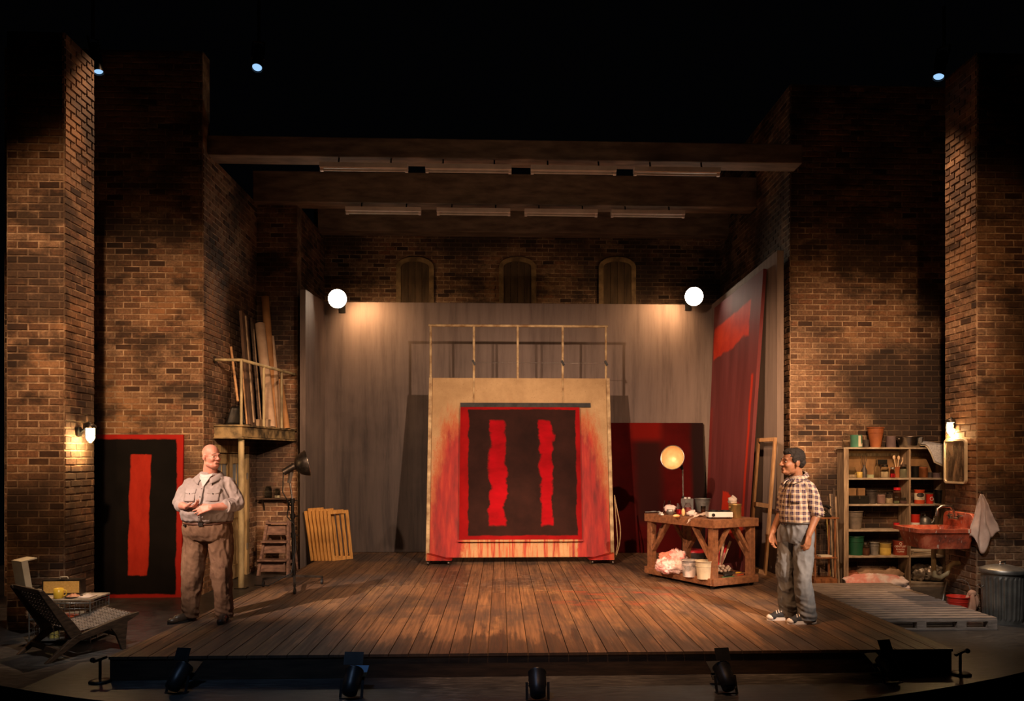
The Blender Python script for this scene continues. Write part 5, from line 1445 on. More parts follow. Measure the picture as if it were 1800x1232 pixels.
m = MB(); m.lathe([(r * .72, 0), (r * .82, .03), (r * .92, .13), (r * 1.0, .145), (r * 1.0, .152), (r * .90, .142), (r * .78, .03), (.001, .012)], 32, cap0=True); m.build('basin_body', STEEL, T)
for s in (-1, 1):
    m = MB(); m.tube([(s * r * .92, -.03, .12), (s * r * 1.08, -.02, .13), (s * r * 1.08, .02, .13), (s * r * .92, .03, .12)], .006, 6); m.build('handle', STEEL, T)
# newspapers hanging over the end
q = NT('printed_newsprint'); oc = q.coord('Object')
pr_ = q.noise(q.map(oc, (1, 1, 1)), 70, 3, 0.8); im = q.noise(oc, 9, 4)
c = q.mix(q.math('MULTIPLY', q.step(pr_, 0.5, 0.56), 0.35), (0.70, 0.71, 0.74), (0.12, 0.13, 0.16))
c = q.mix(q.math('MULTIPLY', q.step(im, 0.58, 0.64), 0.7), c, (0.20, 0.24, 0.36))
NEWS = q.fin(c, 0.85, 0, 0.2)
T = thing('newspaper', 'folded newspapers draped over the right end of the top shelf', 'newspaper', ss(1640, 5, .05))
def newsf(k):
    def f(u, v):
        # u across, v from the shelf over the front edge and down
        x = -.16 + .37 * u + .05 * v + .012 * k
        if v < .45:
            t = v / .45; return (x - .05 * (1 - t), .20 - .28 * t, .02 + .018 * k + .12 * (1 - t) * u * (1.2 - u) + .02 * math.sin(3 * u + k) * (1 - t))
        t = (v - .45) / .55
        return (x + .06 * t, -.08 - .035 * math.sin(min(1, 2 * t) * PI / 2) - .008 * k, .02 + .018 * k - .40 * t * (.55 + .45 * u) - .02 * (1 - u))
    return f
for k in range(2):
    m = MB(); m.grid(newsf(k), 12, 20); solidify(m.build('sheet', NEWS if k else PALE_T, T), .004)
# row 4 (first shelf under the top)
J = 'jars on the shelving'
jar('glass_jar', 'clear jar of small tools at the left of the upper shelf', ss(1498, 4, .12), pw(14) / 2, .15, SAND, None, J, fill=.3)
mug('small ochre cup on the upper shelf', ss(1511, 4, .07), pw(9.5) / 2, .085, YELT, 2.6, 'cups on the shelving', 'cup')
T = thing('brush_bottle', 'dark bottle holding thin long brushes on the upper shelf', 'bottle', ss(1519, 4, .18))
m = MB(); m.lathe([(.04, 0), (.042, .10), (.02, .15), (.018, .18)], 16, cap0=True); m.build('bottle_body', TIN_DARK, T)
for k in range(4):
    a = -.5 + .33 * k; m = MB(); m.cyl((0.006 * (k - 1.5), 0, .12), (.055 * a * 2, .01 * k, .30 + .02 * (k % 2)), .004, n=6); m.build('brush', WOOD_DARK, T)
tin('squat green tin with a white lid on the upper shelf', 1530, 4, 12, .045, GRN_P, WHITE_ENAMEL, dy=.06)
T = thing('glass_decanter', 'tall narrow glass bottle on the upper shelf', 'bottle', ss(1541, 4, .10))
m = MB(); m.lathe([(.034, 0), (.036, .02), (.036, .12), (.012, .19), (.011, .25), (.015, .255)], 18, cap0=True); m.build('bottle_glass', GLASS, T)
m = MB(); m.lathe([(.010, .25), (.014, .262), (.012, .28), (.001, .285)], 12); m.build('stopper', GLASS, T)
T = thing('wide_brush', 'wide black paint brush leaning at the back of the upper shelf', 'paint brush', ss(1550, 4, .22))
m = MB(); m.box(-.075, .075, -.012, .012, .19, .26); m.build('bristles', BLACK_METAL, T)
m = MB(); m.box(-.02, .02, -.012, .012, 0, .19); m.build('handle', WOOD_DARK, T)
jar('glass_jar', 'glass jar half full of cream pigment on the upper shelf', ss(1555, 4, .08), pw(13.5) / 2, .18, SAND, DARK_METAL, J, fill=.48)
jar('glass_jar', 'small jar of bright red pigment on the upper shelf', ss(1569, 4, .07), pw(9) / 2, .145, RED_P, GALV, J, fill=.42)
T = thing('utensil_crock', 'brown crock of pale wooden spoons on the upper shelf', 'crock', ss(1577, 4, .19))
m = MB(); m.lathe([(.06, 0), (.068, .02), (.068, .15), (.072, .155), (.064, .155)], 22, cap0=True); m.build('crock_body', TERRA, T)
for k, (dx_, L_, rr_) in enumerate(((-.05, .29, .022), (-.01, .285, .02), (.03, .27, .02), (.06, .25, .018))):
    m = MB(); p0 = Vector((dx_ * .4, -.01, .10)); p1 = Vector((dx_ * 1.7 + .03, -.02, L_)); m.cyl(p0, p1, .007, n=8)
    m.ball(tuple(p1), (rr_, .007, .032), 12, 8); m.build('wooden_spoon', PALEW, T)
jar('glass_bottle', 'grey green corked bottle at the right of the upper shelf', ss(1588, 4, .08), pw(12.5) / 2, .185, CERAM, WOOD_DARK, J, fill=.66)
# row 3
T = thing('tool_box', 'low black metal tool box on the second shelf', 'tool box', ss(1507, 3, .11))
m = MB(); m.box(-pw(17), pw(17), -.07, .07, 0, .105); m.build('box_body', BLACK_METAL, T, bevel=.004)
m = MB(); m.box(-pw(17) - .003, pw(17) + .003, -.073, .073, .105, .115); m.build('lid', DARK_METAL, T)
m = MB(); m.box(-.012, .012, -.078, -.07, .07, .11); m.build('latch', STEEL, T)
for k, (px_, w_) in enumerate(((1497, 13), (1513, 12))):
    T = thing('paper_box', ('ochre paper box standing left behind the tool box', 'ochre paper box standing right behind the tool box')[k], 'box', ss(px_, 3, .22))
    m = MB(); m.box(-pw(w_) / 2, pw(w_) / 2, -.03, .03, 0, .215); m.build('box_body', BACKB, T)
    m = MB(); m.box(-pw(w_) / 2 - .002, pw(w_) / 2 + .002, -.032, .032, .19, .218); m.build('lid', BACKB, T)
bucket('dark grey pot in the middle of the second shelf', ss(1532, 3, .17), .055, .075, .19, TIN_DARK, 'pots on the shelving', name='tall_pot', cat='pot')
jar('glass_jar', 'rose tinted jar on the second shelf', ss(1549, 3, .08), pw(13) / 2, .165, ROSE, None, J, fill=.75)
jar('glass_jar', 'jar with a pale lower half on the second shelf', ss(1563, 3, .08), pw(11.5) / 2, .16, SAND, DARK_METAL, J, fill=.5)
jar('glass_jar', 'taller red lidded jar at the back of the second shelf', ss(1577, 3, .19), pw(14) / 2, .22, DKB, RED_P, J, fill=.8)
jar('glass_jar', 'little jar of sage powder at the front of the second shelf', ss(1576, 3, .06), pw(9) / 2, .10, GRN_P, STEEL, J, fill=.4)
jar('glass_jar', 'squat jar at the right end of the second shelf', ss(1588, 3, .07), pw(10.5) / 2, .085, ROSE, DARK_METAL, J, fill=.5)
brush_stick('palette_knife', 'small steel knife lying at the edge of the second shelf', ss(1530, 3, .03, .004), ss(1539, 3, .025, .004), .014, STEEL, STEEL, 'knife')
# row 2
bucket('worn zinc bucket on the middle shelf', ss(1503, 2, .14), pw(20) / 2, pw(26) / 2, .255, mat('dull_zinc', (0.23, 0.19, 0.15), (0.12, 0.10, 0.08), 7, 0.6, 0.3), 'buckets on the shelving')
tin('small red tin alone at the right of the middle shelf', 1576, 2, 10, .085, RED_P, TIN_DARK, dy=.14)
# row 1
bucket('dark green enamel bucket on the lower shelf', ss(1504, 1, .14), pw(24) / 2, pw(27) / 2, .265, GRNB, 'buckets on the shelving')
jar('glass_jar', 'dark brown jar with a steel cap on the lower shelf', ss(1522, 1, .07), pw(12.5) / 2, .18, DKB, STEEL, J, fill=.6)
bucket('grey tin pail beside the dark brown jar on the lower shelf', ss(1537, 1, .11), pw(13) / 2, pw(15) / 2, .18, mat('pitted_grey_tin', (0.30, 0.28, 0.25), (0.18, 0.17, 0.15), 8, 0.5, 0.4), 'buckets on the shelving')
tin('dull yellow tin on the lower shelf', 1556, 1, 19, .17, YELT, GALV, band=(.15, .62, mat('yellow_label', (0.68, 0.50, 0.10), (0.5, 0.36, 0.08), 9, 0.6)), dy=.10)
T = tin('red brown tin with pale lettering on the lower shelf', 1582, 1, 24, .205, MAROT, TIN_DARK, dy=.12)
T.rotation_euler.z = R(-22)
LET = mat('pale_lettering', (0.80, 0.70, 0.58), (0.72, 0.6, 0.5), 5, 0.6, bump=0)
rr_ = pw(24) / 2
lettering(T, 'CENTURY', (0, 0, .115), .038, LET, r=rr_)
lettering(T, 'ROASTED', (0, 0, .076), .028, LET, r=rr_)
lettering(T, 'COFFEE', (0, 0, .045), .028, LET, r=rr_)
m = MB(); m.tube([(math.sin(.016 * math.cos(2 * PI * k / 16) / rr_) * (rr_ + .002), -math.cos(.016 * math.cos(2 * PI * k / 16) / rr_) * (rr_ + .002), .168 + .016 * math.sin(2 * PI * k / 16)) for k in range(16)], .0035, 5, True); m.build('ring_emblem', LET, T)
# row 0: sacks
T = thing('paper_sack', 'crumpled brown paper and sacking on the bottom shelf', 'sacking', ss(1535, 0, .16))
KR = mat('kraft_sacking', (0.45, 0.31, 0.20), (0.28, 0.17, 0.10), 5, 0.85, bump=0.25)
for c_, r_, m_, sd_ in (((-.28, .02, .07), (.16, .10, .075), mat('rust_cloth', (0.30, 0.10, 0.05), (0.2, 0.06, 0.03), 6, .9), 3), ((-.02, .0, .09), (.26, .11, .09), KR, 6), ((.26, -.02, .08), (.15, .10, .11), KR, 12)):
    m = MB(); crumple(m, c_, r_, .45, sd_, (22, 14), .95); m.build('sack_fold', m_, T)
DROP = mat('pink_stained_drop_cloth', (0.80, 0.68, 0.64), (0.70, 0.30, 0.26), 4, 0.9, lo=.42, hi=.56, bump=0.25)
T = thing('drop_cloth', 'pink stained white drop cloth spilling out at the foot of the shelving', 'cloth', (at(1540, 1030, 10.98).x, 10.98, 0.0))
def dropf(u, v):
    x = -.44 + .88 * u; y = .0 + .0 * v
    # section: from floor in front up and into the shelf
    pz = .005 + .19 * math.sin(min(1, v * 1.25) * PI * .55) * (1 - .35 * abs(2 * u - 1)**3)
    pz += .035 * mnoise.noise((u * 6, v * 4, 1.5)) * math.sin(PI * min(1, v + .1)) + .02 * mnoise.noise((u * 15, v * 9, 3))
    py = -.10 + .22 * v + .03 * mnoise.noise((u * 5, v * 3, 7))
    return (x, py, max(.004, pz))
m = MB(); m.grid(dropf, 40, 20); solidify(m.build('cloth_fold', DROP, T), .006)
m = MB(); crumple(m, (.30, -.02, .07), (.14, .10, .075), .5, 31, (22, 14), .95); m.build('cloth_bundle', DROP, T)
# right bay
tin('black pot at the left of the right upper bay', 1609, 4, 14, .165, BLACK_METAL, dy=.17, name='stoneware_pot', cat='pot')
jar('crock_jar', 'brown glazed jar in the right upper bay', ss(1623, 4, .10), pw(15) / 2, .185, TERRA, None, J, fill=.82)
tin('small dark lidded pot under the hanging newspaper', 1635, 4, 9, .075, TIN_DARK, STEEL, dy=.15, name='stoneware_pot', cat='pot')
tin('squat mauve pot under the hanging newspaper', 1646, 4, 12, .07, MAUVE, dy=.08, name='stoneware_pot', cat='pot')
tin('dark canister at the pillar end of the right upper bay', 1657, 4, 11, .15, TIN_DARK, dy=.15, name='stoneware_pot', cat='pot')
T = tin('orange red tin with a pale middle band in the right bay', 1616, 3, 17, .20, mat('orange_red_tin', (0.58, 0.09, 0.03), (0.46, 0.06, 0.02), 5, 0.45), GALV, band=(.28, .75, PALE_T), dy=.09)
T.rotation_euler.z = R(-14)
b = MB(); rr_ = pw(17) / 2
b.grid(lambda u, v: (math.sin(.75 * (v) * math.cos(2 * PI * u)) * (rr_ + .003), -math.cos(.75 * v * math.cos(2 * PI * u)) * (rr_ + .003), .125 + .033 * v * math.sin(2 * PI * u)), 20, 3); b.build('oval_emblem', TIN_DARK, T)
lettering(T, 'COFFEE', (0, 0, .066), .022, TIN_DARK, r=rr_ + .002)
T = tin('bright red tin with a white ring mark in the right bay', 1634, 3, 12, .135, REDT, TIN_DARK, dy=.10)
T.rotation_euler.z = R(-14); rr_ = pw(12) / 2
m = MB(); m.tube([(math.sin(.4 + .025 * math.cos(2 * PI * k / 16) / rr_) * (rr_ + .002), -math.cos(.4 + .025 * math.cos(2 * PI * k / 16) / rr_) * (rr_ + .002), .07 + .025 * math.sin(2 * PI * k / 16)) for k in range(16)], .004, 5, True); m.build('ring_mark', WHITE_ENAMEL, T)
bucket('black pail at the pillar end of the right bay', ss(1652, 3, .15), .06, .08, .19, BLACK_METAL, 'buckets on the shelving')
T = tin('red tin with a white lower half behind the sink', 1609, 2, 15, .21, REDT, GALV, band=(.02, .45, WHITE_ENAMEL), dy=.09)
T = thing('kettle', 'dull metal kettle on the shelf behind the sink', 'kettle', ss(1626, 2, .14))
m = MB(); m.lathe([(.075, 0), (.085, .02), (.085, .10), (.07, .15), (.03, .18), (.012, .185), (.014, .20), (.001, .205)], 24, cap0=True); m.build('kettle_body', GALV, T)
m = MB(); m.tube([(.07, 0, .06), (.12, 0, .10), (.135, 0, .15)], [.02, .016, .012], 10); m.build('spout', GALV, T)
m = MB(); m.tube([(-.07, 0, .13), (-.05, 0, .22), (.05, 0, .22), (.07, 0, .13)], .007, 8); m.build('handle', BLACK_METAL, T)
for k in range(3):
    T = thing('paper_stack', ('lowest of the tan papers on the shelf under the sink', 'middle of the tan papers on the shelf under the sink', 'topmost of the tan papers on the shelf under the sink')[k], 'papers', ss(1621, 1, .10, .026 * k), .06 * (k - 1), 'papers under the sink')
    m = MB(); m.box(-.18, .17 - .02 * k, -.09, .12, 0, .010); m.build('lower_sheets', TANC, T)
    m = MB(); m.box(-.175, .172 - .02 * k, -.085, .12, .010, .024); m.build('upper_sheets', PALE_T, T)
T = thing('plastic_bundle', 'crumpled silvery plastic bundle on the bottom shelf by the sink pipe', 'plastic', ss(1632, 0, .13))
PLAS = mat('crumpled_silver_plastic', (0.50, 0.45, 0.37), (0.16, 0.13, 0.10), 14, 0.3, 0.25, lo=.42, hi=.6, bump=0.5)
for c_, r_, sd_ in (((-.10, .03, .10), (.14, .10, .12), 2), ((.06, -.02, .11), (.17, .11, .12), 7)):
    m = MB(); crumple(m, c_, r_, .6, sd_, (30, 20), .85); m.build('plastic_fold', PLAS, T)

# ---- telephone stand with a black dial telephone
tp_ = Vector((at(1445, 950, 10.98).x, 10.98, 0))
zt_ = zat(909, 1445, 10.9)
T = thing('telephone_stand', 'small turned-leg wooden stand with a drawer behind the person in plaid', 'side table', tp_)
hw, hd = .165, .13
def bx(nm, x0, x1, y0, y1, z0, z1, m_=WOOD_TURNED): 
    m = MB(); m.box(x0, x1, y0, y1, z0, z1); return m.build(nm, m_, T, bevel=.003)
bx('top', -hw - .015, hw + .015, -hd - .015, hd + .015, zt_ - .022, zt_)
zm = zat(979, 1445, 10.9); zd_ = zat(1016, 1445, 10.9)
bx('middle_shelf', -hw - .005, hw + .005, -hd - .005, hd + .005, zm - .016, zm)
bx('drawer_case', -hw, hw, -hd, hd, .015, zd_); bx('base', -hw - .01, hw + .01, -hd - .01, hd + .01, 0, .02)
dr_ = bx('drawer', -hw + .02, hw - .02, -hd - .008, -hd + .005, .035, zd_ - .02)
m = MB(); m.ball((0, -hd - .018, (zd_ + .02) / 2), .011, 10, 7); m.build('drawer_knob', BRASS, dr_)
for sx_ in (-1, 1):
    for sy_ in (-1, 1):
        for z0, z1 in ((zd_, zm - .016), (zm, zt_ - .022)):
            L_ = z1 - z0
            pf = [(.012, 0), (.016, .03), (.011, .05), (.016, .08), (.012, .15), (.018, .45), (.013, .8), (.017, .88), (.011, .93), (.016, .97), (.012, 1)]
            m = MB(); m.lathe([(r_, z0 + f_ * L_) for r_, f_ in pf], 12, Matrix.Translation((sx_ * (hw - .025), sy_ * (hd - .025), 0))); m.build('spindle', WOOD_TURNED, T)
T = thing('telephone', 'black dial telephone on the small wooden stand', 'telephone', tp_ + Vector((0, 0, zt_)), R(-8))
m = MB()
m.add([(-.11, -.10, 0), (.11, -.10, 0), (.10, .10, 0), (-.10, .10, 0), (-.105, -.10, .03), (.105, -.10, .03), (.06, .05, .105), (-.06, .05, .105), (.07, .09, .10), (-.07, .09, .10)],
      [(3, 2, 1, 0), (0, 1, 5, 4), (4, 5, 6, 7), (7, 6, 8, 9), (9, 8, 2, 3), (1, 2, 8, 6, 5), (0, 4, 7, 9, 3)])
BAKE = mat('black_bakelite', (0.012, 0.012, 0.012), (0.008, 0.008, 0.008), 4, 0.22, bump=0)
m.build('phone_body', BAKE, T, bevel=.012)
Md = Matrix.Translation((0, -.028, .068)) @ Matrix.Rotation(R(27), 4, 'X')
m = MB(); m.lathe([(.052, 0), (.052, .008), (.03, .010)], 24, Md, cap1=True); d_ = m.build('dial', STEEL, T)
m = MB(); m.lathe([(.028, .010), (.026, .013), (.001, .013)], 20, Md); m.build('dial_centre', PALE_T, d_)
m = MB()
hp = [(-.12, .07, .115), (-.10, .065, .14), (-.05, .06, .152), (.05, .06, .152), (.10, .065, .14), (.12, .07, .115)]
m.tube(hp, [.03, .024, .017, .017, .024, .03], 12); m.build('handset', BAKE, T)
m = MB(); m.tube([(-.12, .07, .10), (-.15, .05, .03), (-.12, .02, .012), (-.10, .05, .012)], .006, 6); m.build('handset_cord', RUBBER, T)
book('thin pale booklet lying on the middle shelf of the telephone stand', tp_ + Vector((.02, -.03, zm)), .17, .13, .022, PALE_T, .1)

# ---- mouldings and sticks leaning beside the shelving
sl = ['thin gilt moulding leaning furthest left beside the shelving', 'dark moulding leaning second from left beside the shelving', 'pale stick leaning third beside the shelving', 'brown moulding leaning fourth beside the shelving', 'bright thin stick leaning fifth beside the shelving', 'dark carved moulding leaning sixth beside the shelving', 'thick weathered moulding leaning against the shelving side']
for i, (xb, xt, yt, w_, m_) in enumerate(((1460, 1453, 903, .016, YELT), (1463, 1457, 889, .020, WOOD_DARK), (1465, 1459, 868, .018, WOOD_OLD), (1468, 1462, 868, .022, WOOD_DARK), (1470, 1466, 870, .016, WOOD_OLD), (1471, 1465, 858, .028, WOOD_DARK), (1474, 1468, 873, .032, WOOD_OLD))):
    b_ = Vector((at(xb, 1000, 11.08 + .03 * i).x, 11.08 + .03 * i, 0)); t_ = at(xt, yt, 11.40)
    T = thing('moulding', sl[i], 'moulding', b_, 0, 'mouldings beside the shelving')
    m = MB(); m.bar((0, 0, 0), t_ - b_, w_, w_ * .8); m.build('shaft', m_, T)
    m = MB(); m.bar(Vector((0, -w_ * .4, 0)), (t_ - b_) * .995 + Vector((0, -w_ * .4, 0)), w_ * .4, w_ * .35); m.build('bead', m_, T)

# ---- pallets used as a walkway
PALW = mat('grey_pallet_wood', (0.36, 0.30, 0.26), (0.16, 0.13, 0.11), 5, 0.8, stretch=(1.2, 7, 7), bump=0.3, lo=.3, hi=.7)
def pallet(label, x0, y0, w_, d_, h_, ns):
    T_ = thing('pallet', label, 'pallet', (x0, y0, 0), 0, 'pallets forming the walkway')
    for k in range(3):
        yb = [0.0, d_ / 2 - .045, d_ - .09][k]
        for j in range(4):
            xb = [0.0, w_ * .36, w_ * .68, w_ - .10][j]
            m = MB(); m.box(xb, xb + .10, yb, yb + .09, .016, h_ - .038); m.build('block', PALW, T_)
        m = MB(); m.box(0, w_, yb, yb + .09, 0, .016); m.build('bottom_board', PALW, T_)
        m = MB(); m.box(0, w_, yb, yb + .09, h_ - .038, h_ - .020); m.build('stringer_board', PALW, T_)
    for k in range(ns):
        a = d_ * k / ns
        m = MB(); m.box(-.012 * rnd.random(), w_ + .012 * rnd.random(), a + .018, a + d_ / ns - .018, h_ - .020, h_); m.build('slat', PALW, T_)
pallet('near pallet of grey slats beside the platform', 3.95, 8.34, 1.37, 1.18, .125, 9)
pallet('far pallet of grey slats in front of the shelving', 3.95, 9.56, 1.37, 1.18, .125, 9)

# ---- paint-stained wall sink on the right pillar
q = NT('red_stained_sink'); oc = q.coord('Object')
n1 = q.noise(oc, 5, 6, 0.7); n2 = q.noise(q.map(oc, (5, 5, 1.2), loc=(3, 1, 0)), 4, 6, 0.7)
c = q.ramp(n1, [(0.34, (0.16, 0.05, 0.035)), (0.5, (0.48, 0.10, 0.05)), (0.64, (0.62, 0.20, 0.11))])
c = q.mix(q.step(n2, 0.60, 0.66), c, (0.70, 0.58, 0.50))
SINK_M = q.fin(c, 0.4, 0, 0.5)
sy0, sy1 = 9.10, 9.74
szr = zat(927, 1650, 9.35)
SK = thing('sink', 'red paint stained wall sink mounted on the right brick pillar', 'sink', (PRX - .022, (sy0 + sy1) / 2, 0))
hw = (sy1 - sy0) / 2; dep = PRX - at(1602, 930, 9.30).x
zb_ = szr - .235
def ringpts(x0, x1, y0, y1, z, rr_, n_=5):
    pts = []
    for cx_, cy_, a0 in ((x1 - rr_, y1 - rr_, 0), (x0 + rr_, y1 - rr_, 90), (x0 + rr_, y0 + rr_, 180), (x1 - rr_, y0 + rr_, 270)):
        for k in range(n_):
            a = R(a0 + 90 * k / (n_ - 1)); pts.append((cx_ + rr_ * math.cos(a), cy_ + rr_ * math.sin(a), z))
    return pts
def rings(m, rl, cap=True):
    n_ = len(rl[0]); vs = [p for r_ in rl for p in r_]
    fs = [(k * n_ + i, k * n_ + (i + 1) % n_, (k + 1) * n_ + (i + 1) % n_, (k + 1) * n_ + i) for k in range(len(rl) - 1) for i in range(n_)]
    fs.append(tuple(range(n_ - 1, -1, -1)))
    if cap: fs.append(tuple((len(rl) - 1) * n_ + i for i in range(n_)))
    return m.add(vs, fs, False)
m = MB()
rings(m, [ringpts(-dep + .10, -.02, -hw + .06, hw - .06, zb_, .08), ringpts(-dep + .05, 0, -hw + .02, hw - .02, szr - .05, .08), ringpts(-dep, 0, -hw, hw, szr - .045, .08), ringpts(-dep, 0, -hw, hw, szr, .08),
          ringpts(-dep + .05, -.06, -hw + .05, hw - .05, szr, .07), ringpts(-dep + .10, -.09, -hw + .09, hw - .09, szr - .17, .06)])
m.build('basin', SINK_M, SK)
# splash-back with rounded top
m = MB(); zs0, zs1 = szr - .02, zat(900, 1680, 9.4)
pl_ = [(-hw, zs0), (hw, zs0)] + [(hw - .10 + .10 * math.cos(R(9 * k * 1.25)), zs1 - .10 + .10 * math.sin(R(9 * k * 1.25))) for k in range(9)] + [(-hw + .10 - .10 * math.sin(R(9 * k * 1.25)), zs1 - .10 + .10 * math.cos(R(9 * k * 1.25))) for k in range(9)]
m.prism(pl_, 0, .05, Matrix.Rotation(-PI / 2, 4, 'Z') @ Matrix.Translation((0, -.0, 0)) @ Matrix.Translation((0, -.05, 0)))
m.build('splash_back', SINK_M, SK, bevel=.008)
for s in (-1, 1):
    m = MB(); m.cyl((-.05, s * .10, szr + .13), (-.10, s * .10, szr + .13), .022, n=12); t_ = m.build('tap', STEEL, SK)
    m = MB(); m.bar((-.10, s * .10 - .04, szr + .13), (-.10, s * .10 + .04, szr + .13), .014, .014); m.bar((-.10, s * .10, szr + .09), (-.10, s * .10, szr + .17), .014, .014); m.build('cross_handle', STEEL, t_)
m = MB(); m.tube([(-.08, -.10, szr + .10), (-.09, 0, szr + .10), (-.08, .10, szr + .10)], .016, 8); m.build('tap_bridge', STEEL, SK)
m = MB(); m.tube([(-.09, 0, szr + .10), (-.10, 0, szr + .20), (-.14, 0, szr + .245), (-.24, 0, szr + .25), (-.30, 0, szr + .22), (-.31, 0, szr + .13)], .016, 10); m.build('spout', STEEL, SK)
m = MB(); m.box(-.20, -.06, .14, .24, zs1 + .06, zs1 + .075); m.box(-.02, .0, .17, .21, zs1 - .02, zs1 + .07); m.box(-.08, .0, .17, .21, zs1 + .055, zs1 + .065); m.build('soap_dish', STEEL, SK)
m = MB(); m.cyl((-dep * .45, .05, zb_ - .01), (-dep * .45, .05, zb_ - .30), .028, n=14)
m.build('drain_pipe', PIPE_PAINT, SK)
m = MB(); m.tube([(-dep * .45, .05, zb_ - .28), (-dep * .44, .05, zb_ - .36), (-dep * .34, .05, zb_ - .39), (-dep * .22, .05, zb_ - .34), (-dep * .18, .05, zb_ - .25), (-dep * .10, .05, zb_ - .21), (-.0, .05, zb_ - .21)], .03, 12); m.build('trap', PIPE_PAINT, SK)
m = MB(); m.tube([(-.03, .26, .30), (-.07, .26, .16), (-.10, .24, .05), (-.12, .20, .014), (-.13, .10, .014)], .012, 8); m.build('hose', GALV, SK)

# ---- mirror on the pillar
my0 = 9.22; my1 = 9.74
def yon(px_):                               # depth of a pixel column on the pillar side face
    d = ray(px_, 800); return d.y * (PRX / d.x)
ya, yb = yon(1703), yon(1664.5)
zc_ = lambda py_, Y_: at(1685, py_, Y_).z
MT = thing('mirror', 'old rounded rectangular mirror hung on the right brick pillar', 'mirror', (PRX - .014, (ya + yb) / 2, (zc_(772, 9.5) + zc_(850, 9.5)) / 2))
hw, hh = (yb - ya) / 2, (zc_(772, 9.5) - zc_(850, 9.5)) / 2
def rr_rect(hw_, hh_, r_, n_=6):
    return [(sx_ * (hw_ - r_) + r_ * math.cos(R(a0 + 90 * k / (n_ - 1))), sz_ * (hh_ - r_) + r_ * math.sin(R(a0 + 90 * k / (n_ - 1)))) for sx_, sz_, a0 in ((1, 1, 0), (-1, 1, 90), (-1, -1, 180), (1, -1, 270)) for k in range(n_)]
o_, i_ = rr_rect(hw, hh, .05), rr_rect(hw - .022, hh - .022, .035)
n_ = len(o_); m = MB()
vs = [(0, y, z) for y, z in o_] + [(-.03, y, z) for y, z in o_] + [(-.03, y, z) for y, z in i_] + [(-.015, y, z) for y, z in i_]
m.add(vs, [(k * n_ + i, k * n_ + (i + 1) % n_, (k + 1) * n_ + (i + 1) % n_, (k + 1) * n_ + i) for k in range(3) for i in range(n_)]); m.build('frame', CREAM, MT)
q = NT('tarnished_mirror'); nz = q.noise(q.map(q.coord(), (1, 3, 1)), 3.5, 6, 0.7)
q.bump(nz, 0.05, .005)
MIR = q.fin(q.ramp(nz, [(0.4, (0.10, 0.08, 0.06)), (0.62, (0.46, 0.40, 0.31))]), q.ramp(nz, [(0.35, (0.5,) * 3), (0.6, (0.16,) * 3)]), 0.85, 0.5)
m = MB(); m.add([(-.016, y, z) for y, z in i_], [tuple(range(n_))]); m.build('glass', MIR, MT)

# ---- towel on a hook at the pillar corner
g0 = at(1722, 868, PRF - .03)
T = thing('hand_towel', 'pale pink towel hanging from a hook on the pillar corner', 'towel', g0)
TOW = mat('pale_pink_towel', (0.72, 0.58, 0.51), (0.60, 0.45, 0.39), 7, 0.9, bump=0.2)
m = MB()
ht = .70
def towf(u, v):
    w_ = .03 + .21 * min(1, v * 1.25)**.75
    ln = .70 + .30 * math.exp(-((u - .40) / .20)**2) - .10 * max(0, u - .8) / .2
    fold = math.sin(u * 17 + 1.2 * v) * .024 * min(1, v * 2.5) + .016 * mnoise.noise((u * 5, v * 5, 2))
    return ((u - .45) * w_ + .06 * v * v * u + .02 * math.sin(5 * v + 3 * u) * v, -.035 + fold, -ht * v * ln + .015 * math.sin(23 * u) * v)
m.grid(towf, 30, 24); solidify(m.build('towel_cloth', TOW, T), .006)
m = MB(); m.tube([(0, .03, .02), (0, -.03, .02), (0, -.05, .0), (0, -.04, .03)], .006, 6); m.build('hook', BLACK_METAL, T)

# ---- red bucket with an orange cloth over its handle
rb = ground(1684, 1080, 0)
T = bucket('bright red bucket on the floor under the sink', (rb.x, rb.y, 0), .095, .12, .215, REDT, None, False, rz=0)
m = MB(); m.tube([(.12 * math.cos(R(-15)) , -.02, .20), (.14, -.01, .30), (.12, .0, .37), (.06, .02, .41), (0.0, .03, .40)], .005, 6); m.build('bail', GALV, T)
T = thing('orange_rag', 'peach cloth draped over the side of the red bucket', 'rag', (rb.x + .155, rb.y - .02, 0))
PEACH = mat('peach_cloth', (0.72, 0.42, 0.28), (0.58, 0.31, 0.20), 7, 0.9, bump=0.2)
m = MB()
def peaf(u, v):
    a = 2 * PI * u
    k = (.028 + .05 * math.sin(PI * min(1, v * .9 + .08))) * (1 + .25 * math.sin(4 * a + 3 * v))
    return (k * math.cos(a) * .9, k * math.sin(a) * .55 - .0, .02 + .25 * v + .01 * math.sin(3 * a))
m.grid(peaf, 32, 14); m.build('cloth_drape', PEACH, T)
m = MB(); crumple(m, (.0, 0, .25), (.05, .035, .04), .5, 3, (16, 10)); m.build('cloth_knot', PEACH, T)

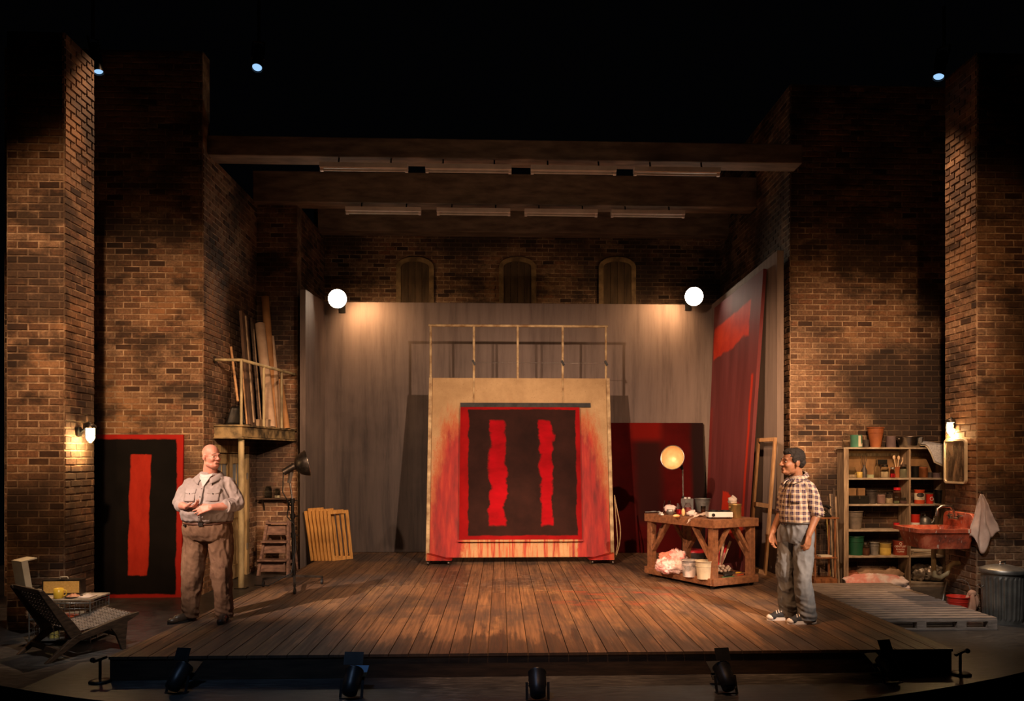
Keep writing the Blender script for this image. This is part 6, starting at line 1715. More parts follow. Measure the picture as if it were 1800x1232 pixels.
# ---- ribbed steel dustbin
tb_ = ground(1762, 1092, 0)
T = thing('dustbin', 'ribbed galvanised dustbin with a domed lid at the far right', 'dustbin', (tb_.x, tb_.y, 0), R(30))
r = 0.213; h_ = zat(1001, 1762, tb_.y) 
m = MB(); n_ = 96; vs = []; fs = []
zl = [0, .02, .03, .06, h_ - .09, h_ - .06, h_ - .02, h_]
for k, z_ in enumerate(zl):
    for i in range(n_):
        a = 2 * PI * i / n_
        rib = (.007 if (i % 4) in (1, 2) else -.003) if 3 <= k <= 4 else 0
        rr_ = r * (.90 + .10 * z_ / h_) + rib
        vs.append((rr_ * math.cos(a), rr_ * math.sin(a), z_))
for k in range(len(zl) - 1):
    for i in range(n_): fs.append((k * n_ + i, k * n_ + (i + 1) % n_, (k + 1) * n_ + (i + 1) % n_, (k + 1) * n_ + i))
m.add(vs, fs, False); m.add(vs[:n_], [tuple(range(n_ - 1, -1, -1))]); m.build('bin_body', GALV, T)
m = MB(); m.lathe([(r + .016, h_ - .03), (r + .020, h_ + .008), (r + .012, h_ + .014), (r * .8, h_ + .035), (r * .4, h_ + .055), (.001, h_ + .058)], 40); m.build('lid', GALV, T)
m = MB(); m.tube([(-.055, 0, h_ + .05), (-.05, 0, h_ + .085), (.05, 0, h_ + .085), (.055, 0, h_ + .05)], .010, 8); m.build('lid_handle', STEEL, T)
for a in (PI + R(-42), R(-42)):
    c_, s_ = math.cos(a), math.sin(a)
    t_ = Vector((-s_, c_, 0)); n0 = Vector((c_, s_, 0)) * (r + .004); zz = h_ - .17
    m = MB(); m.tube([n0 + t_ * .06 + Vector((0, 0, zz)), n0 * 1.13 + t_ * .065 + Vector((0, 0, zz - .03)), n0 * 1.13 - t_ * .065 + Vector((0, 0, zz - .03)), n0 - t_ * .06 + Vector((0, 0, zz))], .008, 8); m.build('side_handle', STEEL, T)

# ---- floor spotlights along the apron and two small stands
FB = mat('black_lamp_body', (0.035, 0.036, 0.04), (0.02, 0.02, 0.022), 6, 0.4, 0.5, bump=.03)
fl_l = ['floor spotlight on the left of the apron', 'floor spotlight with a large square barn door on the apron', 'floor spotlight in front of the middle of the platform', 'floor spotlight to the right of the middle of the apron', 'floor spotlight nearest the right end of the apron']
for i, (px_, py_, hd_px, hd_py, barn) in enumerate(((312, 1217, 322, 1170, 1), (618, 1226, 622, 1185, 2), (945, 1230, 945, 1190, 0), (1276, 1217, 1268, 1170, 1), (1566, 1199, 1552, 1158, 1))):
    p = ground(px_, py_, 0)
    T = thing('apron_spotlight', 'black ' + fl_l[i], 'spotlight', (p.x, p.y, 0), R((-12, -4, 0, 8, 14)[i]), 'floor spotlights on the apron')
    M = Matrix.Translation((0, 0, .11)) @ Matrix.Rotation(R(-52), 4, 'X')
    m = MB(); m.lathe([(.03, -.10), (.058, -.085), (.062, -.02), (.068, .0), (.068, .10), (.072, .105), (.072, .115)], 20, M, cap0=True); m.build('lamp_body', FB, T)
    m = MB(); m.lathe([(.064, .108), (.001, .112)], 20, M); m.build('lens', GLASS, T)
    for k in range(4):
        m = MB(); m.box(-.045 + .026 * k - .004, -.045 + .026 * k + .008, .060, .0715, -.005, .075, M) ; m.build('vent_slot', GREYB, T)
    for s in (-1, 1):
        m = MB(); m.bar(M @ Vector((s * .082, 0, .03)), (s * .082, -.02, .006), .006, .02, up=(1, 0, 0)); m.build('yoke_arm', FB, T)
    m = MB(); m.box(-.086, .086, -.04, .02, 0, .008); m.build('yoke_base', FB, T)
    m = MB(); m.box(-.066, .066, .085, .095, .06, .115, M); m.box(-.066, .066, .07, .092, .11, .116, M); m.build('gel_frame', FB, T)
    fl2 = bpy.data.lights.new('footlight', 'SPOT'); fl2.energy = 14; fl2.color = (1.0, 0.60, 0.36); fl2.spot_size = R(58); fl2.spot_blend = 1.0; fl2.shadow_soft_size = .05
    fo = bpy.data.objects.new('footlight', fl2); col.objects.link(fo); fo.parent = T
    fo.matrix_local = M @ Matrix.Translation((0, 0, .125)) @ Matrix.Rotation(PI, 4, 'X')
    if barn:
        M2 = M @ Matrix.Translation((0, .075, .115)) @ Matrix.Rotation(R(-10), 4, 'X')
        bw = .075 if barn == 2 else .06
        m = MB(); m.box(-bw, bw, 0, .004, 0, .13, M2); m.build('barn_door', mat('blue_lit_door', (0.10, 0.24, 0.42), (0.08, 0.2, 0.36), 5, 0.5, 0.2, bump=0) if barn == 2 else FB, T)  # cool light falling on the large door is painted in as blue
        M3 = M @ Matrix.Translation((0, -.075, .115)) @ Matrix.Rotation(R(25), 4, 'X')
        m = MB(); m.box(-bw, bw, -.004, 0, 0, .10, M3); m.build('barn_door', FB, T)
for px_, py_, lab in ((176, 1199, 'short black stand with round base at the left platform corner'), (1688, 1186, 'short black stand with round base at the right platform corner')):
    p = ground(px_, py_, 0)
    T = thing('microphone_stand', lab, 'stand', (p.x, p.y, 0), 0, 'short stands at the platform corners')
    m = MB(); m.lathe([(.085, 0), (.088, .012), (.07, .022), (.02, .028)], 24, cap0=True, cap1=True); m.build('base', BLACK_METAL, T)
    m = MB(); m.cyl((0, 0, .025), (0, 0, .185), .012, n=10); m.build('stem', BLACK_METAL, T)
    m = MB(); m.bar((-.05, -.01, .17), (.05, .01, .205), .022, .02); m.ball((-.055 if px_ < 900 else .055, -.01, .185 if px_ < 900 else .205), .022, 10, 8); m.build('head', BLACK_METAL, T)

# ================================================================== PEOPLE
def organic(name, mb, voxel, iters, m_, parent=None, fold=None, loc=None, rz=0.0, cut=None):
    """union of closed pieces grown into one continuous skin"""
    tmp = mb.build('tmp', None)
    r_ = tmp.modifiers.new('r', 'REMESH'); r_.mode = 'VOXEL'; r_.voxel_size = voxel; r_.use_smooth_shade = True
    s_ = tmp.modifiers.new('s', 'SMOOTH'); s_.factor = .5; s_.iterations = iters
    me = evaluated(tmp, name)
    old = tmp.data; bpy.data.objects.remove(tmp); bpy.data.meshes.remove(old)
    me.name = name
    if fold:
        ns = [v.normal.copy() for v in me.vertices]
        for v, n_ in zip(me.vertices, ns): v.co += n_ * fold(v.co, n_)
    if cut is not None:
        for v in me.vertices:
            if v.co.z < cut: v.co.z = cut
    me.polygons.foreach_set('use_smooth', [True] * len(me.polygons))
    me.update()
    me.materials.clear(); me.materials.append(m_)
    o = bpy.data.objects.new(name, me); col.objects.link(o)
    if parent is not None: o.parent = parent
    if loc is not None:
        o.location = loc; o.rotation_euler = (0, 0, rz)
    return o
def limb(mb, pts, rs, n=14):
    pts = [Vector(p) for p in pts]
    for i, (p, r_) in enumerate(zip(pts, rs)):
        mb.ball(tuple(p), r_, n, 9)
        if i: mb.cyl(pts[i - 1], p, rs[i - 1], r_, n)
    return mb
def torso(mb, rl, n=28, e=2.3):
    """closed loft of level super-ellipse rings (z, cx, cy, rx, ry)"""
    vs = []; fs = []
    for z, cx_, cy_, rx, ry in rl:
        for i in range(n):
            t = 2 * PI * i / n; c, s = math.cos(t), math.sin(t)
            vs.append((cx_ + rx * math.copysign(abs(c)**(2 / e), c), cy_ + ry * math.copysign(abs(s)**(2 / e), s), z))
    for k in range(len(rl) - 1):
        for i in range(n): fs.append((k * n + i, k * n + (i + 1) % n, (k + 1) * n + (i + 1) % n, (k + 1) * n + i))
    fs.append(tuple(range(n - 1, -1, -1))); fs.append(tuple((len(rl) - 1) * n + i for i in range(n)))
    return mb.add(vs, fs)
def front_y(rl, x, z, e=2.3):
    for (z0, *a), (z1, *b) in zip(rl[:-1], rl[1:]):
        if z0 <= z <= z1:
            t = (z - z0) / (z1 - z0); cx_, cy_, rx, ry = [p + (q_ - p) * t for p, q_ in zip(a, b)]
            return cy_ - ry * max(0.0, 1 - min(1, abs((x - cx_) / rx))**e)**(1 / e)
    return 0.0
def hand(mb, wrist, d, pal, side, curl=(18, 25, 20), spread=5.0, s=1.0, thumb=(35, 20)):
    """d: pointing direction, pal: direction the palm faces, side: +1 thumb on d x pal side"""
    w_ = Vector(wrist); d = Vector(d).normalized(); pal = Vector(pal); pal = (pal - d * pal.dot(d)).normalized()
    lat = d.cross(pal).normalized() * side
    kn = []
    for k, (off, ln) in enumerate(((.030, .088), (.010, .092), (-.010, .088), (-.029, .080))):
        p = w_ + d * ln * s + lat * off * s
        limb(mb, [w_ + lat * off * .55 * s + d * .008, p], [.0145 * s, .0125 * s], 10); kn.append(p)
    for k, (p, L_) in enumerate(zip(kn, ((.040, .026, .020), (.045, .029, .021), (.041, .027, .020), (.032, .021, .018)))):
        a = R((1.5 - k) * spread); dd = (d * math.cos(a) + lat * math.sin(a)).normalized()
        ang = 0; q_ = p; pts = [p]; rs = [.0098 * s]
        for j, l_ in enumerate(L_):
            ang += R(curl[j] * (1 + .12 * k)); q_ = q_ + (dd * math.cos(ang) + pal * math.sin(ang)) * l_ * s; pts.append(q_); rs.append((.0092 - .0009 * j) * s)
        limb(mb, pts, rs, 9)
    t0 = w_ + d * .022 * s + lat * .022 * s
    td = (d * math.cos(R(thumb[0])) + lat * math.sin(R(thumb[0])) + pal * .25).normalized()
    t1 = t0 + td * .045 * s; td2 = (td + d * .45 + pal * .3).normalized(); t2 = t1 + td2 * .034 * s; t3 = t2 + (td2 + d * .2).normalized() * .024 * s
    limb(mb, [t0, t1, t2, t3], [.016 * s, .0125 * s, .0105 * s, .0085 * s], 9)
def head(mb, H, fat=0.0, s=1.0):
    def B(c, r_): mb.add(*(lambda b: (b.v, b.f))(MB().ball(c, r_, 20, 14)), True, H)
    def Lm(p, q_, r0, r1):
        b = MB(); limb(b, [p, q_], [r0, r1], 12); mb.add(b.v, b.f, True, H)
    B((0, .015, .035), (.076, .097, .085)); B((0, -.028, -.03), (.063 + fat * .3, .064, .085)); B((0, -.052, -.090), (.040 + fat, .040, .030 + fat * .4))
    B((0, -.02, -.08), (.055 + fat, .055, .035 + fat * .5))
    Lm((0, -.094, .014), (0, -.116, -.026), .0075, .0125)
    for x in (-1, 1):
        B((x * .012, -.106, -.029), (.009, .010, .008)); B((x * .078, .014, -.012), (.011, .022, .033)); B((x * .036, -.066, -.030), (.026, .026, .024))
        Lm((x * .012, -.089, .020), (x * .046, -.076, .024), .010, .009)
    Lm((-.020, -.094, -.060), (.020, -.094, -.060), .0065, .0065); Lm((-.017, -.092, -.070), (.017, -.092, -.070), .0075, .0075)
    Lm((-.014, -.088, -.094), (.014, -.088, -.094), .012, .012)
def skin(name, c1, c2):
    q = NT(name); n1 = q.noise(q.coord(), 14, 5, 0.6); q.bump(q.noise(q.coord(), 90, 3), .06, .003)
    return q.fin(q.ramp(n1, [(0.35, c2), (0.65, c1)]), 0.5, 0, 0.4, Subsurface_Weight=0.08)
def eyes(H, parent, iris, lidm):
    for x in (-1, 1):
        m = MB(); m.ball((x * .030, -.0770, .001), (.0110, .0085, .0055), 12, 8); m.v = [tuple(H @ Vector(v)) for v in m.v]; o = m.build('eye', EYEW, parent)
        m = MB(); m.ball((x * .030, -.0845, .001), (.0048, .003, .0050), 10, 6); m.v = [tuple(H @ Vector(v)) for v in m.v]; m.build('iris', iris, o)
        m = MB(); limb(m, [(x * .016, -.0915, .026), (x * .032, -.0905, .030), (x * .047, -.081, .025)], [.003, .0036, .0025], 8); m.v = [tuple(H @ Vector(v)) for v in m.v]; m.build('eyebrow', lidm, parent)
    m = MB(); limb(m, [(-.021, -.0985, -.0655), (0, -.1015, -.0655), (.021, -.0985, -.0655)], [.0018, .0022, .0018], 8); m.v = [tuple(H @ Vector(v)) for v in m.v]; m.build('mouth_line', mat('lip_line', (0.22, 0.07, 0.05), None, 4, .5, bump=0), parent)
EYEW = mat('eye_white', (0.30, 0.25, 0.22), None, 4, .4, bump=0)
IRIS = mat('dark_iris', (0.03, 0.02, 0.015), None, 4, .2, bump=0)
def fold_cloth(seed, amp, zs=1.0, cuff=None, fs=9.0):
    def f(co, n_):
        p = Vector((co.x * fs, co.y * fs, co.z * fs * zs + seed))
        a = mnoise.noise(p) + .9 * (.35 - abs(mnoise.noise(p * 1.9 + Vector((5, 1, seed))))) + .35 * (.3 - abs(mnoise.noise(Vector((co.x * 20 + co.z * 9, co.y * 20, co.z * 16 + seed)))))
        if cuff and co.z < cuff:
            t = (cuff - co.z) / cuff
            a = a * (1 - .4 * t) + t * 1.3 * mnoise.noise(Vector((co.x * 7 + seed, co.y * 7, co.z * 30 + co.x * 12)))
        return amp * a
    return f
def collar_fn(s, c, rn, zb, zf, wd):
    def f(u, v):
        a = R(90 - 165 * u); w_ = wd * (1 + .55 * max(0, u - .6) / .4)
        r_ = rn + .006 + w_ * .75 * v
        z = zb + (zf - zb) * (u ** 1.3) + .006 - w_ * .62 * v ** 1.2 + .010 * math.sin(PI * v)
        return (c[0] + s * math.cos(a) * r_ + s * (.016 * u * u), c[1] + math.sin(a) * r_ * (1.0 if a > 0 else 1.12), z)
    return f

# ---------------- person in the tan work shirt, hands held together
g1 = ground(366, 1091, .2)
SK1 = skin('pale_pink_skin', (0.68, 0.31, 0.22), (0.58, 0.23, 0.155))
H1 = Matrix.Translation((.045, -.035, 1.70)) @ Matrix.Rotation(R(55), 4, 'Z') @ Matrix.Rotation(R(3), 4, 'X')
SR1 = [(1.028, 0, -.012, .225, .170), (1.05, 0, -.025, .246, .195), (1.12, 0, -.04, .258, .215), (1.22, 0, -.035, .250, .205), (1.33, 0, -.01, .240, .175), (1.41, 0, .01, .222, .142), (1.465, 0, .02, .175, .112), (1.505, .008, .02, .110, .09), (1.53, .01, .015, .088, .08)]
mb = MB()
head(mb, H1, fat=.016)
limb(mb, [(.03, -.01, 1.64), (.012, .015, 1.48), (0, .02, 1.40)], [.066, .074, .09])
torso(mb, [(z, a, b, c * .86, d * .86) for z, a, b, c, d in SR1[:-2]])
for s in (-1, 1):
    limb(mb, [(s * .185, .01, 1.40), (s * .272, -.02, 1.225), (s * .235, -.13, 1.202), (s * .125, -.265, 1.195)] if s < 0 else [(.185, .01, 1.40), (.30, -.02, 1.215), (.262, -.14, 1.193), (.135, -.285, 1.190)], [.055, .048, .048, .031])
    limb(mb, [(s * .11, 0, .95), (s * .155, -.02, .50), (s * .185, .0, .10)], [.10, .06, .04])
hand(mb, (-.125, -.265, 1.195), (1, -.28, .02), (.1, .15, 1.0), 1, (28, 30, 22), 4, 1.02, (30, 20))
hand(mb, (.135, -.285, 1.190), (-1, -.18, -.22), (-.05, .9, -.35), -1, (8, 14, 12), 7, 1.05, (30, 10))
P1 = organic('person', mb, .0062, 3, SK1, None, None, (g1.x, g1.y, .2), R(0))
P1.scale = (.975, .975, .975)
tag(P1, 'person in a tan work shirt and stained brown trousers holding both hands together', 'person')
eyes(H1, P1, IRIS, mat('grey_brow', (0.45, 0.28, 0.2), None, 4, .8, bump=0))
# glasses
m = MB()
for x in (-1, 1):
    m.tube([H1 @ Vector((x * .031 + .019 * math.cos(2 * PI * k / 18), -.104 + .0, .0 + .016 * math.sin(2 * PI * k / 18))) for k in range(18)], .0016, 6, True)
    m.tube([H1 @ Vector((x * .050, -.103, .004)), H1 @ Vector((x * .074, -.06, .008)), H1 @ Vector((x * .086, .02, .004))], .0014, 6)
m.tube([H1 @ Vector((-.012, -.105, .004)), H1 @ Vector((0, -.110, .006)), H1 @ Vector((.012, -.105, .004))], .0016, 6)
m.build('glasses', mat('gold_wire_frame', (0.75, 0.55, 0.35), None, 4, .25, .9, bump=0), P1)
# shirt
TANS = NT('tan_work_cloth'); oc = TANS.coord(); n1 = TANS.noise(oc, 7, 5, .6); TANS.bump(TANS.noise(TANS.map(oc, (1, 1, .6)), 26, 4), .25, .006)
TANS = TANS.fin(TANS.ramp(n1, [(0.3, (0.31, 0.245, 0.22)), (0.7, (0.40, 0.325, 0.295))]), 0.85, 0, 0.2)
mb = MB(); torso(mb, SR1)
limb(mb, [(-.190, .01, 1.405), (-.238, .0, 1.31), (-.275, -.02, 1.225), (-.225, -.135, 1.200)], [.072, .072, .068, .060])
limb(mb, [(.190, .01, 1.405), (.248, .0, 1.31), (.305, -.02, 1.215), (.250, -.145, 1.192)], [.072, .074, .070, .060])
sh = organic('work_shirt', mb, .008, 4, TANS, P1, fold_cloth(2.0, .020, .5))
for s, c_, d_ in ((-1, (-.218, -.148, 1.200), (.62, -.78, -.03)), (1, (.243, -.158, 1.191), (-.62, -.78, -.03))):
    dv = Vector(d_).normalized(); cv = Vector(c_); m = MB(); a = dv.orthogonal().normalized(); b = dv.cross(a)
    m.tube([cv + (a * math.cos(2 * PI * k / 18) + b * math.sin(2 * PI * k / 18)) * .056 for k in range(18)], .012, 8, True); m.build('rolled_cuff', TANS, sh)
def patch(fn, nu, nv, t_, nm, m_, par):
    b = MB(); b.grid(fn, nu, nv); o = b.build(nm, m_, par); solidify(o, t_, 1); return o
for s in (-1, 1):
    x0 = s * .115
    patch(lambda u, v: (x0 + (u - .5) * .115, front_y(SR1, x0 + (u - .5) * .115, 1.245 + .12 * v) - .010, 1.245 + .12 * v), 8, 8, .005, 'pocket', TANS, sh)
    patch(lambda u, v: (x0 + (u - .5) * .122, front_y(SR1, x0 + (u - .5) * .122, 1.325 + .045 * v) - .015, 1.325 - .018 * (1 - abs(2 * u - 1)) * (1 - v) + .045 * v), 8, 4, .006, 'pocket_flap', TANS, sh)
    m = MB(); m.ball((x0, front_y(SR1, x0, 1.33) - .028, 1.322), .006, 8, 6); m.build('button', TIN_DARK, sh)
    patch(collar_fn(s, (.012, .012), .086, 1.555, 1.468, .062), 14, 5, .005, 'collar_wing', TANS, sh)
patch(lambda u, v: (-.018 + .036 * u + .0, front_y(SR1, 0, 1.02 + .42 * v) - .016, 1.02 + .42 * v), 3, 20, .005, 'placket', TANS, sh)
for z_ in (1.09, 1.29, 1.37):
    m = MB(); m.ball((0, front_y(SR1, 0, z_) - .022, z_), .0065, 8, 6); m.build('button', TIN_DARK, sh)
UND = mat('white_undershirt', (0.80, 0.70, 0.64), None, 6, .9)
patch(lambda u, v: ((u - .5) * .115 * v + .008, front_y(SR1, (u - .5) * .115 * v, min(1.525, 1.385 + .095 * v)) - .018 - .012 * v, 1.385 + .095 * v + .012 * (2 * u - 1)**2 * v), 10, 8, .004, 'undershirt', UND, P1)
patch(lambda u, v: ((u - .5) * (.115 + .02 * v) + .010, front_y(SR1, (u - .5) * .115, 1.48 + .035 * v) - .034 + .012 * v + .05 * (u - .5)**2 * 4 * .3, 1.478 + .030 * v + .014 * (2 * u - 1)**2), 10, 4, .004, 'neckband', UND, P1)
# trousers, belt, shoes
BRN = NT('stained_brown_twill'); oc = BRN.coord(); n1 = BRN.noise(oc, 3.2, 6, .7); n2 = BRN.noise(oc, 11, 5, .7); BRN.bump(n2, .2, .008)
c = BRN.ramp(n1, [(0.32, (0.10, 0.052, 0.030)), (0.6, (0.215, 0.118, 0.068)), (0.75, (0.28, 0.165, 0.10))])
c = BRN.mix(BRN.math('MULTIPLY', BRN.step(n2, .58, .66), .6), c, (0.08, 0.035, 0.022))
BRN = BRN.fin(c, 0.85, 0, 0.2)
mb = MB(); torso(mb, [(.84, 0, .005, .20, .15), (.90, 0, 0, .238, .178), (.97, 0, -.01, .238, .180), (1.035, 0, -.012, .228, .172)])
limb(mb, [(-.115, 0, .88), (-.135, -.01, .70), (-.158, -.025, .48), (-.178, -.01, .25), (-.186, .0, .075)], [.125, .118, .102, .092, .084])
limb(mb, [(.115, 0, .88), (.13, -.01, .70), (.145, -.025, .48), (.158, -.01, .25), (.162, .0, .075)], [.125, .118, .102, .092, .084])
tr = organic('trousers', mb, .008, 3, BRN, P1, fold_cloth(8.0, .019, .45, .22), cut=.035)
m = MB(); m.tube([(.236 * math.cos(2 * PI * k / 40), -.012 + .182 * math.sin(2 * PI * k / 40), 1.025 - .012 * max(0, -math.sin(2 * PI * k / 40))) for k in range(40)], .014, 8, True)
bl_ = m.build('belt', mat('dark_brown_belt', (0.12, 0.05, 0.03), None, 6, .4), P1)
m = MB(); m.box(-.022, .022, -.215, -.200, .995, 1.03); m.build('buckle', DARK_METAL, bl_)
m = MB(); m.cyl((-.19, -.13, 1.0), (-.18, -.165, 1.0), .012, n=8); m.build('key_clip', STEEL, P1)
def shoe(parent, loc, ang, m_up, m_sole, sneaker=False, s=1.0):
    M = Matrix.Translation(loc) @ Matrix.Rotation(ang, 4, 'Z') @ Matrix.Scale(s, 4)
    mb = MB(); b = MB(); b.ball((0, -.155, .030), (.046, .065, .036), 18, 12); b.ball((0, -.07, .045), (.045, .10, .050), 18, 12); b.ball((0, .045, .045), (.038, .050, .055), 18, 12); limb(b, [(0, -.01, .06), (0, .03, .10)], [.045, .045])
    mb.add(b.v, b.f, True, M)
    o = organic('shoe', mb, .006, 2, m_up, parent, cut=.012)
    out = [(.040 * math.sin(t) * (1.08 if math.cos(t) < 0 else .95) * 1.12, -.065 - .152 * -math.cos(t) * -1) for t in [2 * PI * k / 26 for k in range(26)]]
    out = [(.049 * math.sin(t) * (1.0 if math.cos(t) > -.2 else .85), -.062 - .158 * math.cos(t)) for t in [2 * PI * k / 26 for k in range(26)]]
    hs = .030 if sneaker else .018
    b = MB(); n_ = len(out); b.add([(x, y, .0005) for x, y in out] + [(x, y, hs) for x, y in out], [tuple(range(n_ - 1, -1, -1)), tuple(range(n_, 2 * n_))] + [(i, (i + 1) % n_, n_ + (i + 1) % n_, n_ + i) for i in range(n_)])
    b.v = [tuple(M @ Vector(v)) for v in b.v]; b.build('sole', m_sole, o)
    if sneaker:
        b = MB(); b.ball((0, -.172, .028), (.044, .048, .034), 18, 12); b.v = [tuple(M @ Vector((x, y, max(z, .01)))) for x, y, z in b.v]; b.build('toe_cap', m_sole, o)
        for k in range(5):
            y_ = -.115 + .024 * k; z_ = .083 + .008 * k
            b = MB(); b.tube([M @ Vector((-.034, y_ + .01, z_ - .016)), M @ Vector((0, y_, z_ + .008)), M @ Vector((.034, y_ - .01, z_ - .016))], .0055, 6); b.build('lace', m_sole, o)
    return o
BOOT = mat('scuffed_brown_leather', (0.075, 0.05, 0.035), (0.035, 0.024, 0.018), 8, .35, bump=.1)
shoe(P1, (-.20, -.02, 0), R(-38), BOOT, RUBBER); shoe(P1, (.168, -.01, 0), R(8), BOOT, RUBBER)

# ---------------- person in the plaid shirt, in profile
g2 = ground(1400, 1092, .2)
RZ2 = R(-63)
SK2 = skin('brown_skin', (0.36, 0.155, 0.075), (0.26, 0.105, 0.05))
H2 = Matrix.Translation((.0, -.060, 1.600)) @ Matrix.Rotation(R(-20), 4, 'Z') @ Matrix.Scale(1.09, 4)
SR2 = [(.955, 0, 0, .150, .112), (1.0, 0, -.005, .165, .136), (1.08, 0, -.008, .168, .138), (1.2, 0, -.005, .172, .132), (1.30, 0, 0, .175, .122), (1.365, 0, .012, .165, .106), (1.41, 0, .02, .130, .086), (1.445, 0, .02, .080, .070), (1.47, 0, .015, .062, .060)]
mb = MB()
head(mb, H2)
limb(mb, [(0, -.005, 1.56), (0, .012, 1.42), (0, .015, 1.36)], [.052, .056, .07])
torso(mb, [(z, a, b, c * .86, d * .86) for z, a, b, c, d in SR2[:-2]])
LA = [(.155, .015, 1.35), (.200, .070, 1.09), (.205, -.055, .885)]
RA = [(-.155, .015, 1.35), (-.195, .0, 1.09), (-.190, -.135, .885)]
limb(mb, [(.125, .015, 1.325)] + LA[1:], [.042, .043, .029]); limb(mb, [(-.125, .015, 1.325)] + RA[1:], [.042, .043, .029])
for s in (-1, 1): limb(mb, [(s * .095, 0, .90), (s * .10, -.02, .48), (s * .105, .02, .10)], [.085, .055, .038])
hand(mb, LA[2], (0.02, -.20, -1), (-1, .05, 0), 1, (22, 28, 20), 4, 1.0, (25, 10))
hand(mb, RA[2], (0.05, -.28, -1), (1, .05, 0), -1, (20, 28, 20), 4, 1.0, (25, 10))
P2 = organic('person', mb, .0062, 3, SK2, None, None, (g2.x, g2.y, .2), RZ2)
tag(P2, 'standing person in a plaid shirt and grey trousers looking to the left', 'person')
HAIR = mat('black_hair', (0.028, 0.018, 0.012), (0.012, 0.008, 0.006), 40, .85, bump=.5)
eyes(H2, P2, IRIS, HAIR)
mb = MB(); b = MB(); b.ball((0, .028, .048), (.084, .096, .084), 22, 16); b.ball((0, -.010, .085), (.064, .072, .042), 18, 12); b.ball((0, .075, .0), (.066, .050, .060), 18, 12)
for x in (-1, 1): b.ball((x * .070, .0, .03), (.018, .035, .040), 12, 8)
mb.add(b.v, b.f, True, H2)
organic('hair', mb, .006, 2, HAIR, P2, lambda co, n_: .006 * mnoise.noise(co * 60))
# plaid shirt
def plaid(name, sleeve):
    q = NT(name); oc = q.coord(); sx, sy, sz = q.sep(oc)
    if sleeve: u = q.math('ADD', q.math('MULTIPLY', sy, 0.9), q.math('MULTIPLY', sx, 0.45)); sz = q.math('ADD', sz, q.math('MULTIPLY', sy, 0.2))
    else: u = q.math('MULTIPLY', q.math('ARCTAN2', sx, q.math('MULTIPLY', sy, -1.0)), 0.150)
    def saw(v, per): return q.math('FRACT', q.math('ADD', q.math('DIVIDE', v, per), 50.0))
    def band(v, a, b): return q.math('MULTIPLY', q.math('GREATER_THAN', v, a), q.math('LESS_THAN', v, b))
    fu, fv = saw(u, .054), saw(sz, .054)
    mixd = q.math('MULTIPLY', q.math('ADD', band(fu, .0, .54), band(fv, .0, .54)), .5)
    c = q.mix(mixd, (0.60, 0.46, 0.34), (0.045, 0.022, 0.05))
    c = q.mix(q.math('MULTIPLY', q.math('ADD', band(fu, .68, .76), band(fv, .68, .76)), .45), c, (0.42, 0.22, 0.06))
    c = q.mix(q.math('MULTIPLY', q.math('ADD', band(fu, .20, .26), band(fv, .20, .26)), .35), c, (0.55, 0.38, 0.22))
    q.bump(q.noise(oc, 22, 4), .2, .006)
    return q.fin(c, 0.85, 0, 0.2)
PLAID = plaid('purple_cream_plaid', False); PLAIDS = plaid('purple_cream_plaid_sleeve', True)
mb = MB(); torso(mb, SR2)
sh = organic('plaid_shirt', mb, .008, 3, PLAID, P2, fold_cloth(4.0, .014, .6))
for arm in ([(.138, .015, 1.338), (.175, .042, 1.23), (.200, .068, 1.105)], [(-.138, .015, 1.338), (-.172, .01, 1.23), (-.195, .002, 1.105)]):
    mb = MB(); limb(mb, arm, [.074, .068, .061]); organic('sleeve', mb, .008, 3, PLAIDS, sh, fold_cloth(arm[0][0] * 20, .013, .6))
for c_, d_ in (((.202, .064, 1.085), (.0, -.35, -1)), ((-.195, -.006, 1.085), (0, -.35, -1))):
    dv_ = Vector(d_).normalized(); cv = Vector(c_); m = MB(); a = dv_.orthogonal().normalized(); b = dv_.cross(a)
    m.tube([cv + (a * math.cos(2 * PI * k / 18) + b * math.sin(2 * PI * k / 18)) * .054 for k in range(18)], .015, 8, True); m.build('rolled_cuff', PLAIDS, sh)
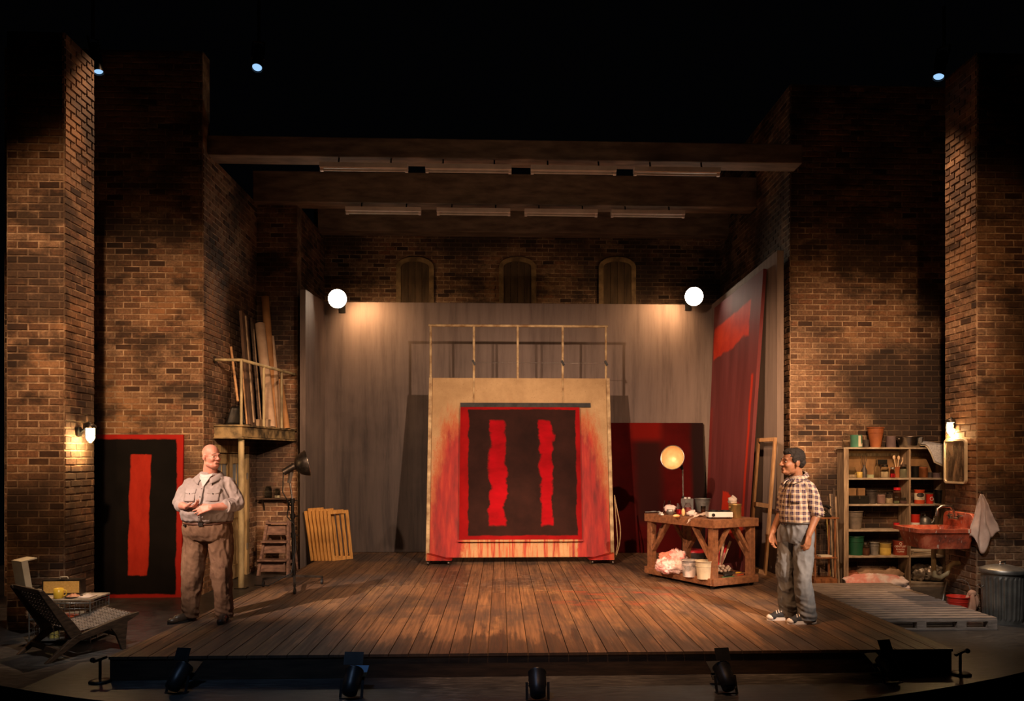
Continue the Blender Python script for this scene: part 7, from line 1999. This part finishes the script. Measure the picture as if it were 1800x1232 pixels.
for s in (-1, 1): patch(collar_fn(s, (0, .012), .066, 1.500, 1.415, .052), 14, 5, .005, 'collar_wing', PLAID, sh)
patch(lambda u, v: (-.016 + .032 * u, front_y(SR2, 0, 1.0 + .40 * v) - .012, 1.0 + .40 * v), 3, 16, .004, 'placket', PLAID, sh)
x0 = .095
patch(lambda u, v: (x0 + (u - .5) * .095, front_y(SR2, x0 + (u - .5) * .095, 1.20 + .10 * v) - .012, 1.20 + .10 * v), 6, 6, .004, 'pocket', PLAID, sh)
GRYT = NT('grey_work_cloth'); oc = GRYT.coord(); n1 = GRYT.noise(oc, 5, 5, .6); GRYT.bump(GRYT.noise(oc, 14, 5), .2, .008)
GRYT = GRYT.fin(GRYT.ramp(n1, [(0.3, (0.135, 0.135, 0.14)), (0.7, (0.20, 0.20, 0.205))]), 0.85, 0, 0.2)
mb = MB(); torso(mb, [(.80, 0, .01, .165, .13), (.88, 0, .01, .180, .142), (.95, 0, .0, .172, .130), (1.005, 0, 0, .168, .122)])
limb(mb, [(.092, .01, .84), (.10, -.005, .66), (.105, -.025, .46), (.11, .0, .25), (.113, .022, .075)], [.100, .098, .090, .086, .088])
limb(mb, [(-.092, .01, .84), (-.10, -.01, .66), (-.105, -.035, .46), (-.108, -.015, .25), (-.11, .005, .075)], [.100, .098, .090, .086, .088])
organic('trousers', mb, .008, 3, GRYT, P2, fold_cloth(15.0, .019, .45, .25), cut=.035)
m = MB(); m.tube([(.180 * math.cos(2 * PI * k / 36), .0 + .134 * math.sin(2 * PI * k / 36), .995) for k in range(36)], .013, 8, True); m.build('belt', mat('dark_belt', (0.05, 0.04, 0.035), None, 6, .4), P2)
CANV = mat('black_canvas_shoe', (0.03, 0.03, 0.033), (0.018, 0.018, 0.02), 12, .8)
OFFW = mat('off_white_rubber', (0.78, 0.70, 0.64), (0.66, 0.57, 0.5), 8, .55)
shoe(P2, (.118, .025, 0), R(-20), CANV, OFFW, True); shoe(P2, (-.115, -.01, 0), R(-20), CANV, OFFW, True)
